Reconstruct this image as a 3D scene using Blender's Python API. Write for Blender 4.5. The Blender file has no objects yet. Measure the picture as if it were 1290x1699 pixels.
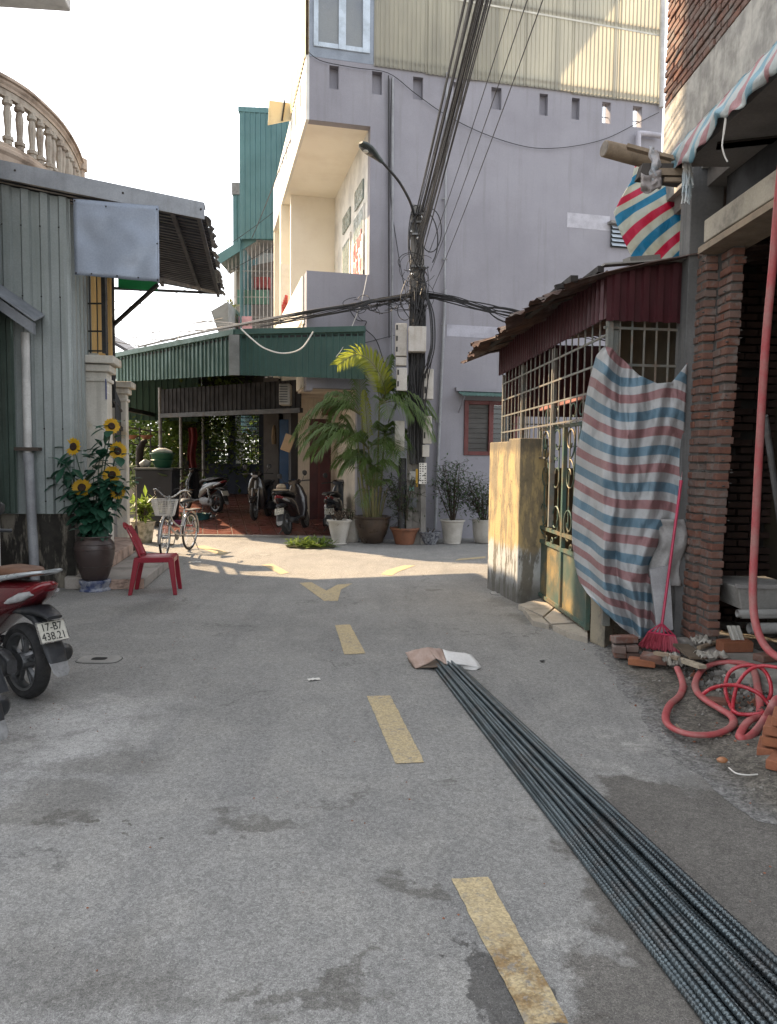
import bpy, bmesh, math, random
from math import sin, cos, pi, radians, atan, atan2, sqrt
from mathutils import Vector, Matrix, noise
random.seed(7)
SC = bpy.context.scene
COL = SC.collection
R = radians

# ------------------------------------------------------------------ camera
FOC, CX, CY = 1250.0, 645.0, 849.5          # focal length and centre of the 1290 px wide photograph
PITCH, ROLL, CAMH = atan(88 / 1250), R(.6), 1.6
c_f = Vector((0, cos(PITCH), -sin(PITCH)))
c_u0 = Vector((0, sin(PITCH), cos(PITCH)))
c_r0 = Vector((1, 0, 0))
c_r = c_r0 * cos(ROLL) + c_u0 * sin(ROLL)
c_u = c_u0 * cos(ROLL) - c_r0 * sin(ROLL)
EYE = Vector((0, 0, CAMH))
camd = bpy.data.cameras.new('camera')
cam = bpy.data.objects.new('camera', camd)
COL.objects.link(cam)
m3 = Matrix((c_r, c_u, -c_f)).transposed()
cam.matrix_world = Matrix.Translation(EYE) @ m3.to_4x4()
camd.sensor_fit = 'HORIZONTAL'
camd.sensor_width = 36
camd.lens = 36 * FOC / 1290
camd.clip_start = .05
camd.clip_end = 2000
SC.camera = cam

# ------------------------------------------------------------------ daylight
SUN_EL = R(40)
SUN_AZ = Vector((-.793, .609))              # towards the sun, seen from above
world = bpy.data.worlds.new('World')
SC.world = world
world.use_nodes = True
wt = world.node_tree
bgn = wt.nodes['Background']
sky = wt.nodes.new('ShaderNodeTexSky')
sky.sky_type = 'NISHITA'
sky.sun_disc = False
sky.sun_elevation = SUN_EL
sky.sun_rotation = atan2(SUN_AZ.x, SUN_AZ.y)
sky.air_density = 1.0
sky.dust_density = 2.0
sky.ozone_density = 1.5
hs = wt.nodes.new('ShaderNodeHueSaturation')      # hazy, milky air: the blue is washed out all round
hs.inputs['Saturation'].default_value = .30
wt.links.new(sky.outputs[0], hs.inputs['Color'])
gm = wt.nodes.new('ShaderNodeGamma')              # haze evens out the bright patch round the sun
gm.inputs['Gamma'].default_value = .65
wt.links.new(hs.outputs[0], gm.inputs['Color'])
wt.links.new(gm.outputs[0], bgn.inputs[0])
bgn.inputs[1].default_value = .15
sund = bpy.data.lights.new('sun', 'SUN')
sund.energy = 2.15
sund.angle = R(.6)
sund.color = (1, .74, .47)
sun = bpy.data.objects.new('sun', sund)
COL.objects.link(sun)
sdir = Vector((SUN_AZ.x * cos(SUN_EL), SUN_AZ.y * cos(SUN_EL), sin(SUN_EL)))
sun.rotation_euler = sdir.to_track_quat('Z', 'Y').to_euler()
sun.location = sdir * 60
SC.view_settings.view_transform = 'Standard'
SC.view_settings.look = 'None'
SC.view_settings.exposure = 2.58
SC.view_settings.gamma = 1
SC.cycles.use_denoising = True
SC.cycles.max_bounces = 6
SC.cycles.transparent_max_bounces = 12

# ------------------------------------------------------------------ measuring helpers
def ray(px, py):
    return c_f + c_r * ((px - CX) / FOC) - c_u * ((py - CY) / FOC)
def G(px, py, z=0.0):
    d = ray(px, py)
    return EYE + d * ((z - CAMH) / d.z)
def At(px, py, Y):
    d = ray(px, py)
    return EYE + d * (Y / d.y)
def On(px, py, p0, n):
    d = ray(px, py)
    return EYE + d * ((Vector(p0) - EYE).dot(n) / d.dot(n))
def V3(*a):
    return Vector(a)
ZUP = Vector((0, 0, 1))

class Frame:
    """upright local frame: u to the right along a wall, v into depth, z up"""
    def __init__(s, o, ang):
        s.o = Vector((o[0], o[1], 0)); s.ang = R(ang)
        s.U = Vector((cos(s.ang), sin(s.ang), 0)); s.V = Vector((-sin(s.ang), cos(s.ang), 0))
    def P(s, u, v, z):
        return s.o + s.U * u + s.V * v + ZUP * z
    def px(s, x, y, v=0):
        p = On(x, y, s.P(0, v, 0), s.V)
        q = p - s.o
        return q.dot(s.U), p.z
    def side(s, x, y, u=0):
        p = On(x, y, s.P(u, 0, 0), s.U)
        return (p - s.o).dot(s.V), p.z

# ------------------------------------------------------------------ materials
class NT:
    def __init__(s, name):
        s.m = bpy.data.materials.new(name); s.m.use_nodes = True
        s.t = s.m.node_tree; s.n = s.t.nodes; s.bsdf = s.n['Principled BSDF']
        s.pos = s.n.new('ShaderNodeNewGeometry').outputs['Position']
    def link(s, a, b): s.t.links.new(a, b)
    def setin(s, node, key, v):
        i = node.inputs[key]
        if hasattr(v, 'links'): s.link(v, i)
        elif isinstance(v, (tuple, list)) and len(v) == 3 and i.type == 'RGBA': i.default_value = (*v, 1)
        else: i.default_value = v
    def noise(s, scale, detail=4, rough=.55, vec=None, dist=0, out='Fac'):
        n = s.n.new('ShaderNodeTexNoise')
        n.inputs['Scale'].default_value = scale; n.inputs['Detail'].default_value = detail
        n.inputs['Roughness'].default_value = rough; n.inputs['Distortion'].default_value = dist
        s.link(vec or s.pos, n.inputs['Vector'])
        return n.outputs[out]
    def voro(s, scale, vec=None, out='Distance', feature='F1'):
        n = s.n.new('ShaderNodeTexVoronoi'); n.feature = feature
        n.inputs['Scale'].default_value = scale
        s.link(vec or s.pos, n.inputs['Vector'])
        return n.outputs[out]
    def scaled(s, sc, rot=(0, 0, 0), loc=(0, 0, 0), vec=None):
        n = s.n.new('ShaderNodeMapping'); n.inputs['Scale'].default_value = sc
        n.inputs['Rotation'].default_value = rot; n.inputs['Location'].default_value = loc
        s.link(vec or s.pos, n.inputs['Vector'])
        return n.outputs[0]
    def step(s, fac, lo, hi, a=0.0, b=1.0):
        n = s.n.new('ShaderNodeMapRange'); n.clamp = True; n.interpolation_type = 'SMOOTHSTEP'
        s.setin(n, 'Value', fac)
        n.inputs['From Min'].default_value = lo; n.inputs['From Max'].default_value = hi
        n.inputs['To Min'].default_value = a; n.inputs['To Max'].default_value = b
        return n.outputs[0]
    def math(s, op, a, b=0.0, clamp=False):
        n = s.n.new('ShaderNodeMath'); n.operation = op; n.use_clamp = clamp
        s.setin(n, 0, a); s.setin(n, 1, b)
        return n.outputs[0]
    def vmath(s, op, a, b):
        n = s.n.new('ShaderNodeVectorMath'); n.operation = op
        s.setin(n, 0, a); s.setin(n, 1, b)
        return n.outputs['Value' if op in ('LENGTH', 'DOT_PRODUCT') else 'Vector']
    def mix(s, fac, a, b, blend='MIX'):
        n = s.n.new('ShaderNodeMix'); n.data_type = 'RGBA'; n.blend_type = blend
        s.setin(n, 0, fac)
        for k, v in ((6, a), (7, b)):
            if hasattr(v, 'links'): s.link(v, n.inputs[k])
            else: n.inputs[k].default_value = (*v[:3], 1)
        return n.outputs[2]
    def sep(s, vec=None):
        n = s.n.new('ShaderNodeSeparateXYZ'); s.link(vec or s.pos, n.inputs[0]); return n.outputs
    def uv(s):
        return s.n.new('ShaderNodeTexCoord').outputs['UV']
    def rand(s):
        return s.n.new('ShaderNodeObjectInfo').outputs['Random']
    def bump(s, h, strength=.3, dist=.01):
        n = s.n.new('ShaderNodeBump'); n.inputs['Strength'].default_value = strength
        n.inputs['Distance'].default_value = dist
        s.link(h, n.inputs['Height']); s.link(n.outputs[0], s.bsdf.inputs['Normal'])
    def done(s, col, rough=.7, metal=0, spec=None):
        s.setin(s.bsdf, 'Base Color', col); s.setin(s.bsdf, 'Roughness', rough); s.setin(s.bsdf, 'Metallic', metal)
        if spec is not None: s.bsdf.inputs['Specular IOR Level'].default_value = spec
        return s.m

def mat(name, c, r=.65, m=0, c2=None, ns=3, bump=.15, bs=60, streak=0, sc=None, grime=0, gc=(.06, .055, .045), gs=1.5, rnd=0, rc=None, spec=None, em=None):
    """plain material broken up by noise: c2 blotches, streak = vertical runs, grime = dirt patches, rnd = piece to piece variation"""
    t = NT(name)
    c2 = c2 or tuple(x * .72 for x in c)
    col = t.mix(t.step(t.noise(ns, 6, .6), .35, .68), c, c2)
    if rnd:
        rv = t.rand()
        col = t.mix(t.math('MULTIPLY', rv, rnd), col, rc or tuple(x * .35 for x in c))
    if streak:
        s = t.noise(1, 5, .6, vec=t.scaled((9, 9, .55)))
        col = t.mix(t.step(s, .5, .72, 0, streak), col, sc or gc)
    if grime:
        g = t.noise(gs, 8, .65)
        col = t.mix(t.step(g, .5, .66, 0, grime), col, gc)
    fine = t.noise(bs, 3, .6)
    col = t.mix(.22, col, t.mix(fine, (.0, .0, .0), (1, 1, 1)), 'OVERLAY')
    if bump: t.bump(fine, bump, .004)
    rr = t.step(t.noise(ns * 2.3, 3), .3, .7, max(.05, r - .1), min(1, r + .1))
    return t.done(col, rr, m, spec)

def leafmat(name, c, c2, trans=.35, r=.45):
    t = NT(name)
    col = t.mix(t.noise(9, 3), c, c2)
    col = t.mix(t.math('MULTIPLY', t.rand(), .3), col, c2)
    t.done(col, r)
    tr = t.n.new('ShaderNodeBsdfTranslucent')
    t.link(t.mix(.5, col, tuple(min(1, x * 2.2) for x in c)), tr.inputs['Color'])
    mx = t.n.new('ShaderNodeMixShader'); mx.inputs[0].default_value = trans
    out = t.n['Material Output']
    t.link(t.bsdf.outputs[0], mx.inputs[1]); t.link(tr.outputs[0], mx.inputs[2]); t.link(mx.outputs[0], out.inputs[0])
    return t.m

# ------------------------------------------------------------------ mesh builder
ORIG = {}
class MB:
    def __init__(s):
        s.v = []; s.f = []; s.m = []; s.uvs = []
    def add(s, vs, fs, mi=0, uv=None):
        b = len(s.v)
        s.v += [Vector(p) for p in vs]
        s.uvs += list(uv) if uv else [(0, 0)] * len(vs)
        s.f += [tuple(b + i for i in f) for f in fs]; s.m += [mi] * len(fs)
        return s
    def box8(s, p, mi=0):
        return s.add(p, [(3, 2, 1, 0), (4, 5, 6, 7), (0, 1, 5, 4), (1, 2, 6, 5), (2, 3, 7, 6), (3, 0, 4, 7)], mi)
    def box(s, c, size, rot=None, mi=0):
        """axis box about its centre; rot = z angle in radians or a 3x3 matrix"""
        hx, hy, hz = size[0] / 2, size[1] / 2, size[2] / 2
        if rot is None: rm = Matrix.Identity(3)
        elif isinstance(rot, (int, float)): rm = Matrix.Rotation(rot, 3, 'Z')
        else: rm = rot
        c = Vector(c)
        return s.box8([c + rm @ Vector(q) for q in ((-hx, -hy, -hz), (hx, -hy, -hz), (hx, hy, -hz), (-hx, hy, -hz), (-hx, -hy, hz), (hx, -hy, hz), (hx, hy, hz), (-hx, hy, hz))], mi)
    def fbox(s, F, u0, u1, v0, v1, z0, z1, mi=0):
        return s.box8([F.P(u0, v0, z0), F.P(u1, v0, z0), F.P(u1, v1, z0), F.P(u0, v1, z0), F.P(u0, v0, z1), F.P(u1, v0, z1), F.P(u1, v1, z1), F.P(u0, v1, z1)], mi)
    def beam(s, a, b, w, h, up=ZUP, mi=0):
        a = Vector(a); b = Vector(b); d = (b - a).normalized()
        x = d.cross(up)
        if x.length < 1e-4: x = d.cross(Vector((1, 0, 0)))
        x.normalize(); y = x.cross(d)
        p = []
        for q in (a, b):
            for sx, sy in ((-1, -1), (1, -1), (1, 1), (-1, 1)):
                p.append(q + x * (sx * w / 2) + y * (sy * h / 2))
        return s.box8(p, mi)
    def tube(s, pts, r, n=8, cap=True, closed=False, mi=0, flat=1.0):
        pts = [Vector(p) for p in pts]; k = len(pts)
        rs = r if isinstance(r, (list, tuple)) else [r] * k
        prev = None; rings = []
        for i, p in enumerate(pts):
            if closed: d = pts[(i + 1) % k] - pts[i - 1]
            else: d = pts[min(i + 1, k - 1)] - pts[max(i - 1, 0)]
            if d.length < 1e-9: d = Vector((0, 0, 1))
            d.normalize()
            if prev is None:
                x = d.cross(ZUP)
                if x.length < .05: x = d.cross(Vector((1, 0, 0)))
            else:
                x = prev - d * prev.dot(d)
                if x.length < 1e-4: x = d.cross(ZUP)
            x.normalize(); prev = x; y = d.cross(x)
            rings.append([p + x * (rs[i] * cos(2 * pi * j / n)) + y * (rs[i] * flat * sin(2 * pi * j / n)) for j in range(n)])
        vs = [q for rg in rings for q in rg]; fs = []
        for i in range(k if closed else k - 1):
            a = i * n; b = ((i + 1) % k) * n
            fs += [(a + j, a + (j + 1) % n, b + (j + 1) % n, b + j) for j in range(n)]
        if cap and not closed:
            fs.append(tuple(range(n - 1, -1, -1))); fs.append(tuple((k - 1) * n + j for j in range(n)))
        return s.add(vs, fs, mi)
    def lathe(s, prof, c=(0, 0, 0), n=24, mtx=None, mi=0, wob=0):
        c = Vector(c); vs = []; k = len(prof)
        for r_, z in prof:
            for j in range(n):
                a = 2 * pi * j / n
                q = Vector((r_ * cos(a), r_ * sin(a), z))
                if wob: q.xy *= 1 + wob * noise.noise(q * 6)
                if mtx: q = mtx @ q
                vs.append(c + q)
        fs = []
        for i in range(k - 1):
            fs += [(i * n + j, i * n + (j + 1) % n, (i + 1) * n + (j + 1) % n, (i + 1) * n + j) for j in range(n)]
        if prof[0][0] > 1e-5: fs.append(tuple(range(n - 1, -1, -1)))
        if prof[-1][0] > 1e-5: fs.append(tuple((k - 1) * n + j for j in range(n)))
        return s.add(vs, fs, mi)
    def loft(s, secs, n=14, pw=2.6, fwd=Vector((1, 0, 0)), lat=Vector((0, 1, 0)), mi=0):
        """rings of superellipse sections (centre, half width, half height) with lat as the width axis"""
        vs = []; k = len(secs)
        for i, (c, w, h) in enumerate(secs):
            c = Vector(c)
            a_ = Vector(secs[max(i - 1, 0)][0]); b_ = Vector(secs[min(i + 1, k - 1)][0])
            d = (b_ - a_).normalized(); up = d.cross(lat)
            if up.length < 1e-4: up = ZUP
            up.normalize()
            for j in range(n):
                t = 2 * pi * j / n
                cx = abs(cos(t)) ** (2 / pw) * (1 if cos(t) >= 0 else -1); sy = abs(sin(t)) ** (2 / pw) * (1 if sin(t) >= 0 else -1)
                vs.append(c + lat * (w * cx) + up * (h * sy))
        fs = []
        for i in range(k - 1):
            fs += [(i * n + j, i * n + (j + 1) % n, (i + 1) * n + (j + 1) % n, (i + 1) * n + j) for j in range(n)]
        fs.append(tuple(range(n - 1, -1, -1))); fs.append(tuple((k - 1) * n + j for j in range(n)))
        return s.add(vs, fs, mi)
    def prism(s, poly, o, ax, ay, az, h, mi=0):
        """polygon in the ax/ay plane at o, extruded h along az"""
        o = Vector(o); n = len(poly)
        lo = [o + ax * p[0] + ay * p[1] for p in poly]; hi = [q + az * h for q in lo]
        return s.add(lo + hi, [tuple(range(n - 1, -1, -1)), tuple(range(n, 2 * n))] + [(i, (i + 1) % n, n + (i + 1) % n, n + i) for i in range(n)], mi)
    def grid(s, fn, nu, nv, mi=0, uvf=None):
        vs = []; uv = []
        for j in range(nv + 1):
            for i in range(nu + 1):
                a, b = i / nu, j / nv
                vs.append(fn(a, b)); uv.append(uvf(a, b) if uvf else (a, b))
        fs = [(j * (nu + 1) + i, j * (nu + 1) + i + 1, (j + 1) * (nu + 1) + i + 1, (j + 1) * (nu + 1) + i) for j in range(nv) for i in range(nu)]
        return s.add(vs, fs, mi, uv)
    def corr(s, fn, w, pitch, amp, N, nv=1, kind='trap', mi=0):
        """corrugated sheet: fn(a, b) with a across the waves (length w), b along them; N = outward normal"""
        N = Vector(N); k = max(1, round(w / pitch)); prof = []
        for i in range(k):
            if kind == 'trap': q = ((0, 0), (.34, 0), (.45, 1), (.82, 1), (.93, 0))
            elif kind == 'rib': q = ((0, 0), (.7, 0), (.76, 1), (.9, 1), (.96, 0))
            else: q = tuple((x / 6, .5 - .5 * cos(2 * pi * x / 6)) for x in range(6))
            prof += [((i + x) / k, h) for x, h in q]
        prof.append((1, prof[0][1])); nu = len(prof)
        vs = []
        for j in range(nv + 1):
            for a, h in prof: vs.append(fn(a, j / nv) + N * (h * amp))
        fs = [(j * nu + i, j * nu + i + 1, (j + 1) * nu + i + 1, (j + 1) * nu + i) for j in range(nv) for i in range(nu - 1)]
        return s.add(vs, fs, mi)
    def wall(s, F, v, u0, u1, z0, z1, holes, th, mi=0):
        """upright wall in frame F at depth v..v+th with rectangular holes (ua, ub, za, zb)"""
        us = sorted({u0, u1, *[min(max(h[i], u0), u1) for h in holes for i in (0, 1)]}); zs = sorted({z0, z1, *[min(max(h[i], z0), z1) for h in holes for i in (2, 3)]})
        def solid(i, j):
            if i < 0 or j < 0 or i >= len(us) - 1 or j >= len(zs) - 1: return False
            cu, cz = (us[i] + us[i + 1]) / 2, (zs[j] + zs[j + 1]) / 2
            return not any(h[0] < cu < h[1] and h[2] < cz < h[3] for h in holes)
        for i in range(len(us) - 1):
            for j in range(len(zs) - 1):
                if not solid(i, j): continue
                a, b, c, d = us[i], us[i + 1], zs[j], zs[j + 1]
                q = [F.P(a, v, c), F.P(b, v, c), F.P(b, v, d), F.P(a, v, d), F.P(a, v + th, c), F.P(b, v + th, c), F.P(b, v + th, d), F.P(a, v + th, d)]
                fs = [(0, 1, 2, 3), (7, 6, 5, 4)]
                if not solid(i - 1, j): fs.append((4, 0, 3, 7))
                if not solid(i + 1, j): fs.append((1, 5, 6, 2))
                if not solid(i, j - 1): fs.append((4, 5, 1, 0))
                if not solid(i, j + 1): fs.append((3, 2, 6, 7))
                s.add(q, fs, mi)
        return s
    def build(s, name, m, parent=None, smooth=None, bevel=0, loc=None, weld=False, solid=0):
        o0 = ORIG.get(parent.name, Vector()) if parent else (Vector(loc) if loc is not None else Vector())
        me = bpy.data.meshes.new(name)
        me.from_pydata([p - o0 for p in s.v], [], s.f)
        for k in (m if isinstance(m, (list, tuple)) else [m]): me.materials.append(k)
        me.polygons.foreach_set('material_index', s.m)
        if any(u != (0, 0) for u in s.uvs):
            l = me.uv_layers.new(name='UVMap')
            for lp in me.loops: l.data[lp.index].uv = s.uvs[lp.vertex_index]
        if weld:
            bm = bmesh.new(); bm.from_mesh(me); bmesh.ops.remove_doubles(bm, verts=bm.verts, dist=weld if weld is not True else 1e-5)
            bmesh.ops.recalc_face_normals(bm, faces=bm.faces); bm.to_mesh(me); bm.free()
        if smooth:
            me.polygons.foreach_set('use_smooth', [True] * len(me.polygons))
            me.set_sharp_from_angle(angle=R(smooth if smooth is not True else 40))
        me.update()
        o = bpy.data.objects.new(name, me); COL.objects.link(o)
        if parent: o.parent = parent
        elif loc is not None: o.location = loc
        ORIG[o.name] = o0.copy()
        if bevel:
            b = o.modifiers.new('bevel', 'BEVEL'); b.width = bevel; b.segments = 2; b.limit_method = 'ANGLE'; b.angle_limit = R(40)
        if solid:
            b = o.modifiers.new('thickness', 'SOLIDIFY'); b.thickness = solid; b.offset = 0
        return o

def thing(name, label, cat, loc=(0, 0, 0), group=None):
    o = bpy.data.objects.new(name, None); COL.objects.link(o); o.location = loc; o.empty_display_size = .2
    ORIG[o.name] = Vector(loc)
    return tag(o, label, cat, group)
def tag(o, label=None, cat=None, group=None, kind=None):
    if label: o['label'] = label
    if cat: o['category'] = cat
    if group: o['group'] = group
    if kind: o['kind'] = kind
    return o
def kids(o): return [c for c in COL.objects if c.parent == o]
def copy_tree(o, parent=None):
    c = o.copy(); COL.objects.link(c); c.parent = parent
    for k in kids(o): copy_tree(k, c)
    return c
def share(o, parent, mtx=None, name=None):
    """another piece that shares o's mesh"""
    c = bpy.data.objects.new(name or o.name.split('.')[0], o.data if hasattr(o, 'data') else o); COL.objects.link(c)
    c.parent = parent
    if mtx is not None: c.matrix_local = mtx
    return c
def text(name, body, size, mtx, m, parent, extr=.001, ax='CENTER'):
    cu = bpy.data.curves.new(name, 'FONT'); cu.body = body; cu.size = size; cu.extrude = extr
    cu.align_x = ax; cu.align_y = 'CENTER'; cu.materials.append(m)
    tmp = bpy.data.objects.new('tmp', cu); COL.objects.link(tmp)
    me = bpy.data.meshes.new_from_object(tmp.evaluated_get(bpy.context.evaluated_depsgraph_get()))
    bpy.data.objects.remove(tmp); bpy.data.curves.remove(cu)
    if not me.materials: me.materials.append(m)
    o = bpy.data.objects.new(name, me); COL.objects.link(o); o.parent = parent; o.matrix_local = mtx
    return o
def sag(a, b, s, n=14):
    a = Vector(a); b = Vector(b)
    return [a.lerp(b, i / n) - ZUP * (s * 4 * (i / n) * (1 - i / n)) for i in range(n + 1)]
def spline(pts, n=8, closed=False):
    pts = [Vector(p) for p in pts]; k = len(pts); out = []
    for i in range(k if closed else k - 1):
        if closed: p0, p1, p2, p3 = pts[i - 1], pts[i], pts[(i + 1) % k], pts[(i + 2) % k]
        else: p0, p1, p2, p3 = pts[max(i - 1, 0)], pts[i], pts[i + 1], pts[min(i + 2, k - 1)]
        for j in range(n):
            t = j / n
            out.append(.5 * ((2 * p1) + (p2 - p0) * t + (2 * p0 - 5 * p1 + 4 * p2 - p3) * t * t + (3 * p1 - p0 - 3 * p2 + p3) * t ** 3))
    if not closed: out.append(pts[-1])
    return out
def rot(ax, deg): return Matrix.Rotation(R(deg), 3, ax)
def leafmesh(mb, p, d, up, L, W, fold=.15, droop=0.0, seg=2, mi=0):
    """one pointed leaf from p along d"""
    d = Vector(d).normalized(); x = d.cross(up)
    if x.length < 1e-3: x = d.cross(Vector((1, .3, 0)))
    x.normalize(); nn = x.cross(d)
    vs = [p]; fs = []
    for i in range(1, seg + 1):
        t = i / (seg + 1); w = W * sin(pi * t) ** .8
        c = p + d * (L * t) - ZUP * (droop * t * t * L)
        vs += [c - x * (w / 2) + nn * (fold * w), c, c + x * (w / 2) + nn * (fold * w)]
    vs.append(p + d * L - ZUP * (droop * L)); e = len(vs) - 1
    fs += [(0, 2, 1), (0, 3, 2)]
    for i in range(seg - 1):
        a = 1 + 3 * i
        fs += [(a, a + 1, a + 4, a + 3), (a + 1, a + 2, a + 5, a + 4)]
    a = 1 + 3 * (seg - 1)
    fs += [(a, a + 1, e), (a + 1, a + 2, e)]
    mb.add(vs, fs, mi)
def rvec():
    while True:
        q = Vector((random.uniform(-1, 1), random.uniform(-1, 1), random.uniform(-1, 1)))
        if .05 < q.length < 1: return q

# ================================================================== shared materials
M_purple = mat('lilac render', (.285, .28, .312), .85, c2=(.245, .24, .27), ns=.8, streak=.4, sc=(.2, .195, .207), grime=.25, gs=.9, gc=(.22, .215, .23), bump=.1, bs=90)
M_cream = mat('cream render', (.80, .76, .66), .85, c2=(.73, .68, .58), ns=1.2, bump=.08, bs=80)
M_white = mat('white paint', (.72, .71, .67), .7, c2=(.6, .58, .53), ns=2, bump=.06)
M_pvc = mat('grey plastic pipe', (.30, .31, .33), .5, ns=4, bump=.02)
M_pvcw = mat('white plastic pipe', (.55, .55, .54), .5, ns=4, bump=.02, streak=.3)
M_steel = mat('dull grey steel', (.22, .22, .22), .5, .6, ns=8, bump=.05, grime=.4, gc=(.12, .07, .04), gs=6)
M_black = mat('black cable sheath', (.018, .018, .02), .55, ns=20, bump=0)
M_dkmetal = mat('dark painted iron', (.035, .037, .04), .55, .3, ns=6, grime=.3, gc=(.09, .05, .03), gs=5)
M_conc = mat('bare concrete', (.27, .26, .245), .92, c2=(.19, .185, .175), ns=2.2, bump=.5, bs=45, streak=.35, sc=(.12, .115, .11), grime=.5, gs=2.4, gc=(.11, .105, .10))
M_wood = mat('weathered timber', (.30, .23, .16), .85, c2=(.2, .155, .11), ns=6, bump=.3, bs=70)
M_glass = NT('dark window glass'); M_glass = M_glass.done((.03, .035, .04), .08, 0, .6)
M_chrome = mat('scuffed chrome', (.55, .55, .54), .25, .9, ns=9, bump=.02)
M_rubber = mat('tyre rubber', (.022, .022, .023), .8, ns=12, bump=.2, bs=120, grime=.4, gc=(.07, .065, .06), gs=5)
M_soil = mat('potting soil', (.06, .045, .032), .95, ns=14, bump=.8, bs=90)

# ================================================================== the ground
def ground_material():
    t = NT('worn asphalt road')
    warp = t.noise(1.7, 5, .65, out='Color')
    wv = t.vmath('SCALE', t.vmath('SUBTRACT', warp, (.5, .5, .5)), (0, 0, 0)); wv.node.inputs['Scale'].default_value = .9
    p = t.vmath('ADD', t.pos, wv)
    warp2 = t.noise(9, 4, .6, out='Color')
    wv2 = t.vmath('SCALE', t.vmath('SUBTRACT', warp2, (.5, .5, .5)), (0, 0, 0)); wv2.node.inputs['Scale'].default_value = .16
    p = t.vmath('ADD', p, wv2)
    def blob(px, py, rx, ry, ang=0, lo=.55, hi=1.15):
        c = G(px, py)
        q = t.scaled((1 / rx, 1 / ry, 0), vec=None)
        n = q.node
        n.vector_type = 'TEXTURE'
        n.inputs['Location'].default_value = (c.x, c.y, 0); n.inputs['Rotation'].default_value = (0, 0, R(ang)); n.inputs['Scale'].default_value = (rx, ry, 1e6)
        t.link(p, n.inputs['Vector'])
        return t.step(t.vmath('LENGTH', q, (0, 0, 0)), lo, hi, 1, 0)
    base = t.mix(t.step(t.noise(.55, 6, .6), .35, .65), (.252, .248, .236), (.205, .202, .193))
    base = t.mix(t.step(t.noise(2.6, 6, .65), .42, .7, 0, .55), base, (.29, .282, .262))
    trk = t.noise(1, 5, .65, vec=t.scaled((3.5, .35, 1), rot=(0, 0, R(-9.8))))
    base = t.mix(t.step(trk, .45, .7, 0, .45), base, (.165, .164, .162))
    spots = t.math('MULTIPLY', t.step(t.noise(11, 6, .8), .6, .7), t.step(t.noise(1.1, 3), .4, .65))
    base = t.mix(t.math('MULTIPLY', spots, .5), base, (.12, .117, .11))
    crk = t.math('MULTIPLY', t.step(t.voro(.55, vec=p, feature='DISTANCE_TO_EDGE'), .0, .012, 1, 0), t.step(t.noise(.8, 3), .52, .62))
    base = t.mix(t.math('MULTIPLY', crk, .6), base, (.09, .088, .084))
    fine = t.noise(330, 2, .7)
    mid = t.noise(160, 3, .75)
    # pale left edge, cement dust and dry slurry
    dust = blob(35, 1235, 1.05, .75, 60, .35, 1.1)
    dust = t.math('MULTIPLY', dust, t.step(t.noise(3.2, 6, .7), .3, .55))
    base = t.mix(t.math('MULTIPLY', dust, .75), base, (.46, .455, .44))
    for a in ((60, 1170, .9, .18, 20), (1130, 1330, .22, .7, 25), (1040, 1225, .5, .22, 10), (1260, 1395, .3, .5, 30), (1150, 1420, .2, .35, 20), (960, 1600, .25, .22, 0)):
        d = t.math('MULTIPLY', blob(*a, .3, 1.1), t.step(t.noise(4.1, 6, .7), .4, .62))
        base = t.mix(t.math('MULTIPLY', d, .6), base, (.40, .388, .362))
    # old oil and damp marks
    for px, py, rx, ry, an, s in ((435, 1370, .2, .075, -12, .65), (700, 1473, .085, .06, 0, .65), (75, 1340, .36, .24, 10, .4), (95, 1362, .13, .06, 0, .6), (140, 1590, .42, .2, -10, .3), (235, 1640, .22, .1, 20, .3),
                                  (520, 1668, .26, .04, 4, .65), (600, 1640, .12, .035, 35, .6), (390, 1632, .09, .025, 0, .6), (560, 1318, .24, .03, 32, .45), (150, 1275, .5, .14, 8, .35), (180, 1376, .035, .02, 0, .9), (110, 1372, .04, .02, 0, .9), (245, 1386, .02, .014, 0, .9),
                                  (745, 1310, .05, .02, 0, .5), (910, 1030, .5, .3, -25, .55), (860, 1000, .35, .3, 0, .45), (250, 1010, .5, .5, 0, .3), (725, 980, .1, .14, 0, .5), (1010, 1685, .04, .03, 0, .8)):
        base = t.mix(t.math('MULTIPLY', blob(px, py, rx, ry, an), s), base, (.10, .094, .083))
    # spilled water beside the near dash, wet soil beside the bars
    wet = blob(806, 1662, .10, .19, 8, .85, 1.0)
    wet = t.math('MAXIMUM', wet, t.math('MULTIPLY', blob(762, 1596, .035, .12, 8, .6, 1.1), t.step(t.noise(30, 2), .4, .55)))
    base = t.mix(t.math('MULTIPLY', wet, .85), base, (.065, .063, .06))
    damp = blob(1205, 1500, .52, .95, 5, .86, 1.02)
    damp = t.math('MAXIMUM', damp, blob(1080, 1320, .30, .28, 0, .8, 1.05))
    damp = t.math('MAXIMUM', damp, blob(1110, 1680, .34, .35, 0, .8, 1.05))
    damp = t.math('MAXIMUM', damp, blob(1420, 1560, .6, 1.4, 0, .8, 1.05))
    base = t.mix(t.math('MULTIPLY', damp, .82), base, t.mix(mid, (.08, .073, .064), (.125, .115, .102)))
    # aggregate
    cell = t.sep(t.voro(135, out='Color'))[0]
    cell2 = t.sep(t.voro(60, out='Color'))[1]
    col = t.mix(.36, base, t.mix(t.step(mid, .3, .7), (.15, .15, .15), (.85, .85, .85)), 'OVERLAY')
    col = t.mix(.26, col, t.mix(cell, (.12, .12, .12), (.88, .88, .88)), 'OVERLAY')
    col = t.mix(.2, col, t.mix(cell2, (.15, .15, .15), (.85, .85, .85)), 'OVERLAY')
    col = t.mix(.45, col, t.mix(t.step(fine, .3, .7), (.1, .1, .1), (.9, .9, .9)), 'OVERLAY')
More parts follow.
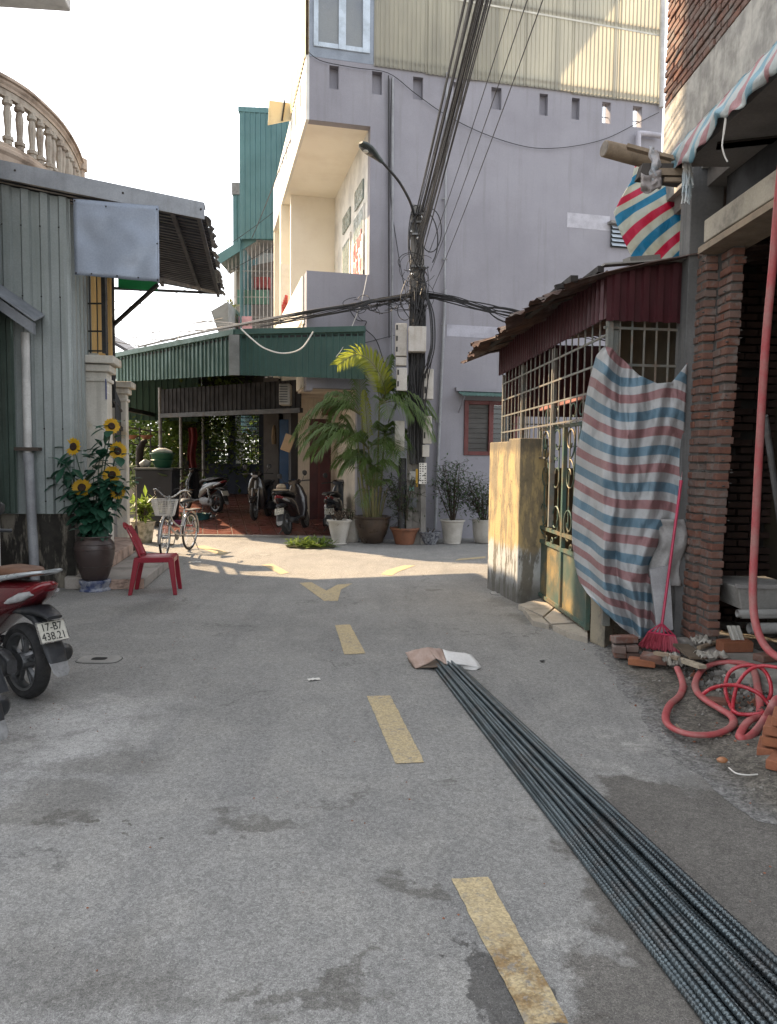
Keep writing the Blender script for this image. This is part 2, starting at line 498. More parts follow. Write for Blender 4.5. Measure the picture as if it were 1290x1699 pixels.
    chips = t.math('MULTIPLY', t.step(t.voro(75), .10, .16, 1, 0), t.step(t.noise(60, 1), .5, .58))
    col = t.mix(t.math('MULTIPLY', chips, .5), col, (.42, .41, .4))
    pits = t.math('MULTIPLY', t.step(t.voro(14), .03, .07, 1, 0), t.step(t.noise(7, 1), .52, .6))
    col = t.mix(t.math('MULTIPLY', pits, .7), col, (.05, .05, .05))
    h = t.math('ADD', t.math('MULTIPLY', mid, .8), t.math('MULTIPLY', fine, .6))
    t.bump(h, .45, .004)
    return t.done(col, t.mix(wet, (.88,) * 3, (.35,) * 3), 0, .35)
M_road = ground_material()
g = MB()
N = 90
for ix in range(2):
    pass
g.add([(-300, -300, 0), (300, -300, 0), (300, 300, 0), (-300, 300, 0)], [(0, 1, 2, 3)])
ground = tag(g.build('ground', M_road), kind='structure')

def paint_material():
    t = NT('worn yellow road paint')
    col = t.mix(t.noise(5, 5), (.47, .375, .21), (.40, .325, .20))
    fine = t.noise(150, 3, .7)
    c = G(850, 1660)
    q = t.vmath('LENGTH', t.vmath('SUBTRACT', t.pos, tuple(c)), (0, 0, 0))
    st = t.math('MULTIPLY', t.step(q, .15, .42, 1, 0), t.step(t.noise(9, 5, .7), .38, .6))
    col = t.mix(t.math('MULTIPLY', st, .8), col, (.17, .095, .03))
    worn = t.math('MULTIPLY', t.step(t.noise(26, 6, .8), .50, .62), t.step(t.noise(2.5, 3), .32, .62))
    col = t.mix(t.math('MULTIPLY', worn, .85), col, (.21, .205, .19))
    col = t.mix(.3, col, t.mix(t.sep(t.voro(135, out='Color'))[0], (.1, .1, .1), (.9, .9, .9)), 'OVERLAY')
    col = t.mix(.35, col, t.mix(fine, (.1, .1, .1), (.9, .9, .9)), 'OVERLAY')
    t.bump(fine, .3, .003)
    return t.done(col, .8)
M_paint = paint_material()
def marking(pts, name='road_marking'):
    b = MB(); q = [G(*p, .004) for p in pts]
    # subdivide the outline so that the edge can be ragged
    out = []
    for i in range(len(q)):
        a, c = q[i], q[(i + 1) % len(q)]; k = max(2, int((c - a).length / .03))
        for j in range(k):
            w = a.lerp(c, j / k); w += Vector((noise.noise(w * 23), noise.noise(w * 23 + V3(5, 5, 5)), 0)) * .006
            out.append(w)
    b.add(out, [tuple(range(len(out)))])
    o = b.build(name, M_paint, ground); return o
for d in (((556, 1037), (581, 1036), (607, 1084), (572, 1086)), ((609, 1155), (648, 1154), (705, 1265), (657, 1267)), ((749, 1458), (810, 1455), (945, 1699), (873, 1699)),
          ((497, 967), (517, 966), (542, 980), (560, 970), (585, 968), (566, 978), (561, 997), (538, 997)), ((435, 937), (452, 935), (480, 950), (466, 953)), ((632, 953), (642, 946), (670, 938), (690, 938), (662, 948), (650, 955)),
          ((322, 906), (340, 905), (382, 917), (366, 921)), ((755, 930), (762, 927), (806, 923), (806, 926))):
    marking(d)

# raised dirt along the building site: a low mound of sand and soil
def dirt():
    t = NT('sandy building soil')
    n = t.noise(5, 7, .7); f = t.noise(120, 3, .7)
    col = t.mix(t.step(n, .35, .65), (.10, .09, .075), (.155, .141, .12))
    e_ = t.sep(t.uv())[1]
    ef = t.step(t.math('ADD', e_, t.math('MULTIPLY', t.noise(4, 6, .7), .22)), .10, .24)
    col = t.mix(ef, (.20, .197, .19), col)
    col = t.mix(.5, col, t.mix(t.step(t.noise(28, 5, .75), .35, .65), (.12, .12, .12), (.85, .85, .85)), 'OVERLAY')
    col = t.mix(.4, col, t.mix(t.sep(t.voro(90, out='Color'))[0], (.1, .1, .1), (.9, .9, .9)), 'OVERLAY')
    col = t.mix(.4, col, t.mix(f, (0, 0, 0), (1, 1, 1)), 'OVERLAY')
    t.bump(t.math('ADD', f, n), .8, .012)
    M = t.done(col, .95)
    b = MB()
    edge = [G(*p) for p in ((962, 1030), (985, 1080), (1010, 1110), (1045, 1160), (1085, 1210), (1130, 1265), (1200, 1320), (1290, 1370))]
    edge = [V3(1.55, 7.6, 0)] + edge + [V3(2.4, 3.2, 0), V3(2.6, 1.2, 0)]
    pts = spline(edge, 7)
    L = len(pts) - 1
    def fn(a, c):
        i = min(int(a * L), L - 1); q = pts[i].lerp(pts[i + 1], a * L - i)
        x = q.x + c * (3.6 - q.x); p = V3(x, q.y + c * .0, 0)
        h = .004 + (1 - math.exp(-c * c * 9)) * .13 + noise.noise(p * 2.1) * .03 * min(1, c * 6) + noise.noise(p * 9) * .014 * min(1, c * 8) + abs(noise.noise(p * 23)) * .012 * min(1, c * 8)
        if c < .01: h = .002
        p.x += (noise.noise(p * 3) * .07 + noise.noise(p * 11) * .035) * (1 - c)
        p.z = h
        return p
    b.grid(fn, 130, 60)
    o = b.build('soil', M, smooth=80)
    return tag(o, 'damp sandy soil spread along the building site beside the road', 'soil', kind='stuff'), fn, pts
soil, soil_fn, soil_pts = dirt()
def soil_z(x, y):
    best = min(range(len(soil_pts)), key=lambda i: abs(soil_pts[i].y - y))
    a = best / (len(soil_pts) - 1); q = soil_pts[best]
    c = (x - q.x) / (3.6 - q.x)
    return soil_fn(a, max(0, min(1, c))).z if c > 0 else 0.0
# loose grit and small stones lying about
def grit():
    b = MB(); rnd = random.Random(3)
    for i in range(900):
        y = rnd.uniform(3.4, 7.2); x = rnd.uniform(1.6, 3.2)
        z = soil_z(x, y)
        if z < .003 and rnd.random() < .6: continue
        r = rnd.choice((.003, .004, .005, .007, .012))
        vs = [V3(x, y, z + r * .3) + Vector((q[0], q[1], q[2])) * r * rnd.uniform(.6, 1.2) for q in ((1, 0, 0), (0, 1, 0), (-1, 0, 0), (0, -1, 0), (0, 0, .8), (0, 0, -.6))]
        b.add(vs, [(0, 1, 4), (1, 2, 4), (2, 3, 4), (3, 0, 4), (1, 0, 5), (2, 1, 5), (3, 2, 5), (0, 3, 5)], rnd.randrange(3))
    for i in range(420):
        y = rnd.uniform(2.2, 9.0); x = rnd.uniform(-2.8, 1.9); r = rnd.choice((.003, .004, .006))
        vs = [V3(x, y, r * .3) + Vector(q) * r * rnd.uniform(.6, 1.3) for q in ((1, 0, 0), (0, 1, 0), (-1, 0, 0), (0, -1, 0), (0, 0, .8))]
        b.add(vs, [(0, 1, 4), (1, 2, 4), (2, 3, 4), (3, 0, 4)], rnd.randrange(3))
    o = b.build('gravel', [mat('grit grey', (.2, .19, .175), .9), mat('grit pale', (.28, .265, .24), .9), mat('grit brick', (.28, .12, .07), .9)])
    tag(o, 'grit and small stones scattered on road and soil', 'gravel', kind='stuff')
grit()
def rubble():
    b = MB(); rnd = random.Random(12)
    for i in range(2600):
        y = rnd.uniform(3.6, 6.5); x = 1.85 + (6.5 - y) * .14 + abs(rnd.gauss(0, .33)) + .12; z = soil_z(x, y)
        if rnd.random() < .35: x = rnd.gauss(2.42 - (y - 6) * .1, .10); z = soil_z(x, y)
        if z <= .001 or x > 2.75: continue
        r = rnd.choice((.004, .006, .006, .009, .012, .016, .024)); rm = Matrix.Rotation(rnd.uniform(0, 6), 3, Vector((rnd.random(), rnd.random(), rnd.random() + .1)).normalized())
        sx, sy, sz = rnd.uniform(.7, 1.6), rnd.uniform(.6, 1.1), rnd.uniform(.4, .8)
        c = V3(x, y, z + r * .3); b.box8([c + rm @ Vector((q[0] * sx * rnd.uniform(.6, 1), q[1] * sy * rnd.uniform(.6, 1), q[2] * sz)) * r for q in ((-1, -1, -1), (1, -1, -1), (1, 1, -1), (-1, 1, -1), (-1, -1, 1), (1, -1, 1), (1, 1, 1), (-1, 1, 1))], rnd.choice((0, 0, 0, 1, 1, 2, 3)))
    o = b.build('rubble', [mat('dark clod', (.075, .067, .056), .95), mat('grey chip', (.19, .182, .17), .95), mat('brick chip', (.22, .085, .05), .95), mat('pale chip', (.30, .285, .26), .95)])
    tag(o, 'crumbled soil and brick rubble along the foot of the building site', 'rubble', kind='stuff')
rubble()

# manhole slab by the parked scooter, drain slab by the pillar
def drain(px, py, rx, ry, name, label):
    c = G(px, py); o = thing(name, label, 'drain cover', c)
    n = 40; b = MB(); 
    def ell(r1, r2, z): return [c + V3(abs(cos(2 * pi * i / n)) ** .6 * (1 if cos(2 * pi * i / n) > 0 else -1) * r1, abs(sin(2 * pi * i / n)) ** .6 * (1 if sin(2 * pi * i / n) > 0 else -1) * r2, z) for i in range(n)]
    a1, a2, a3 = ell(rx, ry, .004), ell(rx * .95, ry * .93, .012), ell(rx * .36, ry * .42, .010)
    vs = a1 + a2 + a3
    fs = [(i, (i + 1) % n, n + (i + 1) % n, n + i) for i in range(n)] + [(n + i, n + (i + 1) % n, 2 * n + (i + 1) % n, 2 * n + i) for i in range(n)]
    b.add(vs, fs); b.build('collar', mat(name + ' cement', (.34, .33, .31), .9, bump=.4), o)
    h = MB(); a4 = ell(rx * .36, ry * .42, .0105); h.add(a4, [tuple(range(n))]); h.build('hole', mat(name + ' hole', (.01, .01, .01), .9), o)
    e = MB(); e.tube(ell(rx * 1.02, ry * 1.04, .001), .0045, 5, closed=True); e.build('joint', mat(name + ' joint', (.07, .07, .065), .95), o)
drain(165, 1095, .165, .105, 'drain_cover', 'pale cement drain collar with open hole beside the parked scooter')
drain(830, 985, .11, .10, 'drain_cover', 'small pale drain cover at the foot of the yellow pillar')

# litter on the road
for i, (px, py, s, rz, lab) in enumerate(((521, 1128, .05, .4, 'small white paper scrap on the road left of the yellow dashes'), (900, 1098, .03, .9, 'crumpled dark scrap on the road right of the cardboard'), (325, 933, .09, .2, 'pale rag scrap lying in the sun beside the bicycle'))):
    c = G(px, py, .003); b = MB()
    b.grid(lambda a, d: c + V3((a - .5) * s * 1.8, (d - .5) * s, .004 + .012 * abs(noise.noise(V3(a * 3 + i, d * 3, i)))), 6, 5)
    o = b.build('paper_scrap', (M_white if i != 1 else M_dkmetal), loc=c); o.rotation_euler.z = rz; tag(o, lab, 'litter')

# ================================================================== left side: corrugated shed
M_shed = mat('grey green sheet metal', (.27, .298, .30), .5, .25, c2=(.22, .25, .245), ns=1.3, bump=.03, streak=.35, sc=(.12, .145, .13))
M_shedtrim = mat('grey trim metal', (.30, .32, .35), .5, .3, ns=2, bump=.03, streak=.2)
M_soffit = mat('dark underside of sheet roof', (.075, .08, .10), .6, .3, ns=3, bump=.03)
M_base = (lambda t: (t.bump(t.noise(35, 4), .5, .01), t.done(t.mix(t.step(t.noise(1, 6, .7, vec=t.scaled((4.2, 4.2, .9))), .42, .53), t.mix(t.noise(4, 6, .7), (.30, .27, .22), (.13, .115, .09)), t.mix(t.noise(14, 3), (.012, .011, .01), (.05, .045, .038))), .95)))(NT('mouldy plinth render'))[1]
SF = Frame(G(128, 976), 9.8)                    # u = 0 at the shed's front right corner
shed = thing('corrugated_shed', 'grey green corrugated metal shed with sloping roof beside the sunflower vase', 'shed', SF.P(-1.5, 1, 0))
u_r, z_r = SF.px(338, 350)                      # lower front corner of the roof
_, z_c = SF.px(122, 304)
slope = (z_c - z_r) / u_r                       # rise per metre going left
def zroof(u): return z_r + (u_r - u) * slope
Z_PL = SF.px(60, 851)[1]
LSH = 4.75
b = MB(); b.fbox(SF, -4.6, -.02, .03, .25, 0, Z_PL); b.build('plinth', M_base, shed)
# wall sheets, each about a metre wide
w = 1.03
for i in range(5):
    u1 = -i * w; u0 = u1 - w
    if i == 0: u0 -= .0
    b = MB(); b.corr(lambda a, c: SF.P(u0 + (u1 - u0) * a, 0, Z_PL - .01 + i % 2 * .004 + (zroof(u0 + (u1 - u0) * a) - .17 - Z_PL) * c), w, .2, .035, -SF.V, 2)
    b.build('wall_sheet', M_shed, shed)
b = MB()
for i in range(14):
    for z in (Z_PL + .14, Z_PL + 1.0, 3.45, 4.25):
        p = SF.P(-.12 - i * .206, -.035, z); b.lathe([(0.011, 0), (.009, .006), (0, .008)], p, 6, mtx=rot('X', 90))
b.build('screw', M_dkmetal, shed); tag(kids(shed)[-1], kind='stuff')
# side wall along the lane, behind it the balcony of the next house
b = MB(); b.corr(lambda a, c: SF.P(-.02, .05 + 1.0 * a, Z_PL + (zroof(0) - .2 - Z_PL) * c), 1.0, .2, .03, SF.U, 1); b.build('side_sheet', M_shed, shed)
b = MB(); b.box8([SF.P(-.3, .03, 0), SF.P(-.021, .03, 0), SF.P(-.021, .7, 0), SF.P(-.3, .7, 0), SF.P(-.3, .03, Z_PL), SF.P(-.021, .03, Z_PL), SF.P(-.021, .7, Z_PL), SF.P(-.3, .7, Z_PL)]); b.build('side_plinth', M_base, shed)
# roof: corrugated sheets sloping down to the lane, waves across the slope
for k in range(5):
    v0, v1 = -.12 + k * (LSH / 5), -.12 + (k + 1) * (LSH / 5) + .03
    b = MB(); nrm = (SF.U * slope + ZUP).normalized()
    b.corr(lambda a, c: SF.P(-5.2 + (u_r + 5.2) * c, v0 + (v1 - v0) * a, zroof(-5.2 + (u_r + 5.2) * c) - .02 + k % 2 * .004), v1 - v0, .14, .028, nrm, 3)
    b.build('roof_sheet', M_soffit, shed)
b = MB(); b.box8([SF.P(-5.2, -.15, zroof(-5.2) - .17), SF.P(u_r + .02, -.15, z_r - .14), SF.P(u_r + .02, -.135, z_r - .14), SF.P(-5.2, -.135, zroof(-5.2) - .17), SF.P(-5.2, -.15, zroof(-5.2) + .04), SF.P(u_r + .02, -.15, z_r + .05), SF.P(u_r + .02, -.135, z_r + .05), SF.P(-5.2, -.135, zroof(-5.2) + .04)])
b.box8([SF.P(-5.2, -.15, zroof(-5.2) + .04), SF.P(u_r + .02, -.15, z_r + .05), SF.P(u_r + .02, .12, z_r + .05), SF.P(-5.2, .12, zroof(-5.2) + .05), SF.P(-5.2, -.15, zroof(-5.2) + .045), SF.P(u_r + .02, -.15, z_r + .055), SF.P(u_r + .02, .12, z_r + .055), SF.P(-5.2, .12, zroof(-5.2) + .055)])
b.build('verge_trim', M_shedtrim, shed)
b = MB()
for u in (-2.8, -1.9, -.55, .62, 1.5):
    b.lathe([(.014, 0), (.012, .006), (0, .01)], SF.P(u, -.152, zroof(u) - .03), 6, mtx=rot('X', 90))
b.build('verge_screw', M_dkmetal, shed)
# ragged edge strips at the eave
rg = random.Random(5)
for k in range(9):
    v = .25 + k * .5; L = rg.uniform(.34, .56); dz = rg.uniform(-.02, .06)
    b = MB()
    def fn(a, c):
        q = SF.P(u_r - .04 + c * (.11 + .06 * noise.noise(V3(k, a * 3, 1))), v + L * a, z_r - .02 + dz + .05 * c - .09 * c * c + .03 * noise.noise(V3(a * 4, k * 3.1, c * 3)))
        return q
    b.grid(fn, 6, 4); b.build('eave_strip', M_shedtrim, shed, solid=.006)
# purlins under the eave and brackets to the frame post
b = MB()
for u in (.5, 1.15, u_r - .06):
    b.beam(SF.P(u, 0, zroof(u) - .07), SF.P(u, LSH - .2, zroof(u) - .07), .05, .05)
b.build('purlin', M_soffit, shed)
pb = SF.P(.42, 3.0, 3.95)
# flat sheet screwed on under the verge
ua, za = SF.px(122, 330, -.16); ub, zb = SF.px(265, 468, -.16); _, za2 = SF.px(122, 456, -.16); _, zb2 = SF.px(264, 342, -.16)
b = MB(); b.grid(lambda a, c: SF.P(ua + (ub - ua) * a, -.17 + .022 * noise.noise(V3(a * 2.2, c * 2.2, 4)) + .012 * noise.noise(V3(a * 5, c * 5, 9)), (za2 + (zb - za2) * a) * (1 - c) + (za + (zb2 - za) * a) * c), 22, 18)
b.build('flat_sheet', mat('blue grey flat sheet', (.26, .30, .37), .42, .35, c2=(.23, .27, .34), ns=1.5, bump=.02), shed, smooth=60, solid=.004)
b = MB()
for a, c in ((.02, .02), (.98, .02), (.5, .03), (.02, .97), (.98, .95), (.98, .5), (.38, .93), (.75, .03), (.2, .03)):
    b.lathe([(.011, 0), (0, .008)], SF.P(ua + (ub - ua) * a, -.19, (za2 + (zb - za2) * a) * (1 - c) + (za + (zb2 - za) * a) * c), 6, mtx=rot('X', 90))
b.build('sheet_screw', M_dkmetal, shed)
# door canopy with gutter at the left edge
ug, zg = SF.px(57, 540, -.35); ug0, zg0 = SF.px(0, 500, -.35)
sl2 = (zg0 - zg) / (ug - ug0)
b = MB(); b.box8([SF.P(-4.5, -.42, zg + sl2 * (ug + 4.5) - .10), SF.P(ug, -.42, zg - .10), SF.P(ug, -.30, zg - .10), SF.P(-4.5, -.30, zg + sl2 * (ug + 4.5) - .10), SF.P(-4.5, -.42, zg + sl2 * (ug + 4.5) + .03), SF.P(ug, -.42, zg + .03), SF.P(ug, -.30, zg + .03), SF.P(-4.5, -.30, zg + sl2 * (ug + 4.5) + .03)])
b.box8([SF.P(-4.5, -.45, zg + sl2 * (ug + 4.5) + .032), SF.P(ug + .03, -.45, zg + .032), SF.P(ug + .03, -.04, zg + .16), SF.P(-4.5, -.04, zg + sl2 * (ug + 4.5) + .16), SF.P(-4.5, -.45, zg + sl2 * (ug + 4.5) + .05), SF.P(ug + .03, -.45, zg + .05), SF.P(ug + .03, -.04, zg + .178), SF.P(-4.5, -.04, zg + sl2 * (ug + 4.5) + .178)])
b.build('door_canopy', mat('grey canopy trim', (.2, .215, .24), .5, .3, ns=3), shed)
ud, _ = SF.px(28, 700)
b = MB(); b.corr(lambda a, c: SF.P(-4.4 + (ud + 4.4) * a, -.05, Z_PL + .0 + (zg + .4 - Z_PL) * c), 4.4 + ud, .13, .02, -SF.V, 1); b.build('roller_door', mat('dark green roller door', (.09, .13, .11), .5, .3, ns=2, streak=.4), shed)
# downpipe, white above and grey below
up, _ = SF.px(46, 700, -.1); zj = SF.px(47, 757, -.1)[1]
b = MB(); b.tube([SF.P(up, -.12, zj), SF.P(up, -.12, zg - .05)], .047, 14); b.build('downpipe', M_pvcw, shed, smooth=True)
b = MB(); b.tube([SF.P(up + .05, -.12, .01), SF.P(up + .005, -.12, zj + .02)], .056, 14); b.tube([SF.P(up + .004, -.12, zj - .06), SF.P(up, -.12, zj + .04)], .064, 14); b.build('drain_pipe', M_pvc, shed, smooth=True)
b = MB(); zq = SF.px(47, 745, -.1)[1]; b.fbox(SF, up - .13, up + .13, -.19, -.03, zq - .02, zq + .02); b.build('pipe_clamp', mat('rusty clamp', (.06, .045, .035), .8), shed)

# ================================================================== tall building out of frame on the left; the corner of its balcony shows
tall = thing('apartment_house', 'tall pale house whose white balcony corner shows in the upper left corner', 'building', (-7, 3, 0))
M_tall = mat('pale render', (.58, .56, .52), .85, c2=(.5, .48, .44), ns=1)
b = MB(); b.box((-8.0, 5.75, 6.0), (7.4, 5.1, 12)); b.build('wall', M_tall, tall)
q = At(118, 20, 5.7)
b = MB(); b.box8([V3(-5, 3.3, q.z), V3(q.x + .3, 3.3, q.z), V3(q.x, q.y, q.z), V3(-5, q.y - .25, q.z), V3(-5, 3.3, q.z + .16), V3(q.x + .3, 3.3, q.z + .16), V3(q.x, q.y, q.z + .16), V3(-5, q.y - .25, q.z + .16)]); b.build('balcony_slab', mat('white slab soffit', (.82, .80, .76), .8, ns=2, streak=.2), tall, bevel=.012)
b = MB(); b.box8([V3(-5, 3.28, q.z + .162), V3(q.x + .34, 3.28, q.z + .162), V3(q.x + .04, q.y + .04, q.z + .162), V3(-5, q.y - .21, q.z + .162), V3(-5, 3.28, q.z + 1), V3(q.x + .34, 3.28, q.z + 1), V3(q.x + .04, q.y + .04, q.z + 1), V3(-5, q.y - .21, q.z + 1)]); b.build('balcony_parapet', M_white, tall)

# ================================================================== house with the balustraded balcony behind the shed
M_stone = mat('weathered cast stone', (.42, .38, .32), .85, c2=(.33, .28, .23), ns=3, bump=.3, grime=.5, gc=(.16, .12, .09), gs=3)
M_stonebr = mat('brown stone trim', (.42, .34, .27), .8, c2=(.34, .26, .20), ns=3, bump=.2, grime=.5, gc=(.12, .10, .08), gs=3)
bal = thing('balustrade_house', 'house with curved stone balustrade balcony rising behind the grey shed', 'building', (-8, 12, 0))
b = MB(); b.box((-10.3, 12.0, 8.6), (5.4, 4.8, 17.2)); b.build('wall', mat('ochre house render', (.5, .42, .30), .85, ns=1), bal)
TZ = At(137, 265, 13.0).z
path = []
for px, py in ((-60, 90), (-20, 108), (0, 118), (30, 135), (60, 157), (100, 197), (125, 236), (137, 266)):
    d = ray(px, py); path.append(EYE + d * ((TZ - CAMH) / d.z))
path = spline(path, 6)
back = path[-1] + V3(-.9, .75, 0)
def sweep(prof, name, m, ext=True):
    """stone moulding swept along the balcony curve; prof = (outward, z) outline"""
    b = MB(); pts = path + ([path[-1] + V3(-.35, .3, 0), back] if ext else []); rings = []
    for i, p in enumerate(pts):
        d = (pts[min(i + 1, len(pts) - 1)] - pts[max(i - 1, 0)]); d.z = 0; d.normalize(); nn = Vector((d.y, -d.x, 0))
        rings.append([p + nn * o_ + ZUP * z_ for o_, z_ in prof])
    k = len(prof); vs = [q for r_ in rings for q in r_]
    fs = [(i * k + j, (i + 1) * k + j, (i + 1) * k + (j + 1) % k, i * k + (j + 1) % k) for i in range(len(rings) - 1) for j in range(k)]
    fs += [tuple(range(k)), tuple((len(rings) - 1) * k + j for j in range(k - 1, -1, -1))]
    b.add(vs, fs); return b.build(name, m, bal, smooth=30)
sweep([(-.12, 0), (.0, 0), (.03, -.03), (.03, -.06), (0, -.07), (0, -.10), (-.02, -.13), (-.02, -.17), (-.12, -.17)], 'handrail', M_stonebr)
sweep([(-.12, -.171), (-.035, -.171), (-.035, -.26), (-.12, -.26)], 'rail_underside', M_stone)
sweep([(-.12, -.86), (-.03, -.86), (.0, -.89), (.0, -.92), (.03, -.95), (.03, -.99), (.0, -1.03), (0, -1.35), (-.12, -1.35)], 'plinth_rail', M_stonebr)
# balusters: square blocks with pinched necks
bp = [(.055, -.30), (.055, -.25), (.075, -.24), (.075, -.20), (.045, -.18), (.04, -.12), (.05, 0), (.058, .10), (.045, .17), (.04, .20), (.07, .22), (.07, .26), (.055, .27), (.055, .31)]
first = None; acc = 0; last = path[0]; step_ = .21; cnt = 0
for p in path[1:]:
    acc += (p - last).length; last = p
    if acc >= step_ * (cnt + 1):
        cnt += 1; c = p + V3(-.07, 0, -.56)
        if first is None:
            b = MB(); b.lathe(bp, (0, 0, 0), 8); first = b.build('baluster', M_stone, None, smooth=30); first.parent = bal; first.location = c - Vector(bal.location)
        else: share(first, bal, Matrix.Translation(c - Vector(bal.location)))
b = MB(); b.lathe([(.10, -1.3), (.10, -.98), (.13, -.95), (.13, -.88), (.09, -.86), (.09, -.17), (.13, -.15), (.13, .02), (.10, .04)], path[-1] + V3(-.06, .02, 0), 8); b.build('newel', M_stonebr, bal)
b = MB(); pp = [p + V3(-.1, 0, -1.0) for p in path] + [back + V3(0, 0, -1.0), V3(-8, 14.3, TZ - 1.0), V3(-8, 8.6, TZ - 1.0)]; n = len(pp)
b.add(pp + [q + V3(0, 0, -.3) for q in pp], [tuple(range(n)), tuple(range(2 * n - 1, n - 1, -1))] + [(i, n + i, n + (i + 1) % n, (i + 1) % n) for i in range(n)]); b.build('balcony_floor', M_stonebr, bal)

# ================================================================== next house: gate pillars, steps and barred balcony
M_pil = mat('peeling white pillar paint', (.56, .54, .49), .85, c2=(.47, .45, .40), ns=2.5, grime=.75, gc=(.40, .32, .20), gs=2.2, bump=.2, streak=.3, sc=(.15, .14, .12))
nb = thing('gate_house', 'house front with white gate pillars and barred balcony behind the sunflowers', 'building', SF.P(.3, 1, 0))
def pillar(pxl, pxr, py_cap, Y, name):
    a = At(pxl, py_cap, Y); c = At(pxr, py_cap, Y); w = (c - a).length; zc = a.z; cx = (a.x + c.x) / 2; cy = Y + w / 2
    b = MB(); b.box((cx, cy, (zc - .2) / 2), (w, w, zc - .2), SF.ang); o = b.build(name, M_pil, nb, bevel=.01)
    b = MB(); b.box((cx, cy, zc - .155), (w + .1, w + .1, .09), SF.ang); b.box((cx, cy, zc - .05), (w + .22, w + .22, .10), SF.ang); b.box((cx, cy, zc - .3), (w + .05, w + .05, .05), SF.ang)
    b.build('pillar_cap', M_pil, o, bevel=.012)
    return o, cx, cy, w, zc
P1, p1x, p1y, p1w, p1z = pillar(129, 172, 590, 9.75, 'gate_pillar')
P2, p2x, p2y, p2w, p2z = pillar(182, 206, 633, 12.7, 'gate_pillar')
# blue number plate on the first pillar
b = MB(); qn = V3(p1x + cos(SF.ang) * (p1w / 2 + .008), p1y + .02 - .09, p1z - .42); b.box(qn, (.012, .2, .26), SF.ang); pl = b.build('number_plate', mat('blue enamel', (.03, .05, .18), .4), P1)
mt = Matrix.Rotation(SF.ang, 4, 'Z') @ Matrix(((0, 0, 1), (1, 0, 0), (0, 1, 0))).to_4x4(); mt.translation = qn + V3(.009, 0, 0) - ORIG[nb.name]
text('plate_digits', '22', .16, mt, M_white, pl)
# low wall and grey iron door between the pillars, set back
b = MB(); b.beam(V3(p1x, p1y + .2, .9), V3(p2x - .05, p2y - .15, .9), .06, 1.4); b.build('gate_leaf', mat('grey painted iron door', (.21, .215, .23), .6, .2, ns=3, streak=.3), nb)
b = MB(); b.beam(V3(p1x + .12, p1y + .3, 2.05), V3(p2x + .08, p2y - .15, 2.05), .05, .06); b.beam(V3(p1x + .12, p1y + .3, 2.35), V3(p2x + .08, p2y - .15, 2.35), .03, .03)
for i in range(12):
    q = V3(p1x + .12, p1y + .35, 1.6).lerp(V3(p2x + .08, p2y - .2, 1.6), i / 11); b.tube([q, q + ZUP * .9], .009, 5)
b.build('gate_bars', M_dkmetal, nb)
# broom leaning in the doorway
bm_ = thing('hand_broom', 'dark short broom leaning in the doorway behind the vase', 'broom', V3(p1x + .32, p1y + .5, .3))
b = MB(); b.tube([V3(p1x + .33, p1y + .5, .62), V3(p1x + .30, p1y + .6, 1.2)], .012, 6); b.build('stick', M_wood, bm_)
b = MB(); b.loft([(V3(p1x + .33, p1y + .5, .3), .09, .03), (V3(p1x + .33, p1y + .5, .55), .05, .02), (V3(p1x + .33, p1y + .5, .64), .015, .015)], 8); b.build('bristles', mat('dark broom straw', (.05, .035, .025), .9), bm_)
# steps
M_step = mat('cement step', (.34, .31, .28), .9, c2=(.27, .25, .225), ns=2, bump=.4, grime=.4, gs=3)
M_stepedge = mat('pinkish step edge', (.42, .31, .25), .85, c2=(.30, .21, .17), ns=5, bump=.5, bs=30, grime=.4, gs=5)
s1a, s1b = G(176, 979), G(240, 977)
b = MB(); b.box8([V3(s1a.x - .5, s1a.y, 0), V3(s1b.x, s1b.y, 0), V3(s1b.x - .28, s1b.y + 2.3, 0), V3(s1a.x - .9, s1a.y + 2.3, 0), V3(s1a.x - .5, s1a.y, .15), V3(s1b.x, s1b.y, .13), V3(s1b.x - .28, s1b.y + 2.3, .13), V3(s1a.x - .9, s1a.y + 2.3, .15)]); st = b.build('doorstep', M_step, nb, bevel=.015)
b = MB(); b.grid(lambda a, c: V3(s1a.x - .1 + (s1b.x - s1a.x + .1) * a, s1a.y - .012 + (s1b.y - s1a.y) * a - .02 * abs(noise.noise(V3(a * 7, c * 4, 2))), .005 + c * .12), 26, 8); b.build('step_riser', M_stepedge, st)
s2 = G(176, 946, .15)
b = MB(); b.box8([V3(s2.x - .6, s2.y, .14), V3(s2.x + .02, s2.y, .14), V3(s2.x - .33, s2.y + 2.4, .14), V3(s2.x - .8, s2.y + 2.4, .14), V3(s2.x - .6, s2.y, .32), V3(s2.x + .02, s2.y, .31), V3(s2.x - .33, s2.y + 2.4, .31), V3(s2.x - .8, s2.y + 2.4, .32)]); b.build('doorstep', M_stepedge, nb, bevel=.02)
# barred balcony above: floor slab, bars, yellow lit blind, frame post with strut
bz0, bz1 = 2.92, 4.55
b = MB(); b.beam(V3(p1x - .15, p1y - .1, bz0 - .03), V3(p2x + .2, 11.1, bz0 + .01), .4, .08); b.build('balcony_slab', M_pil, nb)
b = MB()
A0 = V3(p1x + .16, p1y - .1, 0); B0 = At(187, 540, 11.0); B0.z = 0
for i in range(22):
    q = A0.lerp(B0, i / 21); b.tube([q + ZUP * bz0, q + ZUP * bz1], .009, 5)
for z in (3.1, 3.6, 4.1, 4.45): b.beam(A0 + ZUP * z, B0 + ZUP * z, .02, .02)
for i in range(8):
    a = A0.lerp(B0, i / 8); c = A0.lerp(B0, (i + 1) / 8); b.tube([a + ZUP * (4.2 - .15 * i), c + ZUP * (3.75 - .18 * i)], .01, 5)
Ac = V3(p1x - .22, p1y - .08, 0)
